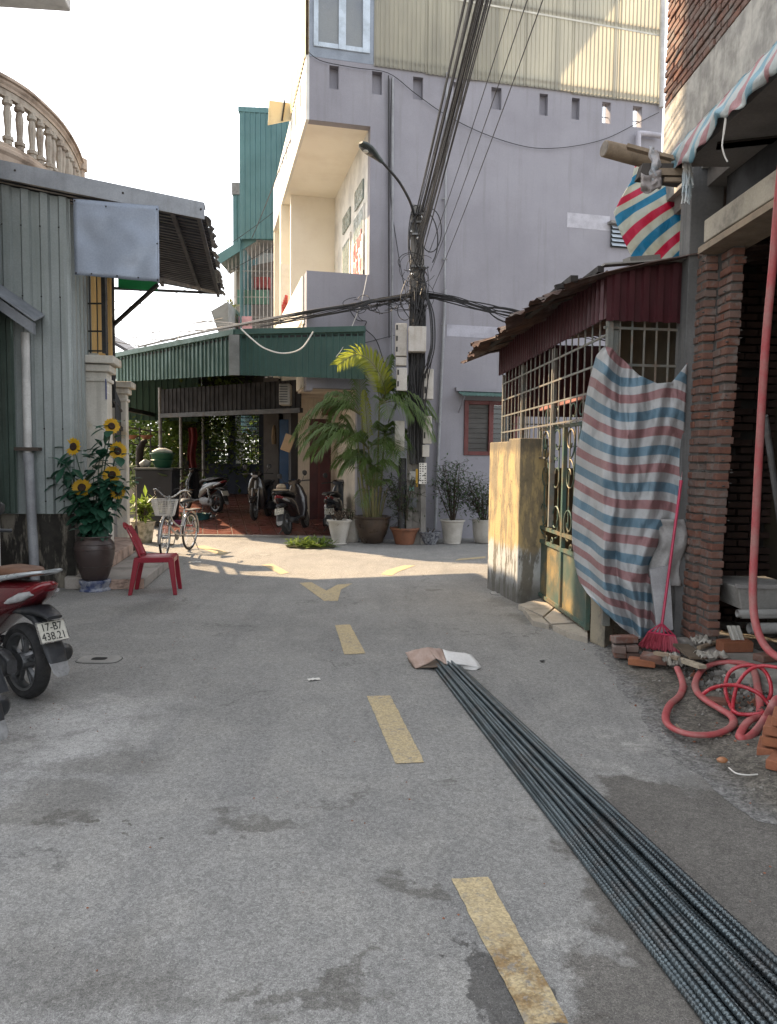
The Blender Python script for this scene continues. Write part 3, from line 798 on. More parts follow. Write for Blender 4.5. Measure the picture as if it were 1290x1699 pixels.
for i in range(5):
    q = Ac.lerp(A0, i / 4); b.tube([q + ZUP * bz0, q + ZUP * bz1], .008, 5)
for z in (2.95, 3.2, 3.55, 3.95, 4.2): b.beam(Ac + ZUP * z, A0 + ZUP * z, .014, .02)
b.build('balcony_bars', M_dkmetal, nb)
b = MB(); b.beam(A0 + ZUP * bz0, A0 + ZUP * bz1, .07, .05); b.build('frame_post', M_dkmetal, nb)
b = MB(); b.beam(B0 + ZUP * 2.3, B0 + ZUP * bz1, .05, .05); b.build('frame_post', M_dkmetal, nb)
b = MB(); b.corr(lambda a, c: V3(p1x - .3, p1y + .25, bz0).lerp(V3(p1x + .12, p1y + .28, bz0), a) + ZUP * (1.6 * c), .42, .1, .012, (0, -1, 0), 1)
tt = NT('sunlit yellow blind'); tt.done(tt.mix(tt.noise(1, 4, vec=tt.scaled((30, 30, .6))), (.75, .52, .24), (.6, .40, .17)), .7); trn = tt.n.new('ShaderNodeBsdfTranslucent'); trn.inputs[0].default_value = (.85, .6, .28, 1); mx = tt.n.new('ShaderNodeMixShader'); mx.inputs[0].default_value = .6
tt.link(tt.bsdf.outputs[0], mx.inputs[1]); tt.link(trn.outputs[0], mx.inputs[2]); tt.link(mx.outputs[0], tt.n['Material Output'].inputs[0]); M_blind = tt.m
b.build('yellow_blind', M_blind, nb)
# bracket frame under the shed eave: strut, arm, green lit sheet
b = MB(); 
e1 = At(187, 540, 11.0); e2 = At(262, 472, 10.6); b.beam(e1, e2, .045, .045)
e3 = At(187, 478, 11.0); e4 = At(358, 486, 13.4); b.beam(e3, e4, .05, .04); b.beam(At(262, 462, 10.4), e4, .05, .04)
b.build('eave_bracket', M_dkmetal, nb)
b = MB(); q1, q2, q3, q4 = At(196, 462, 11.1), At(262, 465, 11.1), At(262, 482, 11.1), At(196, 478, 11.1); b.add([q1, q2, q3, q4], [(0, 1, 2, 3)])
tg = NT('green translucent sheet'); tg.done((.08, .34, .18), .5); tr_ = tg.n.new('ShaderNodeBsdfTranslucent'); tr_.inputs[0].default_value = (.14, .55, .3, 1); mx = tg.n.new('ShaderNodeMixShader'); mx.inputs[0].default_value = .6; tg.link(tg.bsdf.outputs[0], mx.inputs[1]); tg.link(tr_.outputs[0], mx.inputs[2]); tg.link(mx.outputs[0], tg.n['Material Output'].inputs[0])
b.build('green_sheet', tg.m, nb, solid=.006)

# ================================================================== lilac house at the end of the lane
hv = Vector((-sin(R(13.5)), cos(R(13.5)), 0))
hc = On(509, 480, V3(1.16, 15.25, 0), hv)
HF = Frame(hc, 13.5)
house = thing('lilac_house', 'lilac rendered house with cream corner balcony behind the utility pole', 'building', HF.P(3, 2, 0))
def hrect(x0, y0, x1, y1, v=0):
    a = HF.px(x0, y0, v); c = HF.px(x1, y1, v)
    return (min(a[0], c[0]), max(a[0], c[0]), min(a[1], c[1]), max(a[1], c[1]))
Z_PAR = HF.px(700, 116)[1]                     # foot of the translucent cladding
u_end = HF.px(1096, 300)[0]
vents = [hrect(547, 106, 562, 144), hrect(618, 113, 634, 154), hrect(686, 125, 702, 164), hrect(753, 134, 768, 174), hrect(816, 143, 832, 183), hrect(896, 155, 909, 193), hrect(949.5, 163, 961.5, 200), hrect(1000, 171, 1013, 208), hrect(1051, 178, 1065, 214)]
zv0 = sum(v[2] for v in vents) / 9; zv1 = sum(v[3] for v in vents) / 9
vents = [(v[0], v[1], zv0, zv1) for v in vents]
z_so = HF.px(560, 203)[1]; z_pt = HF.px(560, 452)[1]; u_in = HF.px(614, 330)[0]
logg = (-.5, u_in, z_pt, z_so)
win = hrect(771, 664, 842, 756); win = (win[0], win[0] + 1.15, win[2], win[3])
door = hrect(514, 690, 546, 880); recess = (-.3, 1.0, 0, 2.95)
b = MB(); b.wall(HF, 0, .12, u_end, 0, Z_PAR, vents + [logg, win, recess], .2)
b.build('front_wall', M_purple, house)
b = MB(); b.wall(HF, -.002, .0, .12, 2.9, z_pt, [], .4); b.build('corner_strip', M_purple, house)
b = MB(); b.wall(HF, 0, .04, .12, z_so, Z_PAR, [], .2); b.build('corner_strip', M_purple, house)
# cream ground floor under the porch
M_pw = mat('grubby cream porch wall', (.62, .55, .46), .85, ns=2, streak=.2)
RV = 2.7; du0 = HF.px(514, 760, RV)[0]; door = (du0, du0 + .5, .15, 2.5)
b = MB(); b.wall(HF, RV, .16, 1.1, 0, 3.1, [door], .1); b.build('porch_wall', M_pw, house)
b = MB(); b.fbox(HF, 1.0, 1.1, .2, RV, 0, 3.1); b.build('recess_side', M_pw, house)
b = MB(); b.fbox(HF, .0, 1.1, .2, RV, 2.95, 3.05); b.build('recess_ceiling', M_pw, house)
# niches behind the closed vents
for i, v in enumerate(vents[:7]):
    b = MB(); b.fbox(HF, v[0] - .02, v[1] + .02, .13, .15, v[2] - .02, v[3] + .02); b.build('vent_back', M_purple, house)
b = MB()
for v in vents[7:]:
    for k in (1, 2): b.tube([HF.P(v[0] + (v[1] - v[0]) * k / 3, .1, v[2]), HF.P(v[0] + (v[1] - v[0]) * k / 3, .1, v[3])], .006, 5)
    b.tube([HF.P(v[0], .1, (v[2] * .62 + v[3] * .38)), HF.P(v[1], .1, (v[2] * .62 + v[3] * .38))], .008, 5)
b.build('vent_bars', M_dkmetal, house)
# corner balcony: soffit, partition, inner facade, floor, sunlit parapet along the lane
LB = 7.2
b = MB(); b.fbox(HF, .0, u_in, .2, LB, z_so + .0, z_so + .12); b.build('balcony_soffit', M_cream, house)
b = MB(); b.fbox(HF, -.02, .04, -.0, LB, z_so - .004, Z_PAR + .0); b.build('lane_wall', M_white, house)
for k in range(7):
    b = MB(); v0 = .8 + k * .9; b.fbox(HF, -.026, 0, v0, v0 + .16, zv0, zv1); b.build('side_vent', M_dkmetal, house)
b = MB(); b.fbox(HF, .14, u_in, 4.15, 4.3, z_pt - .6, z_so - .001); b.build('partition', M_cream, house)
b = MB(); b.fbox(HF, u_in - .005, u_in + .1, .2, LB, z_pt - .9, z_so - .001); b.build('inner_wall', mat('white balcony wall', (.72, .71, .66), .8, ns=2), house)
b = MB(); b.fbox(HF, -.03, u_in + .05, .21, LB, z_pt - .95, z_pt - .85); b.build('balcony_floor', M_cream, house)
b = MB(); b.fbox(HF, -.03, .08, .41, LB, 3.0, z_pt); b.build('lane_parapet', M_cream, house)
b = MB(); b.fbox(HF, .0, u_in, LB, LB + .15, 3.0, z_so); b.fbox(HF, -.03, .3, 4.9, 5.2, 3.0, z_so - .01); b.build('end_wall', M_cream, house)
# door, windows and red paper charms on the balcony wall
def sidepanel(va, vb, za, zb, name, m, d=.02, parent=None):
    bb = MB(); bb.fbox(HF, u_in - .006 - d, u_in - .005, va, vb, za, zb); return bb.build(name, m, parent or house)
M_glassg = mat('grey green pane', (.22, .27, .25), .25, ns=3, bump=0)
M_redp = mat('red paper charm', (.55, .04, .05), .7, ns=14, c2=(.7, .25, .2))
dr = sidepanel(1.9, 2.9, z_pt - .85, z_pt + 1.35, 'balcony_door', M_white, .03)
for v0, v1, z0, z1 in ((2.0, 2.4, z_pt - .4, z_pt + 1.25), (2.45, 2.8, z_pt - .4, z_pt + 1.25)): sidepanel(v0, v1, z0, z1, 'pane', M_glassg, .036, dr)
wd = sidepanel(.45, 1.5, z_pt + .2, z_pt + 1.5, 'balcony_window', M_white, .03)
for v0, v1 in ((.5, .95), (1.0, 1.45)): sidepanel(v0, v1, z_pt + .95, z_pt + 1.45, 'pane', M_glassg, .036, wd)
b = MB()
rg = random.Random(2)
for i in range(34):
    v0 = rg.uniform(.5, 1.35); z0 = rg.uniform(z_pt - .3, z_pt + .85); b.fbox(HF, u_in - .06, u_in - .05, v0, v0 + rg.uniform(.03, .12), z0, z0 + rg.uniform(.06, .3))
b.build('red_charm', M_redp, house); tag(kids(house)[-1], kind='stuff')
b = MB(); b.fbox(HF, u_in - .05, u_in - .04, .42, 1.42, z_pt - .7, z_pt + .9); b.build('shutter', mat('pinkish shutter', (.62, .42, .36), .7, c2=(.72, .66, .6), ns=6), house)
for v0, v1, z0, z1 in ((.55, 1.4, z_pt + 1.62, z_pt + 2.0), (1.95, 2.85, z_pt + 1.55, z_pt + 1.9)): sidepanel(v0, v1, z0, z1, 'transom', M_glassg, .03)
# window of the second bay, seen past the partition
b = MB(); b.fbox(HF, -.05, .2, 4.86, 4.89, z_pt - .2, z_pt + 1.3); b.build('bay_panel', M_white, house)
b = MB()
for i in range(5): b.fbox(HF, -.01 + .02 * i, .06 + .02 * i, 4.84, 4.855, z_pt - .25 + .1 * (i % 3), z_pt + .3 + .06 * i)
b.build('bay_charm', M_redp, house)

# top storey: blue grey window, yellow translucent cladding, unseen terrace roof shaped for the light
u_w0, u_w1 = HF.px(516, 40)[0], HF.px(614, 40)[0]; z_top = 12.7
zwin = HF.px(560, 82)[1]
tw = thing_top = None
b = MB(); b.wall(HF, -.004, u_w0 - .03, u_w1 + .08, Z_PAR - .02, z_top, [(u_w0 + .05, u_w1, zwin, zwin + 2.1)], .12); b.build('window_surround', mat('blue grey frame render', (.27, .31, .37), .7, ns=2), house)
M_alu = mat('pale blue window frame', (.48, .55, .62), .45, .2, ns=4, bump=.02)
wo = MB(); fu = [(u_w0 + .05, u_w1)]
um = (u_w0 + u_w1) / 2 + .03
for a, c in ((u_w0 + .05, u_w0 + .14), (um - .07, um + .07), (u_w1 - .14, u_w1)): wo.fbox(HF, a, c, -.03, .05, zwin, zwin + 2.1)
wo.fbox(HF, u_w0 + .14, um - .07, -.028, .05, zwin, zwin + .09); wo.fbox(HF, um + .07, u_w1 - .14, -.028, .05, zwin, zwin + .09)
wf = wo.build('upper_window', M_alu, house, bevel=.008)
for a, c in ((u_w0 + .14, um - .07), (um + .07, u_w1 - .14)):
    b = MB(); b.fbox(HF, a, c, .01, .02, zwin + .09, zwin + 2.1); b.build('pane', mat('grey reflecting pane', (.20, .215, .22), .18, ns=.9, c2=(.14, .16, .19), bump=0), wf)
tt = NT('aged translucent plastic'); nn_ = tt.noise(1, 5, .6, vec=tt.scaled((1.2, 1.2, .35)))
cc = tt.mix(tt.step(nn_, .35, .65), (.41, .395, .325), (.30, .292, .255)); tt.done(cc, .45)
trn = tt.n.new('ShaderNodeBsdfTranslucent'); tt.link(tt.mix(.3, cc, (.85, .79, .58)), trn.inputs[0]); mx = tt.n.new('ShaderNodeMixShader'); mx.inputs[0].default_value = .5
tt.link(tt.bsdf.outputs[0], mx.inputs[1]); tt.link(trn.outputs[0], mx.inputs[2]); tt.link(mx.outputs[0], tt.n['Material Output'].inputs[0]); M_clad = tt.m
uc = u_w1 + .08; nsh = 6; wsh = (u_end - .05 - uc) / nsh
for i in range(nsh):
    ua_ = uc + i * wsh
    b = MB(); b.corr(lambda a, c: HF.P(ua_ + (wsh + .03) * a, -.02 - .005 * (i % 2), Z_PAR - .05 - .02 * i % .03 + (z_top - Z_PAR) * c), wsh + .03, .085, .022, -HF.V, 1); b.build('cladding_sheet', M_clad, house)
b = MB(); b.beam(HF.P(uc, .03, 10.55), HF.P(u_end, .03, 10.55), .04, .05); b.beam(HF.P(uc, .03, Z_PAR + .1), HF.P(u_end, .03, Z_PAR + .1), .04, .05)
for i in range(5): b.beam(HF.P(uc + i * 1.25, .04, Z_PAR), HF.P(uc + i * 1.25, .04, z_top), .04, .04)
b.build('cladding_frame', M_steel, house)
b = MB(); b.fbox(HF, uc + .02, u_end - .05, -.045, -.043, 0, 0.001); 
b = MB(); b.beam(HF.P(uc, -.05, 10.5), HF.P(u_end - .05, -.05, 10.4), .012, .035); b.build('cladding_strap', mat('pale strap', (.6, .58, .5), .5), house)
b = MB(); pts = [(-.15, .0), (u_end + .1, .0), (u_end + .1, .05), (2.5, 3.15), (2.3, 3.4), (-.15, 3.4)]  # roof out of view, corner cut to shape the sun patch on the cladding
b.prism([(p[0], p[1]) for p in pts], HF.P(0, 0, z_top), HF.U, HF.V, ZUP, .1); b.build('light_shaping_roof', M_soffit, house)
b = MB(); b.fbox(HF, .05, u_end - .02, .22, 4.0, Z_PAR - 1.1, Z_PAR - .95); b.build('terrace_floor', M_conc, house)
b = MB(); b.fbox(HF, uc - .1, uc - .02, .13, 2.7, Z_PAR - .95, z_top); b.build('room_wall', M_cream, house)
b = MB(); b.fbox(HF, 2.2, 3.0, 1.2, 1.9, Z_PAR - .95, Z_PAR + 1.2); b.fbox(HF, 3.4, 3.7, .5, .8, Z_PAR - .95, Z_PAR + 1.6); b.build('terrace_clutter', M_soffit, house)
# lane side of the top storey: yellow sheets in the sun, and a hanging yellow board
M_ysheet = mat('yellow sheet metal', (.66, .52, .28), .55, .1, c2=(.6, .46, .25), ns=1.5, bump=.03)
for i in range(3):
    v0 = i * .9; b = MB(); b.corr(lambda a, c: HF.P(-.03, v0 + .92 * a, Z_PAR - .02 + (z_top - Z_PAR) * c), .92, .18, .012, -HF.U, 1); b.build('side_sheet', M_ysheet, house)
b = MB(); b.fbox(HF, .03, .1, 0, 2.7, Z_PAR, z_top); b.build('side_wall', M_cream, house)
vb, zb_ = HF.side(478, 185, -.1)
yb = On(462, 185, HF.P(0, 2.72, 0), HF.V)
b = MB(); a1 = On(447, 166, HF.P(0, 2.75, 0), HF.V); a2 = On(484, 171, HF.P(0, 2.75, 0), HF.V); a3 = On(484, 198, HF.P(0, 2.75, 0), HF.V); a4 = On(445, 206, HF.P(0, 2.75, 0), HF.V)
bk = HF.V * .05; b.box8([a4, a3, a2, a1, a4 + bk, a3 + bk, a2 + bk, a1 + bk]); b.build('side_board', mat('pale yellow board', (.72, .64, .42), .7, ns=2), house)
b = MB(); b.tube([On(473, 166, HF.P(0, 2.72, 0), HF.V), On(468, 200, HF.P(0, 2.72, 0), HF.V)], .02, 6); b.build('board_bracket', M_dkmetal, house)
# drainpipes on the front wall
def vpipe(x0, y0, x1, y1, r_, m, name='drainpipe', off=-.06):
    a = On(x0, y0, HF.P(0, off, 0), HF.V); c = On(x1, y1, HF.P(0, off, 0), HF.V)
    bb = MB(); bb.tube([a, c], r_, 10); return bb.build(name, m, house, smooth=True)
vpipe(739, 480, 722, 878, .034, M_pvc); vpipe(738, 478, 742, 120, .02, M_pvc)
vpipe(652, 128, 651, 640, .022, M_pvc); vpipe(645, 125, 646, 560, .012, M_black, 'wall_cable')
for y in (230, 330, 430, 540, 700, 800):
    b = MB(); q = On(738 if y < 500 else 738 - (y - 500) * .043, y, HF.P(0, -.06, 0), HF.V); b.box(q, (.11, .03, .025), HF.ang); b.build('pipe_clip', M_steel, house)
# soil pipe elbow near the right end and white patch of render
e_ = [On(x, y, HF.P(0, -.12, 0), HF.V) for x, y in ((1060, 262), (1060, 226), (1064, 221), (1096, 225))]
b = MB(); b.tube(spline(e_, 5), .055, 10); b.build('soil_pipe', mat('lilac painted pipe', (.42, .41, .46), .6), house, smooth=True)
b = MB(); b.tube([On(1098, 178, HF.P(0, -.1, 0), HF.V), On(1101, -60, HF.P(0, -.1, 0), HF.V)], .05, 10); b.build('corner_pipe', M_pvcw, house, smooth=True)
r1 = hrect(942, 352, 1012, 383, -.004); b = MB(); b.fbox(HF, r1[0], r1[1], -.004, .0, r1[2], r1[3]); b.build('render_patch', mat('fresh pale render', (.46, .455, .5), .85), house)
r1 = hrect(742, 538, 832, 562, -.004); b = MB(); b.fbox(HF, r1[0], r1[1], -.004, .0, r1[2], r1[3]); b.build('render_patch', mat('fresh pale render band', (.42, .42, .48), .85), house)
# small louvred bathroom window with sill, half behind the striped tarp
lw = hrect(1014, 374, 1038, 412); b = MB(); b.fbox(HF, lw[0], lw[1] + .3, -.03, .0, lw[2], lw[3]); lo = b.build('louvre_window', mat('louvre dark', (.05, .06, .065), .4), house)
for k in range(5):
    z = lw[2] + (lw[3] - lw[2]) * (k + .5) / 5; b = MB(); b.box8([HF.P(lw[0], -.09, z - .03), HF.P(lw[1] + .3, -.09, z - .03), HF.P(lw[1] + .3, -.04, z + .03), HF.P(lw[0], -.04, z + .03), HF.P(lw[0], -.09, z - .02), HF.P(lw[1] + .3, -.09, z - .02), HF.P(lw[1] + .3, -.04, z + .04), HF.P(lw[0], -.04, z + .04)]); b.build('louvre', M_alu, lo)
b = MB(); b.fbox(HF, lw[0] - .08, lw[1] + .3, -.16, 0, lw[3] + .01, lw[3] + .06); b.build('louvre_hood', M_conc, house)
# ground floor window with dark red frame and green hood
M_red = mat('dark red joinery', (.13, .028, .026), .55, ns=4)
u0, u1, z0, z1 = win
b = MB()
for a, c in ((u0, u0 + .09), ((u0 + u1) / 2 - .05, (u0 + u1) / 2 + .05), (u1 - .09, u1)): b.fbox(HF, a, c, -.03, .08, z0, z1)
for a, c in ((z0, z0 + .08), (z1 - .08, z1)): b.fbox(HF, u0 + .09, (u0 + u1) / 2 - .05, -.028, .078, a, c); b.fbox(HF, (u0 + u1) / 2 + .05, u1 - .09, -.028, .078, a, c)
wn = b.build('red_window', M_red, house, bevel=.006)
b = MB(); b.fbox(HF, u0 + .09, (u0 + u1) / 2 - .05, .02, .03, z0 + .08, z1 - .08); b.build('shutter_leaf', mat('grey louvre leaf', (.07, .067, .062), .6, ns=3), wn)
b = MB(); b.fbox(HF, (u0 + u1) / 2 + .05, u1 - .09, .09, .10, z0 + .08, z1 - .08); b.build('pane', M_glass, wn)
b = MB()
for k in range(9):
    z = z0 + .15 + k * (z1 - z0 - .3) / 8; b.tube([HF.P((u0 + u1) / 2 + .05, .06, z), HF.P(u1 - .09, .06, z)], .006, 5); b.tube([HF.P(u0 + .1, .01, z), HF.P((u0 + u1) / 2 - .06, .01, z)], .006, 4)
b.build('window_bars', M_steel, wn)
b = MB(); b.corr(lambda a, c: HF.P(u0 - .16 + (u1 - u0 + .3) * a, -.42 + .42 * c, z1 + .05 + .12 * c), u1 - u0 + .3, .075, .018, ZUP, 2, kind='sine'); b.build('window_hood', mat('green fibre sheet', (.10, .19, .165), .6, ns=4, streak=.3), wn)
b = MB(); b.fbox(HF, u0 - .2, u1 + .2, -.08, 0, z1 + .175, z1 + .25); b.beam(HF.P(u0 - .12, 0, z1 - .25), HF.P(u0 - .12, -.38, z1 + .06), .02, .02); b.build('hood_flashing', M_purple, wn)
# front door in the shade of the porch
b = MB(); b.fbox(HF, door[0], door[1], RV + .03, RV + .08, .15, 2.5); dd = b.build('front_door', mat('maroon door paint', (.085, .018, .02), .5, ns=3), house)
b = MB(); b.fbox(HF, door[0] + .2, door[0] + .24, RV + .01, RV + .03, .15, 2.5); b.build('door_rail', M_red, dd)
r1 = hrect(535, 664, 580, 690, RV - .03); b = MB(); b.fbox(HF, r1[0], r1[1], RV - .04, RV - .003, r1[2], r1[3]); b.build('transom', M_red, house)
# wall lamp and security camera
cpos = On(515, 520, HF.P(0, -.12, 0), HF.V); b = MB(); b.lathe([(.045, -.06), (.05, .03), (.035, .06), (.0, .06)], cpos, 14, mtx=rot('X', 90)); b.build('wall_camera', M_white, house, smooth=True)

# ================================================================== houses farther back on the lane
M_teal = mat('teal sheet metal', (.085, .19, .205), .5, .2, c2=(.075, .165, .18), ns=1.2, bump=.02, streak=.15, sc=(.12, .22, .23))
far = thing('teal_shed', 'tall teal corrugated upper storey rising behind the lilac house', 'building', (-4, 24, 0))
q0, q1 = At(399, 396, 24), At(485, 396, 24); zt = At(400, 178, 24).z
for i in range(2):
    a_ = q0.lerp(q1, i / 2); c_ = q0.lerp(q1, (i + 1) / 2); b = MB(); b.corr(lambda a, c: a_.lerp(c_, a) + ZUP * ((zt - q0.z) * c - .04 * i * c), (c_ - a_).length, .155, .035, (0, -1, 0), 1, kind='rib'); b.build('wall_sheet', M_teal, far)
b = MB(); b.box8([q0 + V3(-.05, -.03, zt - q0.z - .12), q1 + V3(0, -.03, zt - q0.z - .22), q1 + V3(0, 4, zt - q0.z - .22), q0 + V3(-.05, 4, zt - q0.z - .12), q0 + V3(-.05, -.03, zt - q0.z + .02), q1 + V3(0, -.03, zt - q0.z - .06), q1 + V3(0, 4, zt - q0.z - .06), q0 + V3(-.05, 4, zt - q0.z + .02)]); b.build('roof', M_teal, far)
b = MB(); b.box8([q0 + V3(-.02, .01, -6), q0 + V3(-.02, 4, -6), q0 + V3(-.01, 4, -6), q0 + V3(-.01, .01, -6), q0 + V3(-.02, .01, zt - q0.z), q0 + V3(-.02, 4, zt - q0.z), q0 + V3(-.01, 4, zt - q0.z), q0 + V3(-.01, .01, zt - q0.z)]); b.build('side_wall', M_teal, far)
far2 = thing('teal_shed', 'narrow teal corrugated wall edge left of the tall teal storey', 'building', (-5.5, 27, 0))
q0, q1 = At(387, 410, 27), At(402, 410, 27); zt = At(388, 318, 27).z
b = MB(); b.corr(lambda a, c: q0.lerp(q1 + V3(2, 0, 0), a) + ZUP * ((zt - q0.z) * c), 2.3, .155, .035, (0, -1, 0), 1, kind='rib'); b.build('wall_sheet', M_teal, far2)
b = MB(); b.box8([q0 + V3(-.03, -.05, zt - q0.z - .1), q1 + V3(2, -.05, zt - q0.z - .1), q1 + V3(2, 1, zt - q0.z - .1), q0 + V3(-.03, 1, zt - q0.z - .1), q0 + V3(-.03, -.05, zt - q0.z + .3), q1 + V3(2, -.05, zt - q0.z + .3), q1 + V3(2, 1, zt - q0.z + .3), q0 + V3(-.03, 1, zt - q0.z + .3)]); b.build('roof_edge', M_steel, far2)
b = MB(); b.box8([q0 + V3(0, .1, -5.5), q1 + V3(2, .1, -5.5), q1 + V3(2, 1, -5.5), q0 + V3(0, 1, -5.5), q0 + V3(0, .1, 0), q1 + V3(2, .1, 0), q1 + V3(2, 1, 0), q0 + V3(0, 1, 0)]); b.build('lower_wall', M_tall, far2)
cg = thing('barred_balcony_house', 'back house with grey barred balcony under a teal sloping roof', 'building', (-4, 22, 0))
Yc = 24.4
a0, a1 = At(380, 548, Yc), At(470, 548, Yc); t0, t1 = At(380, 425, Yc), At(470, 402, Yc)
b = MB(); b.box8([V3(a0.x - .1, Yc + 1.6, 3.6), V3(a1.x + .3, Yc + 1.6, 3.6), V3(a1.x + .3, Yc + 1.8, 3.6), V3(a0.x - .1, Yc + 1.8, 3.6), V3(a0.x - .1, Yc + 1.6, t0.z), V3(a1.x + .3, Yc + 1.6, t1.z), V3(a1.x + .3, Yc + 1.8, t1.z), V3(a0.x - .1, Yc + 1.8, t0.z)]); b.build('back_wall', mat('grey balcony wall', (.22, .2, .19), .85, c2=(.3, .26, .24), ns=1.5), cg)
b = MB(); b.box8([V3(a0.x, Yc, 3.6), V3(a1.x + .2, Yc, 3.6), V3(a1.x + .2, Yc + 1.6, 3.6), V3(a0.x, Yc + 1.6, 3.6), V3(a0.x, Yc, a0.z - .3), V3(a1.x + .2, Yc, a0.z - .3), V3(a1.x + .2, Yc + 1.6, a0.z - .3), V3(a0.x, Yc + 1.6, a0.z - .3)]); b.build('lower_storey', mat('dull render', (.3, .28, .26), .85), cg)
for x_ in (a0.x + .15, a1.x):
    b = MB(); b.box(V3(x_, Yc + .9, 1.8), (.25, .25, 3.6)); b.build('stilt', M_tall, cg)
b = MB()
for i in range(15):
    p = a0.lerp(a1, i / 14); top = t0.lerp(t1, min(1, i / 7)) if i < 8 else t1 + V3((i - 7) * (a1.x - a0.x) / 14 - (a1.x - a0.x) / 2, 0, 0)
    b.tube([V3(p.x, Yc - .05, p.z), V3(p.x, Yc - .05, t0.z + (t1.z - t0.z) * min(1, i / 6))], .012, 5)
for k in (.18, .45, .8): b.tube([V3(a0.x, Yc - .05, a0.z + (t0.z - a0.z) * k), V3(a1.x, Yc - .05, a0.z + (t0.z - a0.z) * k)], .012, 5)
b.build('balcony_bars', mat('silver bars', (.45, .43, .41), .45, .5), cg)
r0, r1_, r2 = At(360, 432, Yc - .2), At(422, 393, Yc - .2), At(472, 396, Yc - .2)
b = MB(); b.beam(r0, r1_, .04, .28); b.beam(r1_, r2, .04, .14); b.build('roof_edge', M_teal, cg)
b = MB(); b.add([r0 + ZUP * .05, r1_ + ZUP * .05, r1_ + V3(0, 2, .05), r0 + V3(0, 2, .05)], [(0, 1, 2, 3)]); b.add([r1_ + ZUP * .05, r2 + ZUP * .05, r2 + V3(0, 2, .05), r1_ + V3(0, 2, .05)], [(0, 1, 2, 3)]); b.build('roof_sheet', mat('grey roof underside', (.32, .31, .3), .6), cg)
b = MB(); c1 = At(397, 490, Yc + .3); b.box(c1 + V3(.45, 0, -.05), (1.0, .1, .45)); b.build('green_crate', mat('green panel', (.09, .2, .16), .7), cg)
b = MB(); c1 = At(402, 538, Yc - .1); b.box(c1 + V3(.1, 0, 0), (.42, .06, .5)); b.build('pink_cloth', mat('pink cloth', (.65, .38, .42), .8), cg)
b = MB(); c1 = At(436, 470, Yc + .9); b.box(c1, (.5, .3, .35)); b.build('red_cloth', mat('dull red cloth', (.3, .07, .07), .8), cg)
M_crp = leafmat('creeper green', (.12, .16, .05), (.25, .22, .12), .3)
b = MB(); rg = random.Random(4)
for i in range(260):
    p = At(382 + rg.gauss(0, 5), rg.uniform(500, 552), Yc - .2 + rg.uniform(-.1, .1)); leafmesh(b, p, rvec(), ZUP, .12, .06)
cr = b.build('creeper_plant', M_crp); tag(cr, 'dry creeper hanging at the corner of the barred balcony', 'plant')
b = MB(); g0 = At(350, 516, 23); b.box8([g0, At(378, 500, 23), At(380, 550, 23), At(362, 550, 23), g0 + V3(0, 3, 0), At(378, 500, 23) + V3(0, 3, 0), At(380, 550, 23) + V3(0, 3, 0), At(362, 550, 23) + V3(0, 3, 0)]); tag(b.build('roof_cowl', mat('grey sheet cowl', (.2, .22, .23), .6), loc=g0), 'tilted grey metal sheet beside the barred balcony', 'metal sheet')
rf = thing('background_house', 'low grey sloping roof far behind the green porch', 'building', At(205, 560, 26))
b = MB(); h0, h1 = At(190, 545, 26), At(216, 588, 26); b.box8([h0 + V3(-3, 0, 1.2), h1, h1 + V3(0, 4, 0), h0 + V3(-3, 4, 1.2), h0 + V3(-3, 0, 1.3), h1 + V3(0, 0, .12), h1 + V3(0, 4, .12), h0 + V3(-3, 4, 1.3)]); b.build('roof', M_soffit, rf)
b = MB(); b.box(V3(h1.x - 2.2, 28, 2), (3, 3.6, 4)); b.build('wall', M_tall, rf)

# ================================================================== green porch
M_green = mat('green sheet metal', (.062, .125, .112), .5, .2, c2=(.052, .105, .095), ns=1.5, bump=.02, streak=.25, sc=(.09, .155, .14))
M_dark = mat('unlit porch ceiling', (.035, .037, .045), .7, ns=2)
porch = thing('green_porch', 'carport with green corrugated fascia and open front beside the lilac house', 'carport', V3(-3, 17, 0))
pL = At(193, 634, 17.3); pK = At(392, 622, 14.7); pR = At(606, 629, 14.15)
ztL, ztK, ztR = At(193, 590, 17.3).z, At(392, 551, 14.7).z, At(606, 546, 14.15).z
zb0 = (pL.z + pK.z) / 2
def fascia(a, c, za, zc, zta, ztc, k, m=M_green):
    n = Vector((c.y - a.y, -(c.x - a.x), 0)).normalized()
    if n.y > 0: n = -n
    for i in range(k):
        s0, s1 = i / k, (i + 1) / k + (.004 if i < k - 1 else 0)
        b = MB(); b.corr(lambda u, w: V3(*(a.lerp(c, s0 + (s1 - s0) * u).xy), (za + (zc - za) * (s0 + (s1 - s0) * u)) * (1 - w) + (zta + (ztc - zta) * (s0 + (s1 - s0) * u)) * w) - n * .003 * (i % 2), (c - a).length / k, .125, .025, n, 1, kind='rib'); b.build('fascia_sheet', m, porch)
    b = MB(); b.beam(V3(a.x, a.y, zta) + n * .02, V3(c.x, c.y, ztc) + n * .02, .10, .10); b.build('fascia_cap', M_green, porch)
fascia(pL, pK, pL.z, pK.z, ztL, ztK, 4); fascia(pK, pR, pK.z, pR.z, ztK, ztR, 3)
b = MB(); b.beam(V3(pK.x - .02, pK.y - .06, pK.z - .01), V3(pK.x - .02, pK.y - .06, ztK - .06), .2, .06, up=V3(0, 1, 0)); b.build('corner_trim', mat('grey corner trim', (.25, .265, .26), .55, .2), porch)
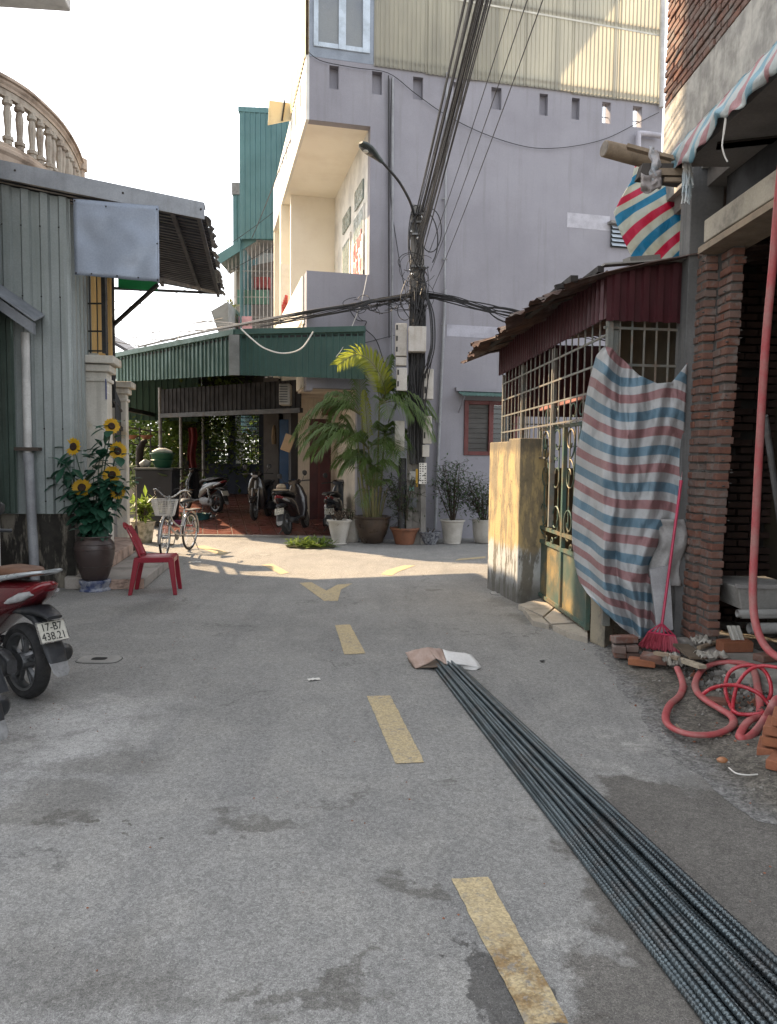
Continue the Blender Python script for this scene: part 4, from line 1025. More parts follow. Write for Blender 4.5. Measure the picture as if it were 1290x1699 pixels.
# roof behind the fascia
hb = HF.P(.9, -.02, 0); YB = 22.6
poly = [V3(pL.x, pL.y, ztL - .12), V3(pK.x, pK.y, ztK - .12), V3(pR.x, pR.y, ztR - .12), V3(pR.x - .02, HF.P(1.0, -.03, 0).y - .02, ztR - .12), V3(hc.x - .04, hc.y - .05, ztK - .1), V3(hc.x - 2.0, YB, ztK), V3(-8.5, YB, ztL)]
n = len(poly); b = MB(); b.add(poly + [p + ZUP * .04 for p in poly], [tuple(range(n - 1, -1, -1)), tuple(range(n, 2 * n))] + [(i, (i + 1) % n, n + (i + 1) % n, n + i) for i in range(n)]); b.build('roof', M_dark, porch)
# inner hanging fascia, girders and posts
b = MB(); i0, i1 = V3(-5.6, 18.6, 0), V3(-1.85, 15.9, 0)
b.corr(lambda u, w: i0.lerp(i1, u) + ZUP * (2.62 + .62 * w), 4.4, .14, .015, (-.58, -.81, 0), 1, kind='rib'); b.build('inner_fascia', mat('shade toned inner sheet', (.010, .010, .013), .85, 0, ns=2), porch)  # sheet colour taken near black to stand for the porch shade
b = MB(); b.beam(i0 + ZUP * 2.6, i1 + ZUP * 2.6, .1, .1); b.beam(V3(-6.4, 18, 2.75), V3(-6.6, YB, 2.75), .1, .1); b.beam(V3(-3.6, 17.2, 2.9), V3(-3.9, YB, 2.9), .1, .12); b.build('girder', M_dkmetal, porch)
for px, Y in ((266, 18.8), (300, 20.5), (337, 21.5)):
    q = At(px, 700, Y); b = MB(); b.tube([V3(q.x, Y, 0), V3(q.x, Y, 3.3)], .045, 8); b.build('post', M_steel, porch, smooth=True)
# far side hanging sheet on the left
b = MB(); l0, l1 = At(196, 700, 20.5), At(330, 700, 21.5); zz0, zz1 = At(230, 697, 20.8).z, 3.9
b.corr(lambda u, w: V3(l0.x, l0.y, zz0).lerp(V3(l1.x, l1.y, zz0), u) + ZUP * ((zz1 - zz0) * w), (l1 - l0).length, .17, .03, (0, -1, 0), 1, kind='rib'); b.build('rear_sheet', M_green, porch)
# floor: gently rising slab with red tiles
f0, f1 = G(262, 889), G(610, 893)
def fl(a, c):   # a across, c into depth
    p = f0.lerp(f1, a) + V3(0, 0, 0); q = V3(-6.6 + 4.6 * a, YB, .52)
    r_ = p.lerp(q, c); r_.z = .05 + .47 * c; return r_
b = MB(); b.grid(lambda a, c: fl(a, c) - ZUP * .012, 4, 4)
b.add([fl(0, 0) - ZUP * .012, fl(1, 0) - ZUP * .012, V3(fl(1, 0).x, fl(1, 0).y, 0), V3(fl(0, 0).x, fl(0, 0).y, 0)], [(0, 3, 2, 1)])
pf = b.build('porch_floor', mat('tile grout', (.17, .12, .10), .9)); tag(pf, kind='structure')
M_tile = mat('red floor tile', (.16, .05, .036), .35, c2=(.12, .04, .03), ns=2, bump=.03, rnd=.35, rc=(.17, .075, .06), grime=.3, gc=(.2, .13, .1), gs=3)
nx, ny = 14, 15
for i in range(nx):
    for j in range(ny):
        e = .04
        q = [fl((i + e) / nx, (j + e) / ny), fl((i + 1 - e) / nx, (j + e) / ny), fl((i + 1 - e) / nx, (j + 1 - e) / ny), fl((i + e) / nx, (j + 1 - e) / ny)]
        b = MB(); b.box8([p - ZUP * .011 for p in q] + q); b.build('tile', M_tile, pf)
b = MB(); b.beam(f0 + V3(0, -.05, .02), f1 + V3(0, -.05, .02), .1, .045); b.build('floor_edge', mat('pale edge strip', (.36, .34, .32), .8), pf)
# back: side walls, blue steel gate with grille
M_blue = mat('dark blue steel', (.018, .03, .062), .5, .3, ns=3)
gx0, gx1 = At(340, 750, YB).x, At(437, 750, YB).x; gz0, gz1 = .50, At(390, 686, YB).z
zm = At(390, 770, YB).z
gate_ = thing('steel_gate', 'dark blue steel gate with barred upper half at the back of the carport', 'gate', V3((gx0 + gx1) / 2, YB, .5))
b = MB(); b.box(V3((gx0 + gx1) / 2, YB, (gz0 + zm) / 2), (gx1 - gx0, .06, zm - gz0)); b.build('lower_panel', M_blue, gate_)
b = MB()
for x in (gx0, (gx0 + gx1) / 2 - .06, gx1): b.box(V3(x, YB, (gz0 + gz1) / 2), (.24, .09, gz1 - gz0))
b.box(V3((gx0 + gx1) / 2, YB, gz1), (gx1 - gx0, .08, .12)); b.box(V3((gx0 + gx1) / 2, YB - .04, gz0), (gx1 - gx0 + .3, .1, .04)); b.build('gate_frame', M_blue, gate_)
b = MB()
for i in range(30): b.tube([V3(gx0 + (gx1 - gx0) * i / 29, YB, zm), V3(gx0 + (gx1 - gx0) * i / 29, YB, gz1)], .011, 4)
for i in range(13): b.tube([V3(gx0, YB - .02, zm + (gz1 - zm) * i / 12), V3(gx1, YB - .02, zm + (gz1 - zm) * i / 12)], .013, 4)
b.build('grille', M_blue, gate_)
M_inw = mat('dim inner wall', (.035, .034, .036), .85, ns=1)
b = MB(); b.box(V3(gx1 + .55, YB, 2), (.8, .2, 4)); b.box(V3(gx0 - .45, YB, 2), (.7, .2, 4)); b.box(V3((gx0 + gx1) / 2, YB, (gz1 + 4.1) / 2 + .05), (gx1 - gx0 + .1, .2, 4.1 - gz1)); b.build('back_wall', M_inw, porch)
c0 = At(437, 700, 19); c1 = At(462, 700, 19); b = MB(); b.box(V3((c0.x + c1.x) / 2, 19.3, 1.9), (c1.x - c0.x, .5, 3.4)); b.build('column', mat('grey plaster column', (.13, .125, .125), .85, ns=2), porch)
c0 = At(461, 700, 17.5); c1 = At(482, 700, 17.5); b = MB(); b.box(V3((c0.x + c1.x) / 2, 17.8, 1.35), (c1.x - c0.x, .05, 2.3)); b.build('blue_door', mat('blue door paint', (.02, .07, .17), .5), porch)
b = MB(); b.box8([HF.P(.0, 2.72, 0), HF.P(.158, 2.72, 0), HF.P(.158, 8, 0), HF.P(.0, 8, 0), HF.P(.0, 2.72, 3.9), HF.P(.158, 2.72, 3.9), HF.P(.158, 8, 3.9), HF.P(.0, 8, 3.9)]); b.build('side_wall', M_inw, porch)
ac = thing('air_conditioner', 'small pale air conditioner box high on the porch wall', 'air conditioner', At(474, 655, 15.2))
q = At(474, 655, 15.2); b = MB(); b.box(q, (.22, .3, .42)); b.build('casing', mat('dusty casing', (.3, .28, .25), .6), ac, bevel=.02)
b = MB()
for k in range(7): b.box(q + V3(-.02, -.155, -.15 + k * .05), (.16, .012, .015))
b.build('grille', M_dkmetal, ac)
# cardboard and bag hanging by the wall
o = MB(); q = At(478, 735, 15.0); o.box(q, (.2, .05, .34), rot('Y', 20)); tag(o.build('cardboard_box', mat('brown carton', (.35, .23, .13), .85), loc=q, bevel=.01), 'flattened brown carton hung on the porch wall beside the palm', 'carton')
o = MB(); q = At(455, 720, 18.5); o.loft([(q + V3(0, 0, -.25), .05, .05), (q + V3(0, 0, -.1), .12, .06), (q + V3(0, 0, .1), .1, .05), (q + V3(0, 0, .22), .03, .02)], 10, fwd=ZUP); tag(o.build('hanging_bag', mat('tan bag', (.2, .14, .08), .8), loc=q, smooth=True), 'tan bag hanging on the grey porch column', 'bag')
o = MB(); q = At(319, 740, 20.6); o.grid(lambda a, c: q + V3((a - .5) * .22 + .03 * sin(c * 7), .05 * sin(a * 9), .5 - 1.15 * c), 8, 10); tag(o.build('red_cloth', mat('red cloth', (.10, .008, .010), .85), loc=q, solid=.01), 'red cloth hanging on a post in the carport', 'cloth')

# ================================================================== utility pole with meter boxes, street lamp and cables
PY = 14.25
pb_, pt_ = At(690, 905, PY), At(693, 342, PY)
pole = thing('utility_pole', 'concrete utility pole with meter boxes and tangled black cables', 'utility pole', V3(pb_.x, PY, 0))
def pp_(z): return V3(pb_.x + (pt_.x - pb_.x) * z / pt_.z, PY, z)
M_polec = mat('old pole concrete', (.22, .21, .195), .9, c2=(.15, .145, .135), ns=3, bump=.4, streak=.4, grime=.4, gs=2)
b = MB()
for i in range(12):
    pass
k = [pp_(pt_.z * i / 8) for i in range(9)]
vs = []
for i, p in enumerate(k):
    w = .19 - .075 * i / 8; d = .17 - .06 * i / 8
    vs += [p + V3(-w, -d, 0), p + V3(-w * .45, -d, 0), p + V3(-w * .45, -d * .6, 0), p + V3(w * .45, -d * .6, 0), p + V3(w * .45, -d, 0), p + V3(w, -d, 0), p + V3(w, d, 0), p + V3(-w, d, 0)]
fs = [(i * 8 + j, i * 8 + (j + 1) % 8, (i + 1) * 8 + (j + 1) % 8, (i + 1) * 8 + j) for i in range(8) for j in range(8)] + [tuple(range(7, -1, -1)), tuple(64 + j for j in range(8))]
b.add(vs, fs); b.build('shaft', M_polec, pole, bevel=.008)
b = MB()
for i, y in enumerate((358, 372, 392, 445, 486, 640, 720)):
    z = At(690, y, PY).z; q = pp_(z); w = .19 - .075 * z / pt_.z
    b.box(q, (w * 2 + .03, .34, .03))
b.build('steel_band', M_steel, pole); tag(kids(pole)[-1], kind='stuff')
b = MB(); rg = random.Random(8)
for y in (352, 360, 384, 395, 448, 455):
    q = At(690 + rg.uniform(-10, 10), y, PY - .2); b.lathe([(.02, -.03), (.028, -.01), (.028, .02), (.015, .04)], q, 8, mtx=rot('X', 90))
b.build('insulator', M_chrome, pole); tag(kids(pole)[-1], kind='stuff')
# meter boxes
M_box = mat('dirty white meter box', (.50, .48, .45), .6, c2=(.42, .40, .36), ns=4, streak=.35, sc=(.25, .17, .1), grime=.3, gs=4, gc=(.25, .2, .15))
def mbox(x0, y0, x1, y1, Y, dep, name='meter_box', louv=0):
    a, c = At(x0, y1, Y), At(x1, y0, Y)
    bb = MB(); bb.box8([V3(a.x, Y, a.z), V3(c.x, Y, a.z), V3(c.x, Y + dep, a.z), V3(a.x, Y + dep, a.z), V3(a.x, Y, c.z), V3(c.x, Y, c.z), V3(c.x, Y + dep, c.z), V3(a.x, Y + dep, c.z)])
    o = bb.build(name, M_box, pole, bevel=.012)
    if louv:
        g_ = MB(); n_ = louv
        for i in range(n_):
            z = a.z + (c.z - a.z) * (i + .6) / n_; g_.box(V3(a.x + .03, Y - .004, z), (.03, .01, (c.z - a.z) / n_ * .45))
        g_.build('window_slot', M_dkmetal, o)
    return o
o = mbox(678, 541, 708, 582, 13.72, .3, 'junction_box'); 
b = MB(); q = At(693, 581, 13.72); b.box(q, (.3, .02, .03)); b.build('box_lip', M_box, o)
mbox(656, 536, 676, 590, 13.86, .22, louv=3); mbox(657, 592, 675, 606, 13.88, .2); mbox(658, 610, 676, 648, 13.86, .22, louv=2)
mbox(703, 612, 720, 662, 13.95, .22, louv=2); mbox(702, 690, 717, 736, 13.95, .22, louv=2); mbox(701, 738, 713, 758, 13.95, .2)
mbox(655, 698, 672, 748, 13.9, .2)
# strips of paper adverts on the shaft and a code board
b = MB(); c0, c1 = At(696, 768, 13.9), At(708, 803, 13.9); b.box8([V3(c0.x, 13.9, c1.z), V3(c1.x, 13.9, c1.z), V3(c1.x, 13.92, c1.z), V3(c0.x, 13.92, c1.z), V3(c0.x, 13.9, c0.z), V3(c1.x, 13.9, c0.z), V3(c1.x, 13.92, c0.z), V3(c0.x, 13.92, c0.z)]); cb = b.build('code_board', M_white, pole)
b = MB()
for i in range(9):
    for j in range(3):
        if rg.random() < .8: b.box(V3(c0.x + (c1.x - c0.x) * (j + .5) / 3, 13.896, c1.z + (c0.z - c1.z) * (i + .5) / 9), (.025, .004, .018))
b.build('print', M_dkmetal, cb); tag(cb.children[0] if cb.children else kids(cb)[0], kind='stuff')
for x0, y0, x1, y1, c in ((680, 782, 690, 796, (.45, .45, .42)), (679, 806, 687, 814, (.2, .42, .36)), (676, 826, 692, 842, (.12, .13, .14)), (690, 778, 694, 808, (.55, .33, .05))):
    b = MB(); a_, c_ = At(x0, y1, 14.06), At(x1, y0, 14.06); b.box(V3((a_.x + c_.x) / 2, 14.065, (a_.z + c_.z) / 2), (c_.x - a_.x, .006, c_.z - a_.z)); b.build('sticker', mat('paper sticker', c, .8), pole)
# street lamp
lamp = thing('street_lamp', 'street lamp with curved dark arm on the utility pole', 'street lamp', At(690, 380, PY - .1))
arm = spline([At(694, 405, PY - .15), At(690, 375, PY - .15), At(683, 340, PY - .35), At(665, 305, PY - .6), At(645, 280, PY - .85), At(630, 264, PY - 1.05)], 7)
b = MB(); b.tube(arm, .024, 10); b.build('arm', M_dkmetal, lamp, smooth=True)
h0, h1 = At(632, 266, PY - 1.05), At(599, 236, PY - 1.45); d = (h1 - h0).normalized(); lt = d.cross(ZUP).normalized()
b = MB(); b.loft([(h0 - d * .03, .035, .035), (h0 + d * .06, .045, .045), (h0.lerp(h1, .35), .085, .05), (h0.lerp(h1, .65), .115, .055), (h0.lerp(h1, .88), .10, .045), (h1, .045, .02)], 16, 2.2, lat=lt); b.build('lamp_head', mat('lamp housing', (.05, .065, .065), .45, .3), lamp, smooth=50)
dn = lt.cross(d); dn = -dn if dn.z > 0 else dn
c = h0.lerp(h1, .66) + dn * .052; b = MB()
b.loft([(c - d * .12, .05, .008), (c - d * .06, .07, .012), (c + d * .08, .07, .012), (c + d * .13, .04, .006)], 12, 2.2, lat=lt); b.build('lens_frame', mat('lamp underside', (.10, .11, .115), .3, .4), lamp)
b = MB(); c2_ = c + dn * .012 + d * .03; b.lathe([(.045, 0), (.04, .012), (0, .018)], c2_, 12, mtx=dn.to_track_quat('Z', 'Y').to_matrix()); b.build('diode', mat('pale diode', (.75, .76, .7), .3), lamp)

# cables: each bundle is one thing
def cable_run(name, label, runs, cat='cable'):
    bb = MB()
    for pts, r_ in runs: bb.tube(pts, r_, 5)
    o = bb.build(name, M_black); tag(o, label, cat); return o
rg = random.Random(11)
runs = []
# overhead bundle towards the camera
for i in range(21):
    y0 = rg.uniform(352, 450); x0 = 694 + rg.uniform(-8, 10); Y0 = PY - rg.uniform(.05, .25)
    a = At(x0, y0, Y0); e = V3(1.86 + rg.uniform(-.10, .16), -8, 8.8 + rg.uniform(-.12, .2))
    runs.append((sag(a, e, rg.uniform(.12, .3), 26), rg.choice((.006, .008, .008, .011))))
for x, r_ in ((700, .022), (704, .018)):
    a = At(x, 352, PY - .1); e = V3(1.75 + (x - 700) * .05, -8, 9.0); runs.append((sag(a, e, .25, 26), r_))
cable_run('overhead_cables', 'thick bunch of black cables rising from the pole to the top edge', runs, 'cables')
runs = []
for i in range(3):
    a = At(712 + i * 3, 420 + i * 30, PY - .1); e = V3(1.98 + i * .10, -8, 8.7); runs.append((sag(a, e, .7, 24), .005))
cable_run('overhead_wires', 'few thin loose wires hanging right of the overhead cable bunch', runs, 'wires')
runs = []
for i in range(12):
    a = At(690 + rg.uniform(-20, 15), 490 + rg.uniform(-8, 10), PY - .15 + rg.uniform(-.1, .1)); m_ = At(560 + rg.uniform(-30, 30), 512 + rg.uniform(-6, 12), PY + .1 - .9 * 0 + rg.uniform(-.25, .0)); e = At(205, 585 - rg.uniform(0, 55), 22)
    runs.append((spline([a, At(630, 499 + rg.uniform(-5, 9), PY - .2), At(560, 514 + rg.uniform(-5, 6), PY - .25), At(430, 538 + rg.uniform(-6, 6), 15.5), At(330, 552 - rg.uniform(0, 22), 18), e][:(6 if i < 5 else 4)], 6), rg.choice((.006, .008, .012))))
runs.append((spline([At(690, 488, PY - .2), At(600, 503, PY - .25), At(505, 518, PY - .2), At(430, 532, 15.3), At(330, 552, 18), At(230, 575, 22)], 6), .03))
cable_run('lane_cables', 'sagging cables running from the pole over the green porch', runs, 'cables')
runs = []
for i in range(13):
    a = At(700 + rg.uniform(-15, 20), 488 + rg.uniform(-8, 10), PY - .15); e = At(1010 + rg.uniform(-30, 30), 560 + rg.uniform(-22, 16), 13.2)
    runs.append((spline([a, At(745, 492 + rg.uniform(-6, 10), PY - .3), At(800, 503 + rg.uniform(-6, 13), PY - .4), At(850, 516 + rg.uniform(-4, 22), PY - .5), e], 6), rg.choice((.006, .009, .012))))
cable_run('side_cables', 'cables running from the pole behind the maroon shed roof', runs, 'cables')
# coils and tangles on the pole
runs = []
def coil(px, py, rx, ry, Y, r_, turns=1.0, ph=0):
    pts = []
    n_ = int(26 * turns)
    for i in range(n_ + 1):
        t_ = ph + 2 * pi * turns * i / n_; pts.append(At(px + rx * cos(t_), py + ry * sin(t_), Y + .04 * sin(3 * t_)))
    runs.append((pts, r_))
coil(703, 398, 24, 48, PY - .3, .012, .95, 1.2); coil(690, 400, 12, 60, PY - .28, .01, .9); coil(715, 382, 18, 36, PY - .25, .01, .6, -1.5)
for i in range(11): coil(690 + rg.uniform(-10, 14), rg.uniform(430, 500), rg.uniform(8, 22), rg.uniform(8, 24), PY - .25 - rg.random() * .15, rg.choice((.005, .007)), rg.uniform(.7, 1.3), rg.uniform(0, 6))
for i in range(22):
    x = 690 + rg.uniform(-18, 20); y0 = rg.uniform(440, 500)
    runs.append((spline([At(x, y0, PY - .3), At(x + rg.uniform(-10, 10), y0 + 40, PY - .33), At(690 + rg.uniform(-14, 16), y0 + 100, PY - .3), At(690 + rg.uniform(-14, 14), rg.uniform(600, 760), PY - .28)], 5), rg.choice((.006, .009, .014))))
for i in range(8):
    x = 716 + rg.uniform(-4, 6); runs.append((spline([At(705, 480, PY - .3), At(x, 520, PY - .4), At(x + 2, 570, PY - .5), At(x - 4, 600, PY - .5), At(700 + rg.uniform(-6, 12), 640, PY - .35), At(700, 720, PY - .3)], 5), .009))
for i in range(14):
    coil(620 + rg.uniform(-30, 60), 500 + rg.uniform(-6, 14), rg.uniform(10, 32), rg.uniform(3, 12), PY - .2, .006, rg.uniform(.5, 1.2), rg.uniform(0, 6))
coil(618, 506, 9, 9, PY - .22, .011, 1); coil(612, 520, 18, 14, PY - .2, .006, .7, 2)
coil(672, 515, 12, 16, PY - .2, .008, .9, 1)
b = MB(); 
for pts, r_ in runs: b.tube(pts, r_, 5)
tag(b.build('cable_tangle', M_black, pole), kind='stuff')
# thick black riser between the boxes
b = MB(); 
for i in range(14):
    x = 682 + i * 1.6; b.tube(spline([At(x, 495, PY - .26), At(x + rg.uniform(-3, 3), 560, PY - .24), At(x + rg.uniform(-4, 4), 680, PY - .22), At(x + rg.uniform(-3, 3), 770, PY - .22)], 4), .022, 6)
tag(b.build('riser_cables', M_black, pole), kind='stuff')
b = MB(); b.tube([At(668, 760, PY - .1), At(666, 908, PY - .12)], .075, 10); b.build('riser_duct', mat('dark duct', (.035, .035, .04), .6), pole, smooth=True)
# wires on the facade
def wall_pts(l, off=-.05): return spline([On(x, y, HF.P(0, off, 0), HF.V) for x, y in l], 6)
cable_run('facade_wire', 'single wire sagging across the lilac wall below the vents', [(wall_pts(((512, 86), (535, 101), (590, 112), (645, 121), (690, 155), (740, 190), (800, 220), (860, 240), (905, 246), (960, 241), (1010, 228), (1060, 203), (1094, 186))), .007)], 'wire')
cable_run('facade_wire', 'thin black wire from balcony edge down to the pole', [(wall_pts(((650, 130), (648, 310), (658, 400), (672, 480))), .008), (wall_pts(((646, 130), (646, 560))), .01)], 'wire')
cable_run('facade_wire', 'kinked black wire between cable tangle and potted palm', [(wall_pts(((575, 505), (592, 530), (608, 533), (606, 545), (625, 565), (640, 610), (650, 640))), .009), (wall_pts(((600, 570), (655, 556))), .006)], 'wire')
b = MB(); b.tube(spline([On(x, y, HF.P(0, -.5, 0), HF.V) for x, y in ((610, 455), (600, 500), (583, 545), (570, 575), (558, 592))], 5), .007, 5); tag(b.build('white_string', M_white), 'thin white string hanging from the balcony to the palm', 'string')
b = MB(); b.tube(spline([At(400, 545, 14.4), At(418, 562, 14.3), At(440, 578, 14.2), At(470, 586, 14.1), At(500, 578, 14.0), At(520, 550, 14.0)], 6), .014, 6); tag(b.build('white_cable', M_white), 'white cable looping down over the green porch fascia', 'cable')
b = MB(); b.tube(spline([At(292, 586, 16.0), At(293, 570, 15.9), At(298, 555, 15.9)], 5), .012, 6); tag(b.build('white_cable', M_white), 'short white cable end hanging left on the porch fascia', 'cable')
cable_run('sky_wires', 'thin wires crossing the sky above the porch roof', [(sag(At(190, 500 + k * 14, 20), At(480, 330 + 60 * k, 24), .3), .009) for k in range(2)] + [(sag(At(188, 530 + 12 * k, 22), At(370, 528 + 14 * k, 21), .15), .012) for k in range(4)] + [(sag(At(418, 395, 23), At(482, 232, 17.2), .05), .012)], 'wires')

# ================================================================== right side: gate, maroon shed and building site
def yellow_wall():
    t = NT('mouldy yellow wall'); z = t.sep()[2]
    n1 = t.noise(1, 7, .7, vec=t.scaled((6.5, 6.5, 1.5))); n2 = t.noise(9, 6, .75); n3 = t.noise(2.2, 6, .7)
    yel = t.mix(n3, (.50, .375, .17), (.40, .31, .17))
    yel = t.mix(t.step(n1, .45, .57, 0, .88), yel, t.mix(n2, (.30, .25, .17), (.11, .09, .06)))
    yel = t.mix(t.step(n2, .56, .70, 0, .75), yel, (.13, .11, .08))
    low = t.mix(t.step(n1, .46, .54), t.mix(n2, (.50, .52, .53), (.34, .35, .34)), t.mix(n2, (.22, .21, .18), (.09, .085, .075)))
    low = t.mix(t.step(t.math('ADD', z, t.math('MULTIPLY', n3, .3)), .25, .5, .85, 0), low, t.mix(n2, (.14, .13, .11), (.05, .048, .042)))
    col = t.mix(t.step(t.math('ADD', z, t.math('MULTIPLY', n1, .55)), .82, .92), low, yel)
    col = t.mix(t.step(t.math('ADD', z, t.math('MULTIPLY', n2, -.25)), 1.52, 1.64, 0, .7), col, (.10, .09, .075))
    t.bump(t.math('ADD', n2, t.noise(45, 4)), .5, .008); return t.done(col, .92)
M_yel = yellow_wall()
M_bar = mat('grey green bars', (.17, .18, .165), .55, .3, c2=(.22, .2, .17), ns=8, grime=.5, gc=(.2, .11, .06), gs=6)
gA = G(858, 1001); gB = G(808, 976)
dW = (gB - gA); dW.z = 0; WF = Frame(gA, math.degrees(atan2(dW.y, dW.x)) - 90)     # V along the lane wall, U into the plot
wl = dW.length
z_t1 = WF.px(880, 727)[1]
yard = thing('yellow_gate_wall', 'mouldy yellow gate pillar with caged wall top beside the green iron gate', 'gate wall', WF.P(.15, .3, 0)); yard['kind'] = 'thing'
TW = WF.px(905, 960)[0]
zt2 = z_t1 - .03
b = MB(); b.fbox(WF, 0, TW, 0, .36, -.05, z_t1); b.build('pillar', M_yel, yard, bevel=.012)
b = MB(); b.fbox(WF, .003, TW - .06, .30, wl, -.05, zt2); b.build('low_wall', M_yel, yard, bevel=.012)
# maroon shed: lane side goes back from the corner
mk = At(1006, 531, 6.25); mf = At(831, 621, 10.5)
dM = (mf - mk); dM.z = 0; LM = dM.length
MF = Frame(mk, math.degrees(atan2(dM.y, dM.x)) - 90)          # V along the lane, U into the plot
zmb = (mk.z + mf.z) / 2
M_mar = mat('maroon sheet metal', (.085, .022, .028), .45, .2, c2=(.065, .018, .022), ns=2.5, bump=.03, streak=.3, sc=(.05, .02, .02))
M_rust = mat('rusted sheet roof', (.10, .055, .04), .8, .2, c2=(.05, .03, .028), ns=5, bump=.3, grime=.6, gc=(.22, .2, .18), gs=3)
ms = thing('maroon_shed', 'caged shed with maroon corrugated skirt and rusty roof beside the brick piers', 'shed', MF.P(.5, 1.5, 0))
z_mt = At(1006, 443, 6.25).z
nS = 5
for i in range(nS):
    v0, v1 = LM * i / nS, LM * (i + 1) / nS + .02
    zt_ = lambda v: z_mt + .0 * v
    b = MB(); b.corr(lambda a, c: MF.P(0, v0 + (v1 - v0) * a, zmb + (z_mt - .02 - zmb) * c), v1 - v0, .115, .025, -MF.U, 1, kind='rib'); b.build('skirt_sheet', M_mar, ms)
mE = At(1149, 538, 6.35); w_f = (V3(mE.x, mE.y, 0) - V3(mk.x, mk.y, 0)).length
zfe = At(1149, 428, 6.35).z
for i in range(2):
    a_ = mk.lerp(mE, i / 2); c_ = mk.lerp(mE, (i + 1) / 2)
    b = MB(); b.corr(lambda a, c: V3(*(a_.lerp(c_, a).xy), zmb - .02 + (z_mt + (zfe - z_mt) * (i + a) / 2 - .01 - zmb) * c), w_f / 2, .125, .035, (0, -1, 0), 1, kind='trap'); b.build('front_sheet', M_mar, ms)
# roof sheet with a broken eave hanging over the lane
def roof_fn(u, v):
    return MF.P(u, v, z_mt + .03 + u * .12 + .02 * noise.noise(V3(u * 2, v * 2, 1)))
for i in range(5):
    v0 = -.12 + (LM + .35) * i / 5; v1 = v0 + (LM + .35) / 5 + .05
    ov = -.42 - .1 * (i % 2) - (.06 if i > 2 else 0)
    b = MB(); b.corr(lambda a, c: roof_fn(ov + (.12 * noise.noise(V3(a * 5, i, 0)) * (1 - c)) + (1.7 - ov) * c, v0 + (v1 - v0) * a) + ZUP * (-.28 * (1 - c) ** 3 * (.6 + .4 * noise.noise(V3(a * 3, i * 2, 5)))), v1 - v0, .08, .02, ZUP, 6, kind='sine'); b.build('roof_sheet', M_rust, ms)
b = MB(); b.beam(MF.P(-.3, -.1, z_mt - .12), MF.P(-.3, LM + .2, z_mt - .12), .06, .05); b.beam(MF.P(-.06, -.02, z_mt - .02), MF.P(-.06, LM + .1, z_mt - .02), .05, .05)
for i in range(6): v = .1 + i * (LM - .1) / 5; b.beam(MF.P(-.4, v, z_mt - .15), MF.P(.3, v, z_mt + .04), .04, .04)
b.build('rafter', mat('dark timber', (.03, .026, .024), .9), ms); tag(kids(ms)[-1], kind='stuff')  # very dark timber under the roof sheets
b = MB(); b.beam(At(1000, 440, 6.22), At(1150, 429, 6.3), .10, .014); b.beam(At(1040, 432, 6.5), At(1090, 428, 6.6), .10, .04); b.build('roof_flashing', mat('grey flashing', (.3, .29, .27), .7), ms)
# cage bars on the lane side and at the front
b = MB(); M_ = 22
zc0 = z_t1 + .0
for i in range(M_):
    v = .02 + (LM - .04) * i / (M_ - 1); zb__ = 1.62 if v > 1.95 else 1.95
    b.tube([MF.P(.03, v, zb__), MF.P(.03, v, zmb + .02)], .008, 5)
for z in (1.98, 2.2, 2.42, 2.64): b.beam(MF.P(.03, .02, z), MF.P(.03, LM, z), .014, .018)
for v in (.05, 1.7, 3.1, LM - .05): b.beam(MF.P(.05, v, .9), MF.P(.05, v, zmb), .05, .05)
b.beam(MF.P(.03, 1.9, 1.63), MF.P(.03, LM, 1.63), .014, .018); b.build('lane_cage', M_bar, ms)
b = MB()
for i in range(7):
    q = mk.lerp(mE, (i + .3) / 7); b.tube([V3(q.x, q.y + .05, 1.0), V3(q.x, q.y + .05, zmb)], .009, 5)
for z in (2.1, 2.4, 2.7): b.beam(V3(mk.x, mk.y + .05, z), V3(mE.x, mE.y + .05, z), .016, .02)
q = mk.lerp(mE, .14); b.beam(V3(q.x, q.y + .1, .2), V3(q.x, q.y + .1, zmb), .06, .06); b.build('front_cage', M_bar, ms)
# far side cage toward the street, back wall of the yard in the gloom
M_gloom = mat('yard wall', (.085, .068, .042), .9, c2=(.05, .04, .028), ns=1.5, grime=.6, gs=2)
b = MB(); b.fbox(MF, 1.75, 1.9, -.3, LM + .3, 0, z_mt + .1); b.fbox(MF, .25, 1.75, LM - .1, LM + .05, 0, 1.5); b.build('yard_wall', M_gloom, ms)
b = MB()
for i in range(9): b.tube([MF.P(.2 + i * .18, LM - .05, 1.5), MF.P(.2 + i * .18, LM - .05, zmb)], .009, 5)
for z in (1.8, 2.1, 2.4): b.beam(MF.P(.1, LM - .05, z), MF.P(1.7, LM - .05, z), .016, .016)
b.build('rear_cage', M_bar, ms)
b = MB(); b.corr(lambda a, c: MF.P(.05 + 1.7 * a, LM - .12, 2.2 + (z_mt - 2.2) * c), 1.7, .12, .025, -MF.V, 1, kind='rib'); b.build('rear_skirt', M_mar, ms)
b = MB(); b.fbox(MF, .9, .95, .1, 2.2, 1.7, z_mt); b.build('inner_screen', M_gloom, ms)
b = MB(); b.fbox(MF, .7, 1.3, .5, 1.0, 0, 1.9); b.fbox(MF, 1.0, 1.6, 1.5, 2.2, 0, 1.3); b.build('stored_goods', M_gloom, ms)
